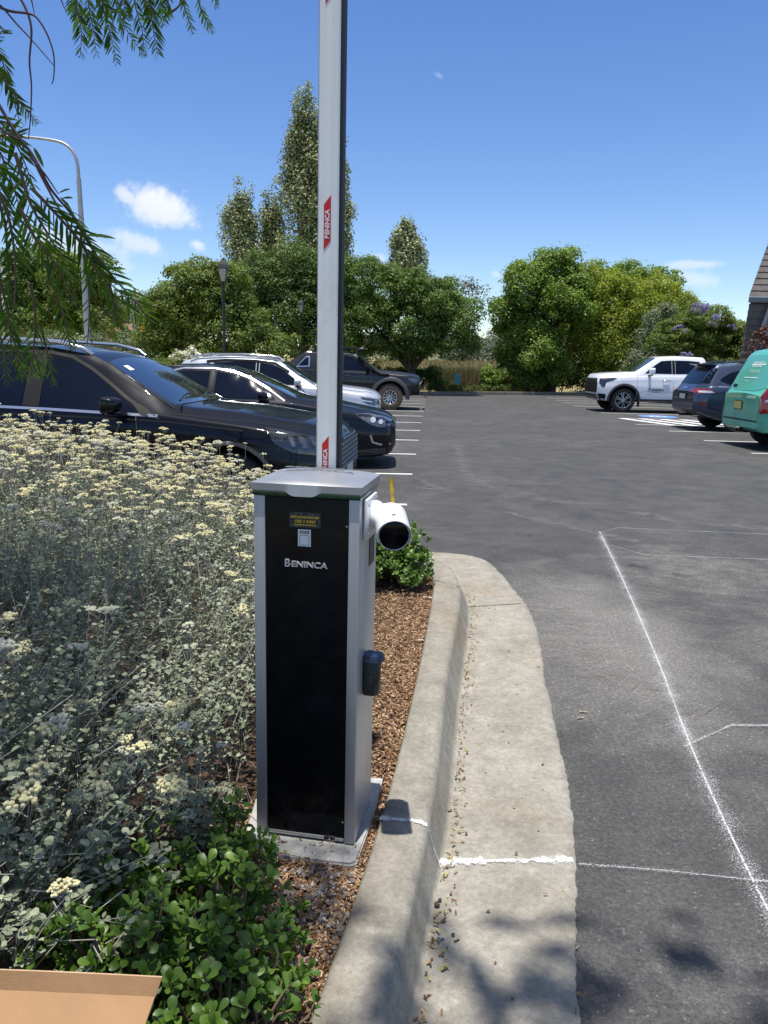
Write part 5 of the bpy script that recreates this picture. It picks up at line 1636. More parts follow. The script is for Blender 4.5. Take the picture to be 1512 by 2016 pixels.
for sd in (-1, 1): bm_box(bm, (-2.45, sd * .93, .47), (1.9, .14, .06), None, .02)
from_bm('side_step', bm, 'black_plastic', c4.root, smooth=True, angle=40)

# ---------- 5 white pickup, nose to the left
prof = dict(
    zb=[(0, .50), (-.06, .40), (-.4, .36), (-5.4, .42), (-5.9, .55)],
    w=[(0, .78), (-.04, .86), (-.14, .95), (-.4, 1.0), (-5.6, 1.0), (-5.9, .97)],
    zs=[(0, 1.06), (-.05, 1.14), (-.3, 1.20), (-.9, 1.22), (-1.7, 1.26), (-3.9, 1.30), (-5.9, 1.30)],
    wb=[(0, .74), (-.1, .84), (-.4, .92), (-.9, .94), (-2.2, .95), (-5.9, .96)],
    zt=[(0, 1.16), (-.03, 1.24), (-.12, 1.30), (-.4, 1.34), (-.80, 1.37), (-1.130, 1.39), (-1.260, 1.43), (-1.930, 1.86), (-2.180, 1.935), (-2.680, 1.965), (-3.580, 1.94), (-3.680, 1.85), (-3.800, 1.42), (-3.880, 1.36), (-5.9, 1.36)],
    wt=[(0, .60), (-.1, .74), (-.4, .82), (-.98, .84), (-1.280, .86), (-1.480, .84), (-2.080, .73), (-3.680, .73), (-3.880, .9), (-5.9, .9)], crown=0.03)
ax5 = (-.88, -4.58)
c5 = Car('pickup_truck', 'white double-cab pickup truck facing left beside the dark blue SUV', 5.9, prof, 'paint_pearl', (7.24, 27.65, 0), math.pi, cat='pickup', axles=ax5, WR=0.415, arch=0.085, wellw=.34)
add_wheels(c5, ax5, 0.415, 0.265, 0.27, 6, 'alloy_twin')
c5.both('side_window', [(-2.480, 1.34), (-1.560, 1.34), (-1.700, 1.47), (-1.930, 1.64), (-2.130, 1.77), (-2.480, 1.80)], 'car_glass', off=0.004)
c5.both('side_window', [(-3.440, 1.36), (-2.600, 1.34), (-2.600, 1.80), (-3.080, 1.80), (-3.440, 1.77)], 'car_glass', off=0.004)
c5.stroke2('pillar_trim', [(-2.540, 1.34), (-2.540, 1.80)], 0.10, 'gloss_trim', off=0.006)
scr = [(-1.200, -.82), (-1.160, -.4), (-1.150, 0), (-1.160, .4), (-1.200, .82), (-1.580, .77), (-1.940, .68), (-2.000, .3), (-2.010, 0), (-2.000, -.3), (-1.940, -.68), (-1.580, -.77)]
c5.patch('windscreen', scr, 'top', 'screen_glass', off=0.004)
c5.stroke('screen_seal', scr, 0.03, 'top', 'seam', off=0.0035, closed=True)
c5.stroke2('door_seam', [(-1.300, 1.32), (-1.300, .8), (-1.300, .46)], 0.012, 'galvanised')
c5.stroke2('door_seam', [(-2.540, 1.30), (-2.540, .46)], 0.012, 'galvanised')
for sd in ('left', 'right'):
    c5.patch('headlight', [(-.62, 1.17), (-.40, 1.165), (-.06, 1.14), (-.04, 1.0), (-.12, .86), (-.20, .84), (-.26, 1.02), (-.50, 1.09)], sd, 'headlamp_dark', off=0.006, cell=.05)
    c5.patch('lamp_bar', [(-.50, 1.135), (-.12, 1.11), (-.12, 1.08), (-.45, 1.115)], sd, 'headlamp', off=0.01)
    c5.patch('bumper_trim', [(-.26, .62), (-.03, .64), (-.02, .50), (-.10, .42), (-.26, .42)], sd, 'gloss_trim', off=0.006)
g5 = c5.patch('grille', [(-.72, .66), (.72, .66), (.78, .86), (.72, 1.14), (-.72, 1.14), (-.78, .86)], 'front', 'gloss_trim', off=0.02, thick=0.015)
for z_ in (.74, .82, .90, .98, 1.06):
    c5.stroke('grille_bar', [(-.68, z_), (.68, z_)], 0.02, 'front', 'satin_trim', off=0.042)
c5.patch('lower_bumper', [(-.80, .44), (.80, .44), (.76, .60), (-.76, .60)], 'front', 'gloss_trim', off=0.01)
for ax_ in ax5:
    arc = [(ax_ + math.cos(a_) * .50, .425 + math.sin(a_) * .50) for a_ in np.linspace(-.05, math.pi + .05, 17)] + [(ax_ + math.cos(a_) * .565, .425 + math.sin(a_) * .565) for a_ in np.linspace(math.pi + .05, -.05, 17)]
    c5.both('arch_trim', arc, 'arch_plastic', off=0.02, thick=0.014)
for sd, (ax2_, sgn) in (('left', ((1, 0, 0), 1)), ('right', ((-1, 0, 0), -1))):
    pass
# door lettering, near side is local +y after the half turn
yy = sidey(c5, -1.9, .76) + 0.004
text_obj('door_badge', 'TUNDRA', 0.105, 'gloss_trim', frame((-1.95, yy, .80), (-1, 0, 0), (0, 0, 1)), 0.003, c5.root, 0.003, sx=1.25)
text_obj('door_badge', '4x4 LIMITED', 0.05, 'satin_trim', frame((-1.95, yy, .725), (-1, 0, 0), (0, 0, 1)), 0.002, c5.root, 0.001)
c5.stroke2('side_step', [(-1.330, .45), (-3.480, .45)], 0.05, 'gloss_trim', off=0.03)
c5.stroke2('body_crease', [(-1.360, .70), (-1.680, .74), (-3.580, .72)], 0.012, 'galvanised', off=.003)
handle(c5, -2.30, 1.12, 'chrome', sidey(c5, -2.30, 1.12), .26); handle(c5, -3.30, 1.12, 'chrome', sidey(c5, -3.30, 1.12), .26)
mirror_part(c5, -1.72, 1.42, 'paint_pearl', 0.98, (0.13, 0.26, 0.24))
bm = bmesh.new()
for sd in (-1, 1): bm_box(bm, (-1.42, sd * .90, .38), (.02, .20, .34), None, .005)
from_bm('mud_flap', bm, 'black_plastic', c5.root)

# ---------- 6 dark blue suv, tail towards the lane
prof = dict(
    zb=[(0, .40), (-.3, .24), (-4.2, .26), (-4.6, .36), (-4.84, .44), (-4.93, .52)],
    w=[(0, .60), (-.1, .80), (-.4, .93), (-4.3, .965), (-4.65, .93), (-4.86, .83), (-4.93, .70)],
    zs=[(0, .78), (-.2, .90), (-1.5, 1.04), (-2.8, 1.08), (-4.2, 1.14), (-4.6, 1.12), (-4.93, .96)],
    wb=[(0, .58), (-.3, .84), (-2.0, .90), (-4.2, .90), (-4.6, .86), (-4.93, .66)],
    zt=[(0, .86), (-.1, .96), (-1.4, 1.14), (-2.2, 1.55), (-2.6, 1.66), (-3.2, 1.72), (-3.9, 1.71), (-4.40, 1.66), (-4.55, 1.52), (-4.72, 1.28), (-4.84, 1.10), (-4.93, .98)],
    wt=[(0, .42), (-.3, .68), (-1.4, .80), (-2.3, .68), (-3.9, .68), (-4.35, .66), (-4.6, .66), (-4.93, .58)], crown=0.03)
ax6 = (-0.95, -3.80)
c6 = Car('parked_suv', 'dark blue SUV parked tail out between the white pickup and the green van', 4.93, prof, 'paint_slate', (7.66 + 4.93, 20.15, 0), 0.0, axles=ax6, WR=0.38)
add_wheels(c6, ax6, 0.38, 0.265, 0.245, 6, 'alloy_twin')
c6.both('side_window', [(-4.36, 1.27), (-4.15, 1.18), (-3.45, 1.15), (-3.45, 1.55), (-3.75, 1.55), (-4.1, 1.46), (-4.32, 1.32)], 'car_glass', off=0.004)
c6.both('side_window', [(-3.38, 1.15), (-2.5, 1.12), (-2.5, 1.56), (-3.38, 1.56)], 'car_glass', off=0.004)
c6.both('side_window', [(-2.42, 1.12), (-1.6, 1.09), (-2.2, 1.50), (-2.42, 1.55)], 'car_glass', off=0.004)
rw = [(-.62, 1.17), (.62, 1.17), (.60, 1.35), (.54, 1.565), (-.54, 1.565), (-.60, 1.35)]
c6.patch('rear_window', rw, 'rear', 'car_glass', off=0.005)
c6.both('rear_window_corner', [(-4.74, 1.19), (-4.60, 1.19), (-4.38, 1.56), (-4.47, 1.60)], 'car_glass', off=0.004)
bm = bmesh.new(); bm_box(bm, (-4.50, 0, 1.655), (.22, 1.24, .035), Matrix.Rotation(0.1, 3, 'Y'), .012)
sp = from_bm('roof_spoiler', bm, 'paint_slate', c6.root, smooth=True, angle=40)
bm = bmesh.new(); bm_box(bm, (-4.612, 0, 1.655), (.012, .34, .016)); from_bm('brake_light', bm, 'taillamp', sp)
for sd in ('left', 'right'):
    c6.patch('tail_light', [(-4.90, .94), (-4.90, 1.04), (-4.78, 1.065), (-4.60, 1.055), (-4.46, .97), (-4.56, .945)], sd, 'taillamp', off=0.006, cell=.05)
    c6.patch('lamp_bar', [(-4.84, .965), (-4.54, .96), (-4.50, .975), (-4.58, 1.015), (-4.84, 1.015)], sd, 'lamp_bright', off=0.010)
s1 = -1
c6.patch('tail_light', [(-.80, .96), (-.45, .98), (-.40, 1.05), (-.74, 1.06)], 'rear', 'taillamp', off=0.008)
c6.patch('tail_light', [(.80, .96), (.45, .98), (.40, 1.05), (.74, 1.06)], 'rear', 'taillamp', off=0.008)
c6.patch('plate_recess', [(-.32, .78), (.32, .78), (.30, .94), (-.30, .94)], 'rear', 'gloss_trim', off=0.006)
plate(c6, False, 0, .85, None, 'plate_white', .36, .12)
c6.stroke('badge', [(-.15, 1.06), (.15, 1.06)], .035, 'rear', 'chrome', off=.012)
c6.patch('rear_skirt', [(-.80, .38), (.80, .38), (.80, .52), (-.80, .52)], 'rear', 'arch_plastic', off=0.006)
c6.both('rear_skirt', [(-4.88, .40), (-4.3, .30), (-4.28, .38), (-4.88, .54)], 'arch_plastic', off=0.005)
c6.both('reflector', [(-4.80, .66), (-4.68, .66), (-4.68, .71), (-4.80, .72)], 'taillamp', off=0.007)
c6.stroke2('body_crease', [(-4.4, 1.12), (-3.0, 1.09), (-1.5, 1.03)], 0.02, 'chrome', off=0.003)
c6.stroke('tailgate_seam', [(-.84, 1.10), (-.80, .78), (-.70, .60), (.70, .60), (.80, .78), (.84, 1.10)], .010, 'rear', 'seam')
c6.stroke2('door_seam', [(-3.42, 1.14), (-3.42, .7), (-3.30, .34)], 0.009, 'seam')
for ax_ in ax6:
    arc = [(ax_ + math.cos(a_) * .437, .39 + math.sin(a_) * .437) for a_ in np.linspace(0.0, math.pi, 15)] + [(ax_ + math.cos(a_) * .475, .39 + math.sin(a_) * .475) for a_ in np.linspace(math.pi, 0.0, 15)]
    c6.both('arch_trim', arc, 'arch_plastic', off=0.005)
rails(c6, [(-2.5, .62, 1.66), (-2.7, .63, 1.73), (-3.3, .635, 1.755), (-4.0, .62, 1.74), (-4.25, .61, 1.68)], 'paint_slate', 0.016)
mirror_part(c6, -1.85, 1.16, 'paint_slate', 0.93)
tubes('wiper', [([(-4.80, .05, 1.14), (-4.78, -.15, 1.19), (-4.74, -.38, 1.22)], 0.010)], 'black_plastic', c6.root, 6)
tubes('exhaust_tip', [([(-4.70, -.55, .40), (-4.86, -.55, .39)], [0.035, 0.038])], 'chrome', c6.root, 12)
tubes('tow_bar', [([(-4.6, 0, .38), (-4.98, 0, .38), (-5.02, 0, .44)], [0.035, 0.03, 0.028])], 'black_plastic', c6.root, 8)

# ---------- 7 green van, tail towards the lane
prof = dict(
    zb=[(0, .40), (-.3, .26), (-4.6, .30), (-5.0, .32), (-5.12, .40)],
    w=[(0, .62), (-.1, .82), (-.4, .93), (-4.5, .96), (-4.9, .945), (-5.05, .89), (-5.12, .80)],
    zs=[(0, .84), (-.4, 1.0), (-1.3, 1.12), (-4.8, 1.14), (-5.0, 1.12), (-5.12, .98)],
    wb=[(0, .6), (-.4, .86), (-1.5, .92), (-4.5, .93), (-4.9, .91), (-5.12, .76)],
    zt=[(0, .92), (-.1, 1.02), (-1.0, 1.22), (-1.9, 1.75), (-2.2, 1.86), (-3.0, 1.925), (-4.3, 1.91), (-4.62, 1.86), (-4.74, 1.76), (-4.87, 1.52), (-5.0, 1.24), (-5.07, 1.10), (-5.12, 1.02)],
    wt=[(0, .45), (-.4, .72), (-1.1, .84), (-2.0, .76), (-3, .75), (-4.5, .74), (-4.8, .76), (-5.12, .74)], crown=0.04)
ax7 = (-0.95, -4.15)
c7 = Car('delivery_van', 'mint green van with white plant logo on its tailgate, at the right edge', 5.12, prof, 'paint_mint', (7.17 + 5.12, 15.72, 0), 0.0, group=None, cat='van', axles=ax7, WR=0.345)
c7.root.scale = (1, 1, 1.06)
add_wheels(c7, ax7, 0.345, 0.22, 0.22, 5, 'alloy')
c7.both('side_window', [(-4.45, 1.22), (-3.3, 1.22), (-3.3, 1.66), (-4.25, 1.66)], 'mint_glass', off=0.004)
c7.both('side_window', [(-3.15, 1.22), (-2.1, 1.2), (-2.1, 1.66), (-3.15, 1.66)], 'car_glass', off=0.004)
c7.patch('rear_window', [(-.74, 1.13), (-.4, 1.09), (.4, 1.09), (.74, 1.13), (.70, 1.4), (.62, 1.74), (-.62, 1.74), (-.70, 1.4)], 'rear', 'mint_glass', off=0.005)
c7.stroke('tailgate_seam', [(-.80, 1.12), (-.78, .70), (-.72, .54), (.72, .54), (.78, .70), (.80, 1.12), (.70, 1.5), (.64, 1.78)], .012, 'rear', 'seam')
c7.stroke('window_seam', [(-.78, 1.14), (-.4, 1.085), (.4, 1.085), (.78, 1.14)], .014, 'rear', 'mint_glass', off=.006)
for sd in ('left', 'right'):
    tl = c7.patch('tail_light', [(-5.06, .80), (-5.04, 1.00), (-4.98, 1.16), (-4.90, 1.20), (-4.86, 1.02), (-4.92, .80), (-5.02, .68), (-5.08, .69)], sd, 'taillamp', off=0.008, cell=.05, thick=0.008)
    c7.patch('lamp_bar', [(-5.06, .88), (-4.90, .88), (-4.89, .93), (-5.05, .93)], sd, 'lamp_bright', off=0.018)
for sg in (-1, 1):
    c7.patch('tail_light', [(sg * .89, .70), (sg * .82, .67), (sg * .775, .80), (sg * .775, 1.02), (sg * .80, 1.18), (sg * .86, 1.17), (sg * .89, .95)], 'rear', 'taillamp', off=0.007, cell=.05)
plate(c7, False, .12, .80, None, 'plate_yellow', .32, .14)
c7.patch('plate_recess', [(-.07, .715), (.31, .715), (.31, .885), (-.07, .885)], 'rear', 'gloss_trim', off=0.007)
c7.patch('handle_recess', [(.42, 1.12), (.62, 1.14), (.62, 1.19), (.42, 1.18)], 'rear', 'gloss_trim', off=0.012)
c7.patch('bumper_line', [(-.84, .53), (.84, .53), (.84, .515), (-.84, .515)], 'rear', 'seam', off=0.004)
c7.stroke2('bumper_line', [(-5.06, .53), (-4.6, .54), (-4.58, .34)], .010, 'seam')
# logo on the back window: sprig, short word, rule and phone number
def on_rear(y, z, off=.010):
    h = c7.bvh.ray_cast(Vector((-9, y, z)), Vector((1, 0, 0)))
    return h[0] + Vector((-off, 0, 0)), h[1]
def rear_frame(y, z, off=0.010):
    p_, n_ = on_rear(y, z, off)
    q_, _n = on_rear(y, z + .08, off)
    return frame(p_, (0, -1, 0), (q_ - p_))
bm = bmesh.new()
def leafpoly(y0, z0, ang, L_):
    vs = []
    for (a_, b_) in ((0, 0), (.3, .16), (.7, .16), (1, 0), (.7, -.16), (.3, -.16)):
        y = y0 - (math.cos(ang) * a_ - math.sin(ang) * b_) * L_; z = z0 + (math.sin(ang) * a_ + math.cos(ang) * b_) * L_
        vs.append(bm.verts.new(on_rear(y, z)[0]))
    bm.faces.new(vs)
for k in range(5):
    leafpoly(.24 - k * .085, 1.565, 0.9, .085); leafpoly(.24 - k * .085, 1.565, -0.7, .075)
leafpoly(-.19, 1.565, 0.1, .11)
for k in range(10):
    leafpoly(.30 - k * .05, 1.565, 0, .055)
from_bm('leaf_logo', bm, 'sticker_white', c7.root)
simple('faded_lettering', (0.35, 0.55, 0.46), 0.5)
text_obj('window_lettering', 'TARA LIN', 0.11, 'faded_lettering', rear_frame(.02, 1.43), 0.001, c7.root, 0.001, sx=1.0)
c7.stroke('rule_line', [(-.27, 1.315), (.30, 1.315)], .013, 'rear', 'sticker_white', off=.012)
text_obj('window_lettering', 'florist', 0.06, 'faded_lettering', rear_frame(.12, 1.25), 0.001, c7.root, 0.0005)
text_obj('phone_lettering', '02 4655 8413', 0.075, 'faded_lettering', rear_frame(-.42, .965), 0.001, c7.root, 0.001)
tubes('tow_bar', [([(-4.8, 0, .34), (-5.16, 0, .34)], [0.04, 0.035])], 'black_plastic', c7.root, 8)

# ================================================================== VEGETATION
nrng = np.random.default_rng(11)
def basis(N):
    """two unit vectors perpendicular to each row of N"""
    r = nrng.normal(size=N.shape)
    A = np.cross(N, r); A /= np.linalg.norm(A, axis=1, keepdims=True) + 1e-9
    B = np.cross(N, A)
    return A, B
def leaf_quads(P, N, L_, W_, A=None):
    """rhombic leaf per point: 4 verts, 1 face; A = direction of the long axis"""
    n = len(P)
    if A is None:
        A, B = basis(N)
    else:
        B = np.cross(N, A); B /= np.linalg.norm(B, axis=1, keepdims=True) + 1e-9
    L_ = np.broadcast_to(np.asarray(L_), (n,))[:, None]; W_ = np.broadcast_to(np.asarray(W_), (n,))[:, None]
    V = np.stack([P - A * L_ * .5, P + B * W_ * .5 + N * L_ * 0.06, P + A * L_ * .5, P - B * W_ * .5 + N * L_ * 0.06], 1).reshape(-1, 3)
    Fc = np.arange(n * 4).reshape(n, 4)
    return V, Fc
def unit(a):
    return a / (np.linalg.norm(a, axis=-1, keepdims=True) + 1e-9)
def crown(blobs, n, clump, per, leaf, up=0.35, squash=0.8, shell=(0.62, 0.98), inner=0.12, stretch=1.0, tall=1.0, loose=0.10):
    """foliage as many small lobes (branch ends) over a union of ellipsoids; leaves cover each lobe"""
    area = np.array([b[1][0] * b[1][1] + b[1][0] * b[1][2] + b[1][1] * b[1][2] for b in blobs]) * 4.19
    sr = clump * 2.0
    nsub = max(len(blobs) * 3, int(area.sum() / (sr * sr * 1.35)))
    which = nrng.choice(len(blobs), nsub, p=area / area.sum())
    C = np.array([list(b[0]) for b in blobs])[which]; Rr = np.array([list(b[1]) for b in blobs])[which]
    D = unit(nrng.normal(size=(nsub, 3)))
    D[:, 2] = np.where(D[:, 2] < -0.6, -D[:, 2], D[:, 2])
    rad = nrng.uniform(shell[0], shell[1], nsub)
    deep = nrng.random(nsub) < inner
    rad[deep] = nrng.uniform(0.2, 0.6, deep.sum())
    lump = np.array([noise.noise(Vector(tuple(d * 2.2)) + Vector((w_ * 3.1, 0, 0))) for d, w_ in zip(D, which)])
    rad = rad * (1 + 0.30 * lump)
    CC = C + D * Rr * rad[:, None]
    rs = np.minimum(sr * nrng.uniform(0.45, 1.3, nsub), Rr.min(1) * .6)
    pr = rs ** 2
    idx = nrng.choice(nsub, n, p=pr / pr.sum())
    D2 = unit(nrng.normal(size=(n, 3)) + D[idx] * 0.75 + np.array([0, 0, up]))
    rr = rs[idx] * (nrng.uniform(0.55, 1.06, n) + (nrng.random(n) < loose) * nrng.uniform(0, .55, n))
    P = CC[idx] + D2 * rr[:, None] * np.array([1, 1, squash * tall])
    N = unit(D2 * 0.9 + np.array([0, 0, .25]) + nrng.normal(size=(n, 3)) * 0.45)
    s_ = leaf * nrng.uniform(0.6, 1.35, n)
    return leaf_quads(P, N, s_ * stretch, s_ * 0.66)
def sc_at(Y):
    return F / (Y * _cp)
GROW = 1.06
def pblobs(lst, Y, dy=None):
    out = []
    for i, b in enumerate(lst):
        px, py, rx, rz = b[:4]
        yo = b[4] if len(b) > 4 else 0
        YY = Y + yo
        c = aty(px, py, YY); k = sc_at(YY)
        r1, r2 = rx / k * GROW, rz / k * GROW
        out.append((c, (r1, (dy or min(r1, r2 * 1.3)), r2)))
    return out
def tree(name, label, cat, blobs, n, leaf, mat, base, trunk_r, group=None, clump=0.28, per=26, barkm='bark', limbs=7, gname='crown', extra=None, **kw):
    base = Vector(base)
    root = thing(name, label, cat, base, 0, group)
    V, Fc = crown([(Vector(b[0]) - base, b[1]) for b in blobs], n, clump, per, leaf, **kw)
    np_mesh(gname, V, Fc, mat, root)
    a = Acc()
    # trunk to the mean of the crown, limbs to the blobs
    cen = sum((Vector(b[0]) for b in blobs), Vector()) / len(blobs) - base
    fork = Vector((cen.x * 0.25, cen.y * 0.25, max(0.7, cen.z * 0.38)))
    a.add(*tube_np([(0, 0, -0.1), (fork.x * .3 + .03, fork.y * .3, fork.z * .4), fork], [trunk_r * 1.25, trunk_r, trunk_r * .85], 10))
    bs = sorted(blobs, key=lambda b: -b[1][0] * b[1][2])[:limbs]
    for b in bs:
        e = Vector(b[0]) - base
        mid = fork.lerp(e, 0.5) + Vector((rng.gauss(0, .15), rng.gauss(0, .15), rng.uniform(0, .25))) * e.length * .15
        a.add(*tube_np([fork - Vector((0, 0, .1)), fork.lerp(mid, .5) + Vector((0, 0, -.02)), mid, mid.lerp(e, .6), e], [trunk_r * .6, trunk_r * .45, trunk_r * .32, trunk_r * .2, trunk_r * .08], 7))
        for _ in range(3):
            q = mid.lerp(e, rng.uniform(.1, .7)); dd = Vector((rng.gauss(0, 1), rng.gauss(0, 1), rng.uniform(0, 1))).normalized() * max(b[1]) * .8
            a.add(*tube_np([q, q + dd * .5 + Vector((0, 0, .05)), q + dd], [trunk_r * .18, trunk_r * .12, trunk_r * .04], 5))
    a.build('trunk', barkm, root, True)
    if extra:
        for (bl, n2, lf, mt_, nm) in extra:
            V, Fc = crown([(Vector(b[0]) - base, b[1]) for b in bl], n2, 0.16, 20, lf)
            np_mesh(nm, V, Fc, mt_, root)
    return root
GT = 'garden trees behind the left-hand cars'
# willow-like mass at the left of the boom
tree('garden_tree', 'feathery light green tree behind the nearer black lamp post', 'tree', pblobs([(330, 635, 52, 62), (385, 580, 55, 58), (440, 575, 55, 52), (420, 660, 105, 45), (400, 620, 110, 50), (330, 690, 60, 38), (500, 690, 80, 40), (375, 700, 70, 30)], 30), 66000, 0.085, 'leaf_willow', (-6.6, 30.4, 0), 0.16, GT, 0.20, 24, stretch=1.5, squash=.65)
tree('garden_tree', 'tall dense dark green tree between the lamp post and the raised white boom', 'tree', pblobs([(510, 560, 60, 50), (575, 545, 60, 58), (630, 560, 60, 62), (560, 620, 80, 55), (640, 640, 70, 60), (600, 690, 90, 45), (520, 650, 60, 50), (560, 600, 110, 70)], 40.5), 74000, 0.11, 'leaf_dark', (-4.6, 41, 0), 0.2, GT, 0.25, 24, squash=.65)
tree('garden_tree', 'broad round green tree with visible forked trunk beyond the off-road ute', 'tree', pblobs([(715, 560, 50, 48), (770, 585, 62, 52), (840, 595, 60, 50), (895, 625, 46, 42), (790, 640, 95, 50), (870, 665, 62, 38), (915, 680, 28, 30), (735, 690, 50, 26), (855, 695, 60, 24), (800, 690, 70, 26, 2), (700, 705, 40, 26), (720, 650, 60, 60), (690, 600, 50, 60, 2)], 38), 100000, 0.10, 'leaf_broad', (1.35, 39.3, 0), 0.24, GT, 0.26, 24, limbs=9, squash=.65, inner=.12)
# poplars
GP = 'poplars rising behind the garden trees'
def poplar(label, cols, Y, n, bx):
    tree('poplar_tree', label, 'poplar', pblobs([(c[0], c[1], c[2] * .95, c[3]) for c in cols], Y), n, 0.20, 'leaf_poplar', (bx, Y, ground_z(bx, Y)), 0.25, GP, 0.27, 16, 'pale_bark', limbs=10, squash=1.0, tall=1.9, stretch=1.0, shell=(.30, 1.15), inner=.15, loose=.4)
poplar('leftmost pale poplar, short and broad, above the nearer lamp post', [(473, 425, 22, 34), (462, 465, 25, 40), (484, 470, 24, 42), (478, 520, 30, 45), (455, 440, 14, 18)], 62, 12000, -12.0)
poplar('narrow pale poplar between the leftmost poplar and the tallest one', [(527, 425, 14, 34), (532, 480, 22, 50), (548, 450, 14, 46), (540, 530, 24, 45)], 64, 9000, -9.8)
poplar('tallest poplar with dark upright plumes just left of the raised boom', [(597, 225, 17, 40), (590, 285, 24, 45), (617, 290, 20, 60), (608, 350, 34, 62), (625, 420, 44, 80), (585, 395, 34, 60), (640, 340, 26, 90), (570, 335, 18, 36), (610, 500, 50, 55)], 61, 34000, -6.6)
poplar('partly hidden poplar whose edge shows right of the raised boom', [(676, 395, 16, 52), (672, 460, 22, 56), (664, 520, 24, 45)], 66, 9000, -3.8)
poplar('lone small poplar right of the boom above the round tree', [(797, 458, 13, 26), (793, 490, 20, 32), (806, 520, 28, 36), (818, 490, 12, 22), (785, 535, 18, 30)], 58, 8000, 1.8)
# right-hand belt
GR = 'trees along the far side of the car park'
tree('belt_tree', 'tall leafy green tree standing at the left end of the right-hand belt', 'tree', pblobs([(1092, 548, 46, 46), (1035, 580, 50, 52), (1010, 640, 40, 48), (1090, 630, 62, 60), (1045, 690, 55, 48), (1120, 590, 40, 50), (1075, 730, 40, 30)], 42), 62000, 0.14, 'leaf_mid', (9.0, 42.6, 0), 0.22, GR, 0.32, 20, squash=.8)
tree('belt_tree', 'yellow-green bushy tree in the middle of the right-hand belt', 'tree', pblobs([(1190, 590, 48, 46), (1175, 665, 60, 60), (1245, 625, 52, 60), (1150, 720, 50, 45), (1230, 710, 60, 45), (1135, 620, 46, 60), (1150, 560, 30, 34)], 43.5), 52000, 0.12, 'leaf_lime', (12.7, 44, 0), 0.2, GR, 0.28, 20)
tree('belt_tree', 'yellow-green rounded tree behind the white pickup cab', 'tree', pblobs([(1300, 600, 48, 52), (1330, 640, 40, 52), (1275, 670, 50, 55), (1320, 700, 60, 50)], 45), 40000, 0.12, 'leaf_lime', (16.2, 45.5, 0), 0.2, GR, 0.28, 20)
tree('belt_tree', 'darker green tree whose arching top shows above the yellow-green ones', 'tree', pblobs([(1180, 560, 36, 30), (1235, 560, 42, 32), (1290, 558, 40, 28), (1325, 548, 22, 14), (1150, 555, 26, 26), (1250, 640, 120, 70)], 49), 32000, 0.14, 'leaf_mid', (15.5, 49.5, 0), 0.2, GR, 0.30, 18)
pur = pblobs([(1378, 612, 20, 12), (1412, 632, 15, 10), (1345, 648, 16, 9), (1352, 703, 14, 8), (1440, 645, 10, 6)], 33.4)
tree('jacaranda_tree', 'feathery tree with small purple flower clusters behind the dark blue SUV', 'tree', pblobs([(1380, 645, 50, 40), (1330, 672, 42, 40), (1430, 670, 46, 34), (1390, 700, 80, 34), (1460, 695, 36, 26)], 35), 52000, 0.075, 'leaf_willow', (14.6, 35, 0), 0.13, GR, 0.2, 24, squash=.5, stretch=1.4, extra=[(pur, 1300, 0.07, 'leaf_purple', 'blossom')])
tree('belt_shrub', 'grey-green rounded shrub between the yellow-green tree and the purple-flowered tree', 'shrub', pblobs([(1290, 680, 36, 40), (1305, 640, 30, 34), (1270, 720, 36, 30)], 38), 16000, 0.09, 'leaf_grey', (13.2, 38, 0), 0.08, GR, 0.2, 20)
# low undergrowth and hedges at the far kerb
def hedge(name, label, x0, y0, x1, y1, h, d, n, leaf, mat, cat='hedge', zb=0.0, group=None):
    root = thing(name, label, cat, ((x0 + x1) / 2, (y0 + y1) / 2, zb), 0, group)
    L_ = math.hypot(x1 - x0, y1 - y0); nb = max(2, int(L_ / (h * .8)))
    bl = []
    for i in range(nb + 1):
        f = i / nb
        bl.append((Vector((x0 + (x1 - x0) * f - (x0 + x1) / 2, y0 + (y1 - y0) * f - (y0 + y1) / 2, h * .5)), (h * .62, d * .5, h * rng.uniform(.45, .56))))
    V, Fc = crown(bl, n, leaf * 1.8, 18, leaf)
    np_mesh('foliage', V, Fc, mat, root)
    a = Acc()
    for b in bl:
        for k in range(3):
            q = b[0]; a.add(*tube_np([(q.x + rng.gauss(0, .1), q.y, -.05), (q.x + rng.gauss(0, .2), q.y, h * .4), (q.x + rng.gauss(0, .3), q.y, h * .8)], [.025, .018, .006], 5))
    a.build('stems', 'twig', root)
    return root
hedge('hedge', 'dark green undergrowth filling the foot of the right-hand tree belt', 6.8, 42.0, 18, 46.3, 1.7, 1.6, 26000, 0.12, 'leaf_dark')
hedge('hedge', 'bright low shrub right of the reeds at the far kerb', 5.6, 41.2, 7.6, 42.0, 1.3, 1.1, 9000, 0.10, 'leaf_mid')
hedge('hedge', 'low green ground hedge in front of the reeds at the far kerb', 2.4, 39.2, 6.0, 40.8, 0.42, 0.6, 7000, 0.07, 'leaf_dark')
hedge('hedge', 'dark low hedge beneath the round tree beyond the off-road ute', -1.2, 39.2, 2.2, 40.0, 1.2, 1.2, 20000, 0.09, 'leaf_dark')
hedge('hedge', 'green shrubs filling the foot of the garden trees behind the silver SUV', -8.2, 28.8, -2.2, 31.2, 1.3, 1.4, 22000, 0.08, 'leaf_willow', zb=.05)
# clipped hedges far left, seen over the nearest car
hedge('hedge', 'clipped box-like hedge at the far left above the nearest car roof', -25.5, 42, -17.8, 42.5, 3.0, 1.4, 16000, 0.10, 'leaf_dark', zb=0)
hedge('hedge', 'grey-green flowering hedge right of the clipped hedge behind the street lamp', -17.4, 40, -12.9, 40.5, 2.6, 1.6, 14000, 0.09, 'leaf_grey', zb=0)
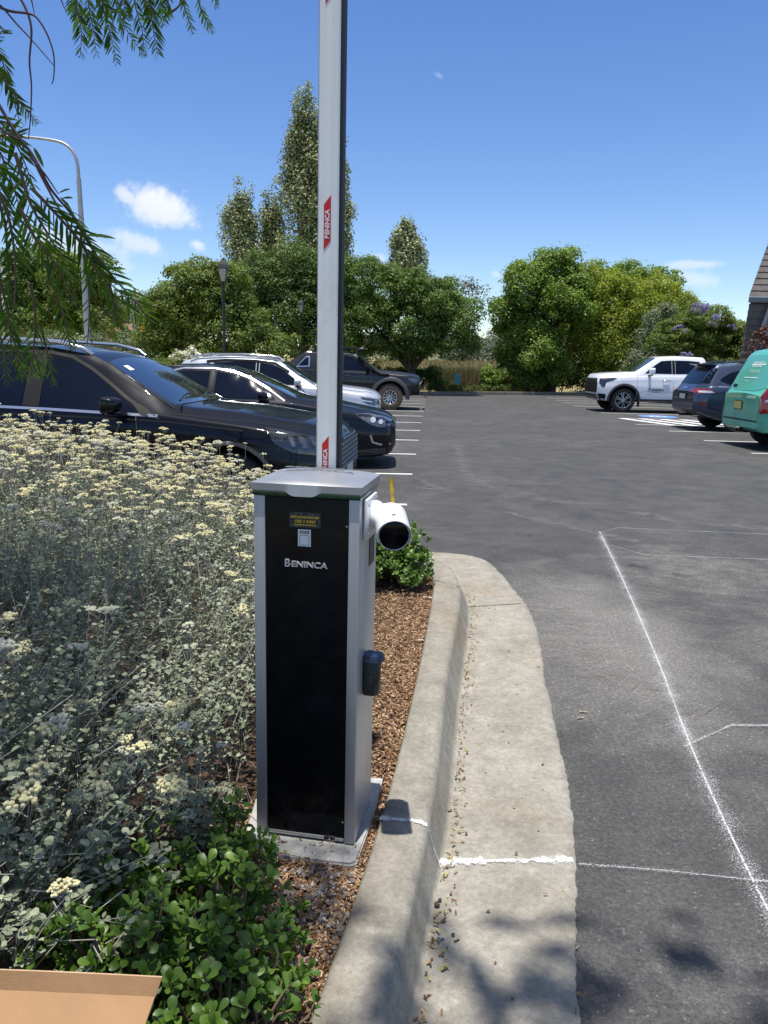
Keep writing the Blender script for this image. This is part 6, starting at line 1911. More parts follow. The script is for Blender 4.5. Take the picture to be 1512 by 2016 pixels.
# white flower bush behind the silver suv
r_ = hedge('flowering_bush', 'low bush of white flowers just behind the silver SUV roof', -6.9, 25.2, -5.9, 25.4, 1.65, 0.7, 3500, 0.06, 'leaf_willow', 'flowering bush', zb=.05)
bl = [(Vector((0.15, 0, 1.5)), (.45, .3, .25)), (Vector((-.3, 0, 1.45)), (.3, .3, .2))]
V, Fc = crown(bl, 420, .10, 6, .10); np_mesh('blossom', V, Fc, 'petal_white', r_)
# background trees left
GB = 'background trees beyond the street'
tree('street_tree', 'large dull green tree at the far left behind the hanging pepper branches', 'tree', pblobs([(30, 560, 60, 50), (95, 545, 60, 44), (60, 620, 90, 45)], 52), 26000, 0.19, 'leaf_dark', (-24, 52.5, 0), 0.3, GB, 0.5, 16)
tree('street_tree', 'feathery olive tree behind the tall galvanised street lamp', 'tree', pblobs([(150, 560, 52, 54), (195, 560, 30, 48), (170, 620, 50, 50), (110, 640, 60, 30)], 50), 26000, 0.17, 'leaf_willow', (-19, 50.5, 0), 0.25, GB, 0.45, 16)
tree('street_tree', 'dark round shrub tree beside the brown-roofed house', 'tree', pblobs([(255, 672, 24, 18), (238, 680, 20, 14)], 62), 5000, 0.2, 'leaf_dark', (-20.5, 62.5, 0), 0.15, GB, 0.4, 16)
tree('jacaranda_tree', 'purple jacaranda far away above the brown house roof', 'tree', pblobs([(232, 622, 20, 14), (222, 612, 12, 9)], 105), 3200, 0.34, 'leaf_purple', (-36.5, 106, ground_z(0, 105)), 0.25, None, 0.8, 12)
# far woods: masses nobody could count
def far_wood(px0, px1, py, Y, h, n, seed):
    bl = []
    for px in np.arange(px0, px1, 16):
        c = aty(px, py, Y + rng.uniform(-6, 6)); c.z += rng.uniform(-.6, .6) * h * .3
        bl.append((c, (h * .55, h * .55, h * rng.uniform(.4, .62))))
    V, Fc = crown(bl, n, h * .12, 12, h * .07)
    o = np_mesh('far_trees', V, Fc, 'leaf_far')
    return tag(o, kind='stuff')
tag(far_wood(185, 330, 668, 150, 9, 14000, 1), 'hazy grey-green line of distant trees beyond the houses', 'distant trees')
tag(far_wood(190, 320, 622, 260, 14, 6000, 1), 'faint distant tree tops on the skyline behind the utility pole', 'distant trees')
tag(far_wood(860, 1010, 690, 165, 7, 9000, 2), 'distant grey-green trees seen through the gap over the dry field', 'distant trees')
tag(far_wood(860, 925, 600, 110, 5, 3500, 2), 'sparse gum tree tops showing above the round tree', 'distant trees')
# reeds and tall dry grass at the edge of the field
def blades(name, label, cat, n, fx, hgt, mat, w_=0.012, lean=0.12):
    P = np.array([fx() for _ in range(n)])
    h = hgt * nrng.uniform(.5, 1.2, n)
    A = unit(np.stack([nrng.normal(0, lean, n), nrng.normal(0, lean, n), np.ones(n)], 1))
    N = unit(np.cross(A, unit(nrng.normal(size=(n, 3)))))
    V, Fc = leaf_quads(P + A * h[:, None] * .5, N, h, w_, A)
    return tag(np_mesh(name, V, Fc, mat), label, cat, kind='stuff')
def f_reed():
    f = rng.random(); x = 2.6 + f * 3.9; return (x, 40.4 + f * 1.4 + rng.uniform(0, 2.2), 0)
blades('reeds', 'tall dry brown reeds at the far kerb in front of the field', 'reeds', 5200, f_reed, 1.25, 'leaf_reed', .03)
def f_field():
    y = 44 + 110 * rng.random() ** 2; x = rng.uniform(-2 + .0 * y, .19 * y + 1); return (x, y, ground_z(x, y))
blades('field_grass', 'dry golden grass of the open field beyond the car park', 'grass', 26000, f_field, 0.55, 'leaf_reed', .05, .25)
def f_verge():
    y = rng.uniform(7, 36); x = rng.uniform(-12, -5.7 + (y - 7) * .03); return (x, y, .06)
blades('verge_grass', 'short grass on the verge behind the parked cars', 'grass', 5000, f_verge, 0.12, 'leaf_mid', .02, .4)

# ---------- pepper tree: hanging fronds of narrow leaflets, crown overhead outside the frame
pep = thing('pepper_tree', 'pepper tree with drooping feathery branches hanging into the top left corner', 'tree', (-3.6, 0.2, 0.1))
pb = Vector((-3.6, 0.2, 0.1))
tubes('trunk', [([(0, 0, -.1), (.1, 0, 1.2), (.3, .05, 2.4)], [.26, .2, .17]),
                ([(.3, .05, 2.3), (1.0, .3, 4.2), (2.2, .1, 6.9), (3.8, -.3, 8.2)], [.14, .09, .04, .015]),
                ([(.3, .05, 2.3), (.6, .8, 4.6), (1.2, 1.2, 7.0), (1.6, 1.6, 8.4)], [.13, .08, .04, .015]),
                ([(.3, .05, 2.3), (-.6, -.8, 5.4), (-1.2, -1.5, 8.0)], [.12, .08, .03]),
                ([(1.0, .3, 4.2), (1.8, -.8, 6.4), (2.6, -1.6, 8.2)], [.08, .05, .02])], 'bark', pep, 9)
def frond_mesh(acc_leaf, acc_stem, pts, L_, n, w_=0.16, droop=0.5, r0=0.0035, spread=1.0):
    """a pinnate frond: pts a world polyline, leaflets of length L_ in pairs"""
    C_ = catmull([tuple(p) for p in pts], max(12, n + 2))
    acc_stem.add(*tube_np([Vector(c) - pb for c in C_[::2]] if len(C_) > 6 else [Vector(c) - pb for c in C_], list(np.linspace(r0, r0 * .3, len(C_[::2]) if len(C_) > 6 else len(C_))), 5))
    d = np.gradient(C_, axis=0); d = unit(d)
    side = unit(np.cross(d, np.array([0.15, 1.0, 0.1])) + nrng.normal(0, .05, d.shape))
    for i in range(1, len(C_) - 1):
        f = i / len(C_)
        env = min(1, (1 - f) * 2.2 + .25) * min(1, f * 5 + .3)
        for sg in (-1, 1):
            if rng.random() < .05: continue
            dirn = unit(side[i] * sg * spread + d[i] * (0.9 + rng.gauss(0, .12)) + np.array([0, rng.gauss(0, .22), -droop * rng.uniform(.4, 1.2)]))
            ln = L_ * env * rng.uniform(.8, 1.15)
            nrm = unit(np.cross(dirn, d[i] + nrng.normal(0, .35, 3)))
            b_ = np.cross(nrm, dirn)
            wd = ln * w_ * rng.uniform(.7, 1.25)
            if rng.random() < .12: ln *= .6
            o_ = C_[i] + nrng.normal(0, .001, 3) - np.array(pb)
            bend = np.array([0, 0, -ln * .08])
            prof_ = [(0, .12), (.25, .9), (.55, 1.0), (.8, .6), (1.0, .04)]
            V = []
            for (u_, wv_) in prof_:
                c = o_ + dirn * ln * u_ + bend * u_ * u_ * 1.2
                V += [c - b_ * wd * wv_ * .5, c + nrm * wd * -.10 * wv_, c + b_ * wd * wv_ * .5]
            Fq = []
            for j in range(4):
                for k in (0, 1):
                    Fq.append((j * 3 + k, j * 3 + k + 1, j * 3 + k + 4, j * 3 + k + 3))
            acc_leaf.add(V, Fq)
def build_fronds(lst, k=1.0, **kw):
    for (pix, Y, L_, n) in lst:
        L_ = L_ * k; n = int(n * .95)
        al, as_ = Acc(), Acc()
        pts = [aty(px, py, Y + 0.02 * i) for i, (px, py) in enumerate(pix)]
        frond_mesh(al, as_, pts, L_, n, **kw)
        o = al.build('frond', 'leaf_pepper', pep)
        as_.build('frond_stem', 'twig', o, True)
# top fronds, deeper in
top = [([(150, -30), (152, 20), (160, 60), (158, 118)], 3.2, .060, 22), ([(172, -30), (176, 20), (184, 60), (190, 115)], 3.3, .058, 22), ([(196, -40), (204, 20), (218, 70), (232, 128)], 3.1, .058, 24),
       ([(222, -30), (232, 20), (250, 60), (285, 112)], 3.3, .052, 24), ([(262, -40), (266, 10), (280, 60), (284, 115)], 3.2, .050, 20), ([(290, -30), (296, 20), (302, 60), (312, 118)], 3.0, .055, 22),
       ([(312, -30), (318, 10), (324, 50)], 3.3, .045, 16), ([(276, -30), (290, 10), (300, 30)], 3.4, .045, 14), ([(355, -20), (362, 10), (372, 40), (380, 68)], 3.3, .035, 16), ([(388, -10), (396, 20), (408, 44), (420, 68)], 3.3, .032, 16),
       ([(416, -30), (422, -6), (427, 14)], 3.4, .030, 8), ([(182, -30), (205, 10), (222, 26)], 3.0, .05, 12), ([(338, -30), (330, 10), (334, 34)], 3.2, .045, 12), ([(150, -40), (140, 0), (148, 40)], 3.4, .05, 12), ([(240, -40), (244, 0), (250, 34)], 3.0, .05, 12)]
build_fronds(top, k=.92, w_=.17, droop=.25)
# left edge fronds
left = [([(-30, 60), (-5, 100), (8, 130), (14, 160)], 2.6, .055, 14), ([(-20, 110), (4, 150), (24, 190), (40, 245)], 2.5, .055, 22), ([(10, 160), (30, 190), (50, 215), (76, 244)], 2.5, .045, 20), ([(-10, 90), (-2, 70), (10, 55)], 2.6, .05, 8),
        ([(-30, 215), (10, 250), (40, 300), (68, 372)], 1.9, .060, 20), ([(-30, 260), (0, 300), (20, 350), (36, 400)], 1.8, .060, 16), ([(-40, 300), (-10, 330), (0, 380), (4, 450)], 1.7, .06, 14), ([(-10, 270), (20, 262), (40, 266)], 1.8, .05, 8)]
build_fronds(left, k=.80, w_=.16, droop=.35)
# large near fronds, left middle
near_ = [([(30, 300), (60, 400), (100, 470), (150, 560)], 1.35, .062, 18), ([(40, 410), (70, 470), (110, 520), (150, 600)], 1.30, .065, 18), ([(0, 380), (20, 440), (30, 520), (28, 610)], 1.35, .065, 18), ([(-20, 470), (30, 500), (70, 520), (115, 530)], 1.3, .07, 12),
         ([(62, 370), (110, 420), (160, 480), (200, 545), (262, 590)], 1.4, .070, 24), ([(130, 400), (170, 470), (210, 530), (272, 600), (300, 640)], 1.42, .065, 22), ([(40, 450), (60, 500), (75, 560), (95, 640)], 1.5, .06, 20), ([(-10, 520), (10, 590), (20, 650), (24, 720)], 1.45, .055, 20),
         ([(90, 520), (110, 580), (130, 640), (140, 690)], 1.6, .05, 18), ([(150, 560), (180, 610), (200, 650), (215, 700)], 1.5, .05, 16), ([(60, 560), (70, 620), (66, 690), (60, 740)], 1.6, .05, 18), ([(20, 480), (50, 560), (90, 600), (120, 660)], 1.7, .055, 20),
         ([(0, 600), (20, 650), (36, 700), (44, 755)], 1.7, .045, 18), ([(80, 640), (92, 690), (100, 730), (106, 760)], 1.8, .04, 14), ([(70, 700), (76, 720), (80, 745)], 1.7, .04, 8), ([(30, 700), (44, 725), (50, 750)], 1.7, .04, 8), ([(165, 500), (175, 560), (176, 620), (172, 680)], 1.7, .045, 16),
         ([(-30, 500), (-6, 560), (30, 620), (60, 650)], 1.55, .055, 18), ([(-20, 430), (10, 470), (50, 485), (80, 520)], 1.5, .055, 14), ([(215, 560), (225, 600), (232, 650)], 1.5, .045, 12), ([(100, 560), (140, 600), (180, 660), (200, 720)], 1.8, .045, 20), ([(-10, 640), (6, 680), (10, 730), (14, 760)], 1.9, .04, 16)]
build_fronds([f for i, f in enumerate(near_) if i not in (3, 6, 9, 11, 17, 18, 20)], k=.70, w_=.125, droop=.30, spread=.95)
# bare red-brown twigs
def twig(pix, Y, r0):
    C_ = catmull([tuple(aty(px, py, Y)) for px, py in pix], 24)
    return ([Vector(c) - pb for c in C_], list(np.linspace(r0, r0 * .35, 24)))
tubes_each('bare_twig', [twig([(-20, 0), (4, 14), (30, 44), (62, 78), (88, 108), (108, 131)], 2.4, .0035), twig([(30, -20), (52, 20), (62, 60), (58, 120), (62, 170), (60, 230), (56, 274)], 2.4, .004),
                     twig([(-10, 10), (20, 22), (62, 28), (80, 45), (96, 75), (106, 110), (106, 150), (102, 166)], 2.4, .004), twig([(58, -20), (62, 0), (68, 28)], 2.4, .003), twig([(116, -20), (122, 4), (130, 22)], 2.4, .003),
                     twig([(-30, 160), (0, 210), (30, 260), (60, 300), (78, 340), (110, 400), (140, 450), (170, 490), (205, 545)], 1.5, .0036), twig([(-20, 230), (10, 260), (50, 285), (80, 330), (96, 370)], 1.55, .0028),
                     twig([(74, 325), (100, 372), (135, 415), (170, 462), (195, 520)], 1.45, .003), twig([(94, 390), (84, 430), (76, 470)], 1.5, .002), twig([(60, 310), (90, 345), (115, 382)], 1.45, .0025), twig([(330, 28), (350, 14), (370, -10)], 3.3, .006),
                     twig([(-10, 380), (10, 440), (14, 500), (20, 560)], 1.4, .003)], 'red_twig', pep, 6)
# single large leaflets on the long twig
def leaflet(px0, py0, px1, py1, Y, wd):
    a_, b_ = np.array(aty(px0, py0, Y)), np.array(aty(px1, py1, Y - .01))
    ln = np.linalg.norm(b_ - a_); dr = (b_ - a_) / ln
    n_ = unit(np.cross(dr, np.array([.1, .3, 1.0])) + np.array([0, 0, 0.5])); bb = unit(np.cross(n_, dr))
    al = Acc()
    V = []
    for (u_, wv_) in [(0, .1), (.2, .75), (.5, 1.0), (.8, .7), (1, .03)]:
        c = a_ + dr * ln * u_ + np.array([0, 0, ln * .04 * math.sin(u_ * 3.1)]) - np.array(pb)
        V += [c - bb * wd * wv_ * .5, c - n_ * wd * .1, c + bb * wd * wv_ * .5]
    al.add(V, [(j * 3 + k, j * 3 + k + 1, j * 3 + k + 4, j * 3 + k + 3) for j in range(4) for k in (0, 1)])
    al.build('leaflet', 'leaf_pepper', pep)
for q_ in [(165, 463, 228, 470, .008), (176, 486, 226, 510, .008), (205, 530, 248, 530, .007), (115, 380, 138, 372, .007), (122, 390, 144, 390, .006), (118, 388, 142, 416, .005), (50, 385, 30, 430, .010), (45, 405, 25, 450, .010), (66, 290, 86, 330, .007), (215, 555, 262, 562, .008), (55, 420, 90, 412, .008), (225, 570, 275, 590, .008), (238, 590, 282, 625, .008), (0, 505, 60, 500, .010)]:
    leaflet(q_[0], q_[1], q_[2], q_[3], 1.4, q_[4])
# overhead crown, above the picture: throws the dappled shade
bl = [((-2.6, .6, 8.4), (1.3, 1.1, .7)), ((.1, -.35, 8.2), (1.3, 1.0, .6)), ((-2.9, 1.2, 8.6), (1.3, 1.1, .7)), ((1.0, -.1, 8.3), (1.0, .8, .45)), ((-.9, -1.5, 8.4), (1.9, 1.1, .6)), ((-2.1, 2.0, 8.8), (1.1, .8, .5)), ((.1, .75, 8.2), (.6, .5, .3)), ((1.0, .62, 8.3), (.7, .30, .3)), ((-1.35, 1.0, 8.4), (.5, .4, .3)), ((-.62, .95, 8.3), (.38, .38, .3))]
V, Fc = crown([(Vector(b[0]) - pb, b[1]) for b in bl], 7600, .13, 16, .10, stretch=2.0, loose=.45)
np_mesh('crown', V, Fc, 'leaf_pepper', pep)

# ---------- silver-leaved everlasting bed (helichrysum)
BX = []      # right boundary of the bed in x for given y
def bed_right(y):
    return float(np.interp(y, [1.0, 1.35, 1.6, 2.0, 2.4, 3.0, 4.0, 5.0, 5.4, 5.6], [-.80, -.62, -.50, -.42, -.42, -.36, -.34, -.42, -.5, -.7]))
def bed_top(x, y):
    d = bed_right(y) - x                    # distance inside from the edge
    base = np.interp(y, [1.0, 1.5, 2.0, 3.0, 4.0, 5.3, 5.7], [.50, .58, .62, .74, .86, .93, .78])
    side = min(1.0, 0.55 + d * 0.9) if d > 0 else .4
    sf = float(np.interp(d, [0, .45, .8, 1.5, 2.2], [.48, .68, .84, .94, .96]))
    side = side + (sf - side) * float(np.interp(y, [3.0, 4.4], [0, 1]))
    left_ = 1 + 0.05 * min(1.5, max(0, d - .5))
    return base * side * left_ + 0.05 * noise.noise(Vector((x * 2.3, y * 2.3, 0))) + .04 * noise.noise(Vector((x * 7, y * 7, 3)))
def bed_pt(pw=1.0):
    while True:
        y = 1.0 + 4.65 * rng.random() ** pw
        x = bed_right(y) - rng.random() * (3.4 * (y / 5.5) + .6)
        if x > -0.66 * y - .35: return x, y
def oval_leaves(P, D, N, Ls, Ws):
    """cupped oval leaf, 8 verts, 3 quads; D long axis, N normal"""
    B = unit(np.cross(N, D)); N = np.cross(D, B)
    prof_ = [(0.0, .12, 0), (.35, .92, .05), (.72, .95, .03), (1.0, .25, -.05)]
    V = np.zeros((len(P), 12, 3))
    for j, (u_, w_, z_) in enumerate(prof_):
        c = P + D * (Ls * u_)[:, None] + N * (Ls * z_)[:, None]
        V[:, j * 3] = c - B * (Ws * w_ * .5)[:, None] + N * (Ws * .14)[:, None]
        V[:, j * 3 + 1] = c
        V[:, j * 3 + 2] = c + B * (Ws * w_ * .5)[:, None] + N * (Ws * .14)[:, None]
    base = np.array([(j * 3 + k, j * 3 + k + 1, j * 3 + k + 4, j * 3 + k + 3) for j in range(3) for k in (0, 1)])
    Fc = (base[None] + (np.arange(len(P)) * 12)[:, None, None]).reshape(-1, 4)
    return V.reshape(-1, 3), Fc
bed = thing('everlasting_bed', 'dense bed of silvery grey-leaved shrubs with flat cream flower heads left of the gate cabinet', 'flower bed', (-1.2, 3.4, .1))
bed['kind'] = 'stuff'
b0 = Vector((-1.2, 3.4, .1)); b0n = np.array(b0)
P_, D_l, N_l, L_l = [], [], [], []
stems = Acc()
def tri_stem(p0, p1, p2, r):
    V, Fc = tube_np([p0, p1, p2], [r, r * .85, r * .6], 4)
    stems.add(V, Fc)
nst = 5600
heads = []
for i in range(nst):
    x, y = bed_pt(.85)
    if y < 1.22: continue
    if noise.noise(Vector((x * 5.5, y * 5.5, 8.0))) < -.22 and y < 4.2: continue
    h = bed_top(x, y)
    lean = Vector((rng.gauss(0.02, .10), rng.gauss(-.02, .10), 0))
    if y < 2.4: lean += Vector((.10, -.04, 0)) * rng.random()
    if y < 2.25 and x + lean.x > -.185 * (y + lean.y) - .05: continue
    if y < 2.85 and x + lean.x > -.42: continue
    if y + lean.y < 2.6 and x + lean.x > -.42: continue
    top_ = Vector((x + lean.x, y + lean.y, .1 + h * rng.uniform(.80, 1.03)))
    bot = Vector((x - lean.x * .6, y - lean.y * .6, .1 + h * .15))
    mid = bot.lerp(top_, .5) + Vector((rng.gauss(0, .02), rng.gauss(0, .02), 0)) - lean * .2
    tri_stem(bot - b0, mid - b0, top_ - b0, rng.uniform(.0010, .0019))
    far_f = np.clip((y - 2.6) / 2.6, 0, 1)
    nl = int(20 - 5 * far_f)
    for k in range(nl):
        f = rng.uniform(.30, 1.0) * (1 - .10 * far_f)
        q = (bot.lerp(mid, f * 2) if f < .5 else mid.lerp(top_, f * 2 - 1))
        a_ = rng.uniform(0, 6.283)
        el = rng.uniform(-.1, .7)
        dv = Vector((math.cos(a_) * math.cos(el), math.sin(a_) * math.cos(el), math.sin(el)))
        P_.append(q - b0 + dv * .004); D_l.append(dv)
        N_l.append((-dv.x * math.sin(el) + rng.gauss(0, .4), -dv.y * math.sin(el) + rng.gauss(0, .4), math.cos(el)))
        L_l.append(rng.uniform(.008, .024) * (1.12 if y < 2.2 else 1.0) * (1 - .25 * max(0, f - .8) * 5 * .5))
    ph = .028 + .60 * far_f ** 1.2
    if rng.random() < ph:
        heads.append((top_ + Vector((rng.gauss(0, .01), rng.gauss(0, .01), rng.uniform(.02, .10) + (.06 if rng.random() < .1 else 0))), top_, rng.uniform(.014, .028), y))
P_, D_l, N_l, L_l = (np.array(a, dtype=float) for a in (P_, D_l, unit(np.array(N_l)), L_l))
V, Fc = oval_leaves(P_, unit(D_l), N_l, L_l, L_l * nrng.uniform(.62, .95, len(L_l)))
np_mesh('silver_leaves', V, Fc, 'leaf_silver', bed, smooth=False)
# a few big heads placed where the photo shows them clearly
for (px, py, Y, s_) in [(55, 1552, 1.50, .030), (195, 1555, 1.52, .028), (85, 1437, 1.62, .030), (112, 1422, 1.66, .022), (15, 1215, 2.1, .030), (45, 1280, 2.1, .02), (265, 1475, 1.68, .02), (395, 1475, 1.86, .016), (437, 1467, 1.9, .014), (410, 1560, 1.75, .02), (138, 1745, 1.32, .018), (310, 1392, 1.9, .022), (335, 1390, 1.95, .022), (75, 1115, 2.9, .03), (222, 1125, 2.9, .026), (100, 1165, 2.8, .028), (395, 865, 5.0, .035), (185, 850, 5.2, .04), (25, 840, 5.2, .02), (275, 850, 5.2, .02), (160, 1385, 2.0, .02), (345, 1570, 1.7, .018), (5, 1270, 1.8, .025), (250, 1480, 1.7, .014)]:
    hp = aty(px, py, Y)
    heads.append((hp, hp + Vector((-.03, .04, -.12)), s_, Y))
acc = Acc()
ico = bmesh.new(); bmesh.ops.create_icosphere(ico, subdivisions=1, radius=1.0)
ico_v = np.array([v.co[:] for v in ico.verts]); ico_f = np.array([[v.index for v in f.verts] for f in ico.faces]); ico.free()
octv = np.array([(1, 0, 0), (0, 1, 0), (-1, 0, 0), (0, -1, 0), (0, 0, 1), (0, 0, -.6)], float)
octf = np.array([(0, 1, 4), (1, 2, 4), (2, 3, 4), (3, 0, 4), (1, 0, 5), (2, 1, 5), (3, 2, 5), (0, 3, 5)])
accp = Acc()
for (hp, st, rad, y) in heads:
    nearh = y < 2.3
    clusters = rng.choice([1, 1, 2, 3]) if not nearh else rng.choice([1, 2, 3])
    target = acc if rng.random() < (.62 if y > 2.5 else .5) or rad > .027 else accp
    for c_ in range(clusters):
        off = Vector((rng.gauss(0, rad * .95), rng.gauss(0, rad * .95), rng.gauss(0, rad * .35))) if c_ else Vector()
        nb = int(26 if nearh else 15)
        for k in range(nb):
            a_ = rng.uniform(0, 6.283); rr = rad * math.sqrt(rng.random())
            s_ = rad * rng.uniform(.14, .26) * (1.0 if nearh else 1.2)
            p_ = hp - b0 + off + Vector((math.cos(a_) * rr, math.sin(a_) * rr, (1 - (rr / rad) ** 2) * rad * .3 + rng.gauss(0, .0012)))
            if nearh: target.add(ico_v * s_ + np.array(p_), ico_f)
            else: target.add(octv * s_ + np.array(p_), octf)
        e = hp + off - Vector((0, 0, rad * .1))
        tri_stem(st - b0 if c_ == 0 else st.lerp(e, .4) - b0, st.lerp(e, .5) - b0 + Vector((rng.gauss(0, .002), rng.gauss(0, .002), 0)), e - b0, .0013)
        for k in range(4):
            tri_stem(st.lerp(e, .75) - b0, st.lerp(e, .85) - b0 + Vector((rng.gauss(0, .005), rng.gauss(0, .005), 0)), e - b0 + Vector((rng.gauss(0, rad * .5), rng.gauss(0, rad * .5), 0)), .0008)
acc.build('cream_flower_heads', 'petal_cream', bed)
accp.build('pale_flower_heads', 'petal_pale', bed)
# leaning bare stems towards the lower right
for _ in range(420):
    x, y = bed_pt(1.6)
    if y > 3.2 or x > -.50: continue
    h = bed_top(x, y)
    a_ = Vector((x, y, .1 + h * .55)); e = a_ + Vector((rng.uniform(.05, .30), rng.uniform(-.22, .02), rng.uniform(.05, .22)))
    if e.x > -.195 * e.y - .04 or e.y < 1.2: continue
    m_ = a_.lerp(e, .5) + Vector((0, 0, rng.uniform(.0, .05)))
    tri_stem(a_ - b0, m_ - b0, e - b0, .0017)
stems.build('grey_stems', 'silver_stem', bed)

# ---------- glossy green shrubs
def gloss_shrub(name, label, c0, blobs, nros, leafL, dens=8):
    root = thing(name, label, 'shrub', c0)
    c0 = np.array(c0)
    Pp, Dd, Nn, Ll = [], [], [], []
    st = []
    vol = np.array([b[1][0] * b[1][1] for b in blobs]); vol = vol / vol.sum()
    for i in range(nros):
        b = blobs[int(nrng.choice(len(blobs), p=vol))]
        d = unit(nrng.normal(size=3)); d[2] = abs(d[2]) * (1 if rng.random() < .85 else -.4)
        rr = rng.uniform(.55, 1.0) if rng.random() < .8 else rng.uniform(.2, .6)
        p_ = np.array(b[0]) + d * np.array(b[1]) * rr - c0
        if p_[2] + c0[2] < .115: p_[2] = .115 - c0[2] + rng.uniform(0, .04)
        axd = unit(d * .7 + np.array([0, 0, .7]) + nrng.normal(0, .25, 3))
        A_, B_ = basis(axd[None]); A_, B_ = A_[0], B_[0]
        nl = rng.randint(dens - 3, dens + 1)
        for k in range(nl):
            an = k * 2.4 + rng.uniform(-.3, .3)
            f = k / nl
            el = 0.25 + .9 * f + rng.gauss(0, .12)
            ra = A_ * math.cos(an) + B_ * math.sin(an)
            dv = ra * math.cos(el) + axd * math.sin(el)
            nv = -ra * math.sin(el) + axd * math.cos(el)
            Pp.append(p_ - axd * (.022 * (1 - f))); Dd.append(dv); Nn.append(nv + nrng.normal(0, .15, 3)); Ll.append(leafL * rng.uniform(.65, 1.15) * (1 - .3 * f))
        bc = np.array(b[0]) - c0; bc[2] = .02
        if i % 2 == 0:
            q = bc + (p_ - bc) * .5 + nrng.normal(0, .02, 3)
            st.append(([Vector(bc * .7 + p_ * .3 * np.array([1, 1, 0])), Vector(q), Vector(p_ - axd * .03), Vector(p_)], [.005, .004, .003, .0018]))
    Pp, Dd, Nn, Ll = np.array(Pp), unit(np.array(Dd)), unit(np.array(Nn)), np.array(Ll)
    # obovate leaf
    B = unit(np.cross(Nn, Dd)); N = np.cross(Dd, B)
    prof_ = [(0, .08, 0), (.25, .38, .03), (.55, .85, .06), (.80, .98, .04), (.95, .62, .0), (1.0, .2, -.02)]
    V = np.zeros((len(Pp), 18, 3)); Ws = Ll * nrng.uniform(.48, .62, len(Ll))
    for j, (u_, w_, z_) in enumerate(prof_):
        c = Pp + Dd * (Ll * u_)[:, None] + N * (Ll * z_)[:, None]
        V[:, j * 3] = c - B * (Ws * w_ * .5)[:, None] + N * (Ws * w_ * .12)[:, None]
        V[:, j * 3 + 1] = c
        V[:, j * 3 + 2] = c + B * (Ws * w_ * .5)[:, None] + N * (Ws * w_ * .12)[:, None]
    base = np.array([(j * 3 + k, j * 3 + k + 1, j * 3 + k + 4, j * 3 + k + 3) for j in range(5) for k in (0, 1)])
    Fc = (base[None] + (np.arange(len(Pp)) * 18)[:, None, None]).reshape(-1, 4)
    np_mesh('leaves', V.reshape(-1, 3), Fc, 'leaf_shrub', root, smooth=True)
    tubes('stems', st, 'twig', root, 5)
    return root
gloss_shrub('hawthorn_shrub', 'glossy green round-leaved shrub in the foreground beside the cardboard box', (-.42, 1.55, .10),
            [((-.30, 1.28, .24), (.20, .22, .20)), ((-.48, 1.38, .26), (.22, .20, .22)), ((-.36, 1.58, .24), (.22, .20, .20)), ((-.52, 1.75, .24), (.16, .16, .20)), ((-.40, 1.86, .24), (.13, .12, .16)), ((-.66, 1.52, .22), (.2, .2, .2)), ((-.24, 1.12, .22), (.18, .16, .16)), ((-.22, 1.48, .2), (.10, .12, .10)), ((-.46, 1.10, .22), (.2, .15, .18))], 700, .038)
gloss_shrub('hawthorn_shrub', 'compact bright green shrub behind the gate cabinet at the kerb bend', (.02, 4.95, .10),
            [((.06, 5.02, .29), (.26, .26, .24)), ((-.25, 5.1, .28), (.26, .24, .24)), ((.17, 4.80, .22), (.17, .22, .17)), ((-.1, 4.80, .24), (.22, .22, .2)), ((-.5, 5.1, .28), (.3, .24, .24)), ((.2, 5.0, .2), (.12, .2, .16))], 900, .046)

# ---------- cardboard box
cbx = thing('cardboard_box', 'brown corrugated cardboard box with raised flap in the lower left corner', 'cardboard box', (-.68, .98, .11))
cb0 = Vector((-.68, .98, .11))
def sheet(name, corners, th=0.004, mat='cardboard', sag=0.0, parent=cbx, nsub=14):
    a_, b_, c_, d_ = (Vector(c) - cb0 for c in corners)      # a-b bottom edge, d-c top edge
    n_ = (b_ - a_).cross(d_ - a_).normalized()
    bm = bmesh.new()
    lay = []
    for sgn in (0, 1):
        g_ = []
        for j in range(7):
            r__ = []
            for i in range(nsub + 1):
                f, h_ = i / nsub, j / 6
                p_ = a_.lerp(b_, f).lerp(d_.lerp(c_, f), h_)
                p_ = p_ + n_ * (sag * math.sin(f * math.pi * 1.6 + .5) * h_ + (th if sgn else 0)) + Vector((0, 0, sag * .4 * math.sin(f * 5) * h_))
                r__.append(bm.verts.new(p_))
            g_.append(r__)
        lay.append(g_)
    for g_ in lay:
        for j in range(6):
            for i in range(nsub):
                bm.faces.new((g_[j][i], g_[j][i + 1], g_[j + 1][i + 1], g_[j + 1][i]))
    A0, A1 = lay
    edges_ = [[(0, i) for i in range(nsub + 1)], [(6, i) for i in range(nsub + 1)], [(j, 0) for j in range(7)], [(j, nsub) for j in range(7)]]
    for e in edges_:
        for (j, i), (j2, i2) in zip(e, e[1:]):
            f_ = bm.faces.new((A0[j][i], A0[j2][i2], A1[j2][i2], A1[j][i]))
            f_.material_index = 1
    return from_bm(name, bm, [mat, 'cardboard_edge'], parent)
xr, xl, yf, yn = -.372, -1.02, 1.13, .72
sheet('flap', [(xl, .93, .30), (xr - .055, .93, .295), (xr - .006, 1.150, .455), (xl, 1.150, .470)], sag=.0)
sheet('flap_fold', [(xl, 1.1505, .4705), (xr - .005, 1.1505, .4560), (xr + .004, 1.159, .488), (xl, 1.159, .502)], sag=.005)
sheet('back_wall', [(xl, yf, .115), (xr - .03, yf, .115), (xr - .03, yf, .36), (xl, yf, .36)])
sheet('side_wall', [(xr - .03, yf - .01, .115), (xr - .03, yn, .115), (xr - .03, yn, .36), (xr - .03, yf - .01, .36)])
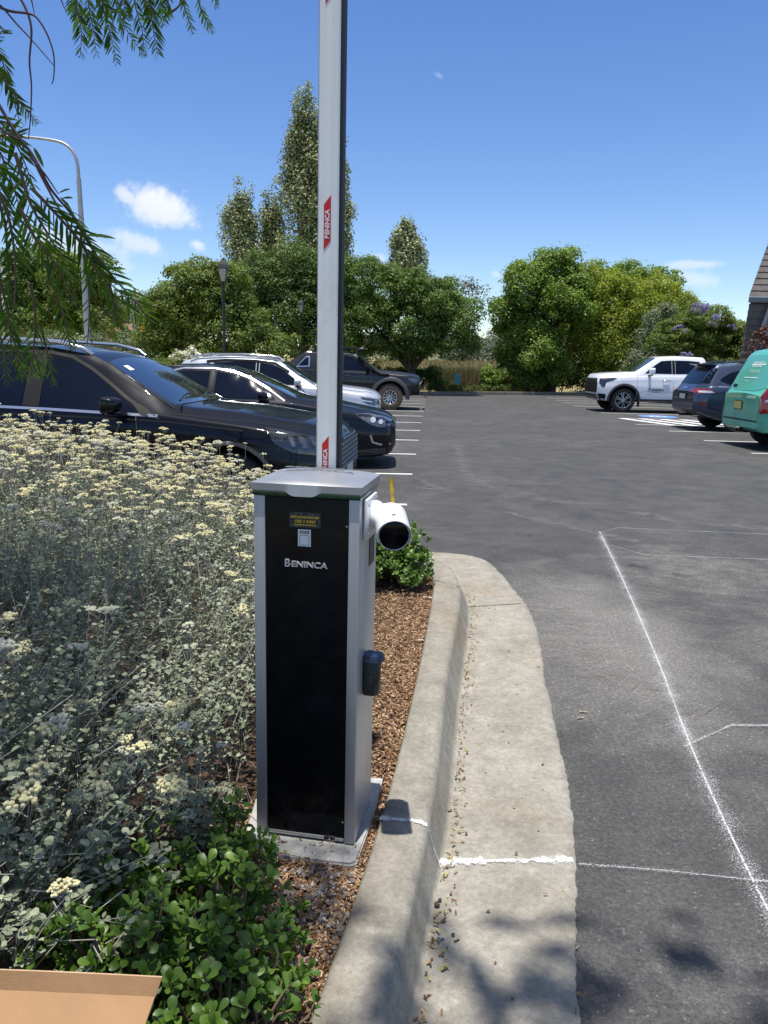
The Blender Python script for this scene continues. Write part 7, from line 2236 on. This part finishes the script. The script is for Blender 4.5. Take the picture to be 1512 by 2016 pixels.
sheet('side_wall', [(xl, yn, .115), (xl, yf - .01, .115), (xl, yf - .01, .36), (xl, yn, .36)])
sheet('front_wall', [(xr - .03, yn - .006, .115), (xl, yn - .006, .115), (xl, yn - .006, .36), (xr - .03, yn - .006, .36)])
sheet('box_bottom', [(xl + .01, yn, .113), (xr - .04, yn, .113), (xr - .04, yf - .01, .113), (xl + .01, yf - .01, .113)])

# ================================================================== STREET FURNITURE AND BUILDINGS
def lantern(name, label, x, y, ztop):
    root = thing(name, label, 'lamp post', (x, y, .05), 0, 'black heritage lamp posts')
    h = ztop - .05
    lathe('post', [(.09, 0), (.09, .25), (.06, .32), (.055, .9), (.045, 1.0), (.040, h - .78), (.055, h - .76), (.055, h - .72), (.03, h - .70), (.03, h - .66), (.085, h - .63)], 'lamp_black', root, 16)
    lathe('lamp_glass', [(.085, h - .625), (.168, h - .28)], 'lamp_glass', root, 4, square=True)
    bm = bmesh.new()
    for k in range(4):
        a_ = math.pi / 4 + k * math.pi / 2 + math.pi / 4 - math.pi / 4
        p0 = Vector((math.cos(a_) * .088, math.sin(a_) * .088, h - .63)); p1 = Vector((math.cos(a_) * .172, math.sin(a_) * .172, h - .28))
        V, Fc = tube_np([p0, p1], [.012, .012], 4)
        vs = [bm.verts.new(v) for v in V]
        for f in Fc: bm.faces.new([vs[i] for i in f])
    from_bm('glazing_bars', bm, 'lamp_black', root)
    rf = lathe('roof', [(.205, h - .285), (.205, h - .265), (.15, h - .17), (.085, h - .08), (.05, h - .06), (.05, h - .045)], 'lamp_black', root, 4, square=True)
    lathe('finial', [(.05, h - .045), (.022, h - .035), (.022, h - .02), (.045, h - .01), (.02, h)], 'lamp_black', root, 8)
lantern('lamp_post', 'nearer black lantern lamp post rising above the silver SUV', -4.62, 22.2, 4.24)
lantern('lamp_post', 'farther smaller black lantern lamp post just left of the raised boom', -4.09, 37, 4.30)

sl = thing('street_lamp', 'tall grey galvanised street lamp with long curved arm at the left', 'street lamp', (-9.55, 25, .05))
def L2(px, py):
    return aty(px, py, 25) - Vector((-9.55, 25, .05))
base_ = Vector((0, 0, 0))
tubes('pole', [([Vector((.12, 0, 0)), L2(171, 640), L2(163, 480), L2(155, 352)], [.105, .10, .085, .07])], 'galvanised', sl, 12)
arm = [L2(155, 352), L2(152, 320), L2(143, 298), L2(128, 284), L2(108, 277), L2(75, 272), L2(40, 269), L2(5, 268)]
C_ = catmull([tuple(a_) for a_ in arm], 30)
ar = tubes('arm', [([Vector(c) for c in C_], list(np.linspace(.052, .035, 30)))], 'galvanised', sl, 10)
tubes('lamp_head', [([L2(8, 268), L2(-8, 267), L2(-40, 266)], [.05, .12, .06])], 'galvanised', sl, 10)

up = thing('utility_pole', 'distant timber utility pole with short crossarm beyond the street', 'utility pole', aty(265, 700, 70))
u0 = aty(265, 700, 70)
tubes('pole', [([Vector((0, 0, -2)), aty(265, 568, 70) - u0], [.17, .11])], 'pole_timber', up, 8)
tubes('crossarm', [([aty(256, 581, 70) - u0, aty(276, 582, 70) - u0], .07)], 'pole_timber', up, 6)
tubes('wire', [([aty(265 + k * 14, 570 + k * 4.6 + (k * (8 - k)) * .1, 70) - u0 for k in range(9)], .012), ([aty(256 - k * 30, 583 + k * 1.0, 70) - u0 for k in range(9)], .012)], 'rubber', up, 4)
s2 = thing('street_lamp', 'small distant street lamp with slanted arm right of the utility pole', 'street lamp', aty(268, 690, 68))
s20 = aty(268, 690, 68)
tubes('pole', [([Vector((0, 0, -1.5)), aty(267, 625, 68) - s20], [.14, .12])], 'galvanised', s2, 8)
tubes('arm', [([aty(267, 628, 68) - s20, aty(285, 603, 68) - s20, aty(301, 580, 68) - s20, aty(306, 576, 68) - s20, aty(313, 577, 68) - s20], [.08, .07, .06, .06, .08])], 'galvanised', s2, 8)
fp = thing('pole', 'pale slim pole at the far left edge behind the pepper branches', 'pole', aty(9, 690, 40))
f0 = aty(9, 690, 40)
tubes('shaft', [([Vector((0, 0, -2)), aty(4, 525, 40) - f0], [.09, .07])], 'plate_white', fp, 8)
tubes('crossarm', [([aty(-10, 583, 40) - f0, aty(22, 584, 40) - f0], .03), ([aty(-10, 545, 40) - f0, aty(14, 545, 40) - f0], .03)], 'plate_white', fp, 6)

def flat_sign(name, label, cat, px, py, Y, w_, h_, mat, ph=2.0, polem='galvanised'):
    c = aty(px, py, Y)
    root = thing(name, label, cat, (c.x, c.y, 0))
    bm = bmesh.new(); bm_box(bm, (0, 0, c.z), (w_, .03, h_), None, .004)
    from_bm('panel', bm, mat, root)
    tubes('post', [([(0, .035, -.1), (0, .035, c.z + h_ * .3)], .03)], polem, root, 8)
    return root
flat_sign('road_sign', 'small yellow road sign at the right end of the hedge gap', 'sign', 281, 650, 60, .40, 1.1, 'sign_yellow')
flat_sign('notice_board', 'white notice board standing behind the nearest car roof', 'sign', 274, 675, 48, .32, .62, 'plate_white')
flat_sign('blue_sign', 'small teal sign panel standing in front of the reeds', 'sign', 900, 746, 40.2, .36, .50, 'sign_blue')

def house(name, label, px0, px1, py_eave, py_ridge, Y, wall, roof, depth=9, fz=0):
    a_, b_ = aty(px0, py_eave, Y), aty(px1, py_eave, Y)
    ze, zr = a_.z, aty(px0, py_ridge, Y).z
    cx, w_ = (a_.x + b_.x) / 2, (b_.x - a_.x)
    z0 = ground_z(cx, Y) - .2
    root = thing(name, label, 'house', (cx, Y, z0))
    bm = bmesh.new(); bm_box(bm, (0, depth / 2 + .4, (ze - z0) / 2), (w_ * .92, depth, ze - z0))
    from_bm('wall', bm, wall, root)
    bm = bmesh.new()
    e = ze - z0; r = zr - z0
    c4_ = [bm.verts.new(v) for v in ((-w_ / 2, -.2, e), (w_ / 2, -.2, e), (w_ / 2, depth + 1, e), (-w_ / 2, depth + 1, e))]
    r2_ = [bm.verts.new(v) for v in ((-w_ * .28, depth / 2, r), (w_ * .28, depth / 2, r))]
    bm.faces.new((c4_[0], c4_[1], r2_[1], r2_[0])); bm.faces.new((c4_[1], c4_[2], r2_[1])); bm.faces.new((c4_[2], c4_[3], r2_[0], r2_[1])); bm.faces.new((c4_[3], c4_[0], r2_[0])); bm.faces.new(c4_[::-1])
    from_bm('roof', bm, roof, root)
    for k in (-.3, 0.0, .3):
        bm = bmesh.new(); bm_box(bm, (w_ * k, .38, e * .55), (w_ * .13, .08, e * .35))
        from_bm('window', bm, 'car_glass', root)
    return root
house('house', 'brick house with brown tiled hip roof in the gap left of the garden trees', 200, 268, 652, 632, 78, 'brick', 'roof_tile')
house('house', 'house with grey tiled roof at the far left beneath the pepper branches', -10, 62, 645, 622, 68, 'brick', 'roof_grey')
# distant white vehicle
dv = thing('parked_car', 'tiny white vehicle parked in the street beside the white notice board', 'car', aty(264, 688, 62))
bm = bmesh.new()
bm_box(bm, (0, 0, -.55), (1.9, 4.2, .75), None, .15)
for v in bm_box(bm, (0, .2, .0), (1.6, 2.2, .55), None, .12): pass
from_bm('body', bm, 'paint_pearl', dv, smooth=True, angle=40)
bm = bmesh.new(); bm_box(bm, (0, -.90, .02), (1.4, .06, .36)); from_bm('windscreen', bm, 'car_glass', dv)
for sx_ in (-.8, .8):
    for sy_ in (-1.3, 1.3):
        lathe('wheel', [(.05, -.1), (.32, -.1), (.32, .1), (.05, .1)], 'tyre', dv, 16, loc=(0, 0, 0), axis='x').location = (sx_, sy_, -.95)

# A-frame building with shingled roof at the right edge
bd = thing('shingled_building', 'steep shingle-roofed building cut off by the right edge behind the green van', 'building', (15.5, 26, 0))
d0 = Vector((15.5, 26, 0))
def bp_(px, py, Y=26):
    return aty(px, py, Y) - d0
def shingled(name, x_e0, z0, x_e1, z1, xr_, nrow, mat, y0, y1, root, dy=0.0, over=0.03):
    """courses of shingles: each course a tilted board slightly proud of the one above"""
    bm = bmesh.new()
    for i in range(nrow):
        f0_, f1_ = i / nrow, (i + 1.12) / nrow
        xa, xb = x_e0 + (x_e1 - x_e0) * f0_, x_e0 + (x_e1 - x_e0) * min(1, f1_)
        za, zb_ = z0 + (z1 - z0) * f0_, z0 + (z1 - z0) * min(1.0, f1_)
        ya, yb = y0 + dy * f0_ - .045, y0 + dy * min(1, f1_) - .012
        k = 0; x = min(xa, xb)
        vs = [bm.verts.new(v) for v in ((xa, ya, za), (xr_, ya, za), (xr_, yb, zb_), (xb, yb, zb_), (xa, ya + .03, za), (xr_, ya + .03, za), (xr_, yb + .03, zb_), (xb, yb + .03, zb_))]
        for q in ((0, 1, 2, 3), (7, 6, 5, 4), (0, 4, 5, 1), (1, 5, 6, 2), (2, 6, 7, 3), (3, 7, 4, 0)):
            bm.faces.new([vs[j] for j in q])
    return from_bm(name, bm, mat, root)
A1 = bp_(1474, 584); A2 = bp_(1540, 470); B1 = bp_(1474, 594); B2 = bp_(1460, 700)
shingled('roof', A1.x, A1.z, A1.x + (A2.x - A1.x) * 1.6, A1.z + (A2.z - A1.z) * 1.6, 7.0, 14, 'shingle', 0, 6, bd, dy=1.5)
bm = bmesh.new(); bm_box(bm, ((A1.x + 7) / 2, -.06, A1.z - .10), (7 - A1.x, .10, .17), None, .01)
from_bm('fascia', bm, 'fascia', bd)
shingled('wall_shingles', B2.x - .15, 0.0, B1.x + .05, A1.z - .22, 7.0, 16, 'shingle', .05, 6, bd, dy=0.0)
bm = bmesh.new()
q = [(B1.x + .1, .1, A1.z - .1), (7, .1, A1.z - .1), (9, 6, A1.z - .1), (B1.x + 3.6, 6, A1.z - .1)]
lo = [bm.verts.new((x_, y_, 0)) for x_, y_, z_ in q]; hi = [bm.verts.new(v) for v in q]
for k in range(4): bm.faces.new((lo[k], lo[(k + 1) % 4], hi[(k + 1) % 4], hi[k]))
bm.faces.new(hi)
from_bm('wall', bm, 'shingle', bd)
bm = bmesh.new()
p1, p2 = bp_(1520, 600, 25.8), bp_(1484, 700, 25.8)
V, Fc = tube_np([p1 + (p1 - p2) * .4, p2 + (p2 - p1) * .8], [.09, .09], 4)
vs = [bm.verts.new(v) for v in V]
for f in Fc: bm.faces.new([vs[i] for i in f])
from_bm('raking_beam', bm, 'fascia', bd)
bm = bmesh.new()
vs = [bm.verts.new(v) for v in (p1 + Vector((.12, .05, 0)), p2 + Vector((.12, .05, 0)), p2 + Vector((2.5, .05, 0)), p1 + Vector((2.5, .05, 0)))]
bm.faces.new(vs); from_bm('gable_window', bm, 'render_wall', bd)
# reddish shrub in front of it
rb = pblobs([(1496, 668, 26, 14), (1476, 682, 14, 8), (1512, 662, 20, 16), (1508, 700, 30, 26)], 20.6)
tree('red_shrub', 'dark reddish-leaved shrub above the green van roof at the right edge', 'shrub', rb, 2600, .06, 'leaf_red', (10.4, 20.8, 0), .04, None, .09, 14)

# ---------- small litter one can point at
def scrap(name, label, px, py, z, size, mat, cat, rz):
    c = at(px, py, z)
    bm = bmesh.new()
    n_ = 5
    vs = [[bm.verts.new(((i / n_ - .5) * size[0], (j - .5) * size[1] * (1 - abs(i / n_ - .5)), size[2] * math.sin(i * 1.1 + j))) for j in (0, 1)] for i in range(n_ + 1)]
    for a_, b_ in zip(vs, vs[1:]): bm.faces.new((a_[0], b_[0], b_[1], a_[1]))
    bmesh.ops.solidify(bm, geom=bm.faces[:], thickness=.0008)
    o = from_bm(name, bm, mat)
    o.location = (c.x, c.y, z + size[2] + .001); o.rotation_euler = (0, 0, rz)
    return tag(o, label, cat)
simple('blue_scrap', (0.03, 0.12, 0.45), 0.4); simple('lime_leaf', (0.38, 0.42, 0.08), 0.6); simple('pale_petal', (0.62, 0.55, 0.40), 0.7); simple('red_bark', (0.24, 0.09, 0.05), 0.8)
scrap('plastic_scrap', 'tiny bright blue plastic scrap lying in the gutter', 868, 1850, .009, (.018, .008, .003), 'blue_scrap', 'scrap', .2)
scrap('fallen_leaf', 'yellow-green fallen leaf lying on the shaded gutter', 875, 1907, .010, (.026, .012, .003), 'lime_leaf', 'leaf', .8)
scrap('fallen_leaf', 'cream fallen leaf on the dark tarmac, the upper one of two', 1148, 1402, .004, (.034, .016, .003), 'pale_petal', 'leaf', .1)
scrap('fallen_leaf', 'cream fallen leaf on the dark tarmac, the lower one of two', 1143, 1414, .004, (.034, .012, .003), 'pale_petal', 'leaf', .4)
scrap('fallen_leaf', 'pale fallen leaf on the mulch close to the kerb', 842, 1177, .125, (.055, .03, .004), 'pale_petal', 'leaf', .2)
scrap('fallen_blossom', 'small white blossom scrap on the mulch beside the kerb', 829, 1262, .125, (.03, .025, .006), 'sticker_white', 'blossom', .9)
scrap('bark_piece', 'reddish bark piece lying beside the gutter foot', 884, 1597, .009, (.025, .010, .003), 'red_bark', 'bark', .5)
def pebble(px, py, r, label):
    c = at(px, py, .01)
    bm = bmesh.new(); bmesh.ops.create_icosphere(bm, subdivisions=2, radius=r)
    for v in bm.verts: v.co *= 1 + .35 * noise.noise(v.co / r * 1.3 + Vector((px, 0, 0))); v.co.z *= .7
    o = from_bm('pebble', bm, 'gravel_dark'); o.location = (c.x, c.y, .010 + r * .55)
    return tag(o, label, 'pebble', 'dark pebbles in the gutter')
simple('gravel_dark', (0.05, 0.048, 0.045), 0.9, vary=.3)
pebble(860, 1783, .009, 'larger dark pebble lying at the gutter foot below the white joint line')
pebble(866, 1773, .006, 'smaller dark pebble touching the larger one at the gutter foot')
pebble(892, 1841, .005, 'lone tiny dark pebble on the shaded gutter right of the blue scrap')
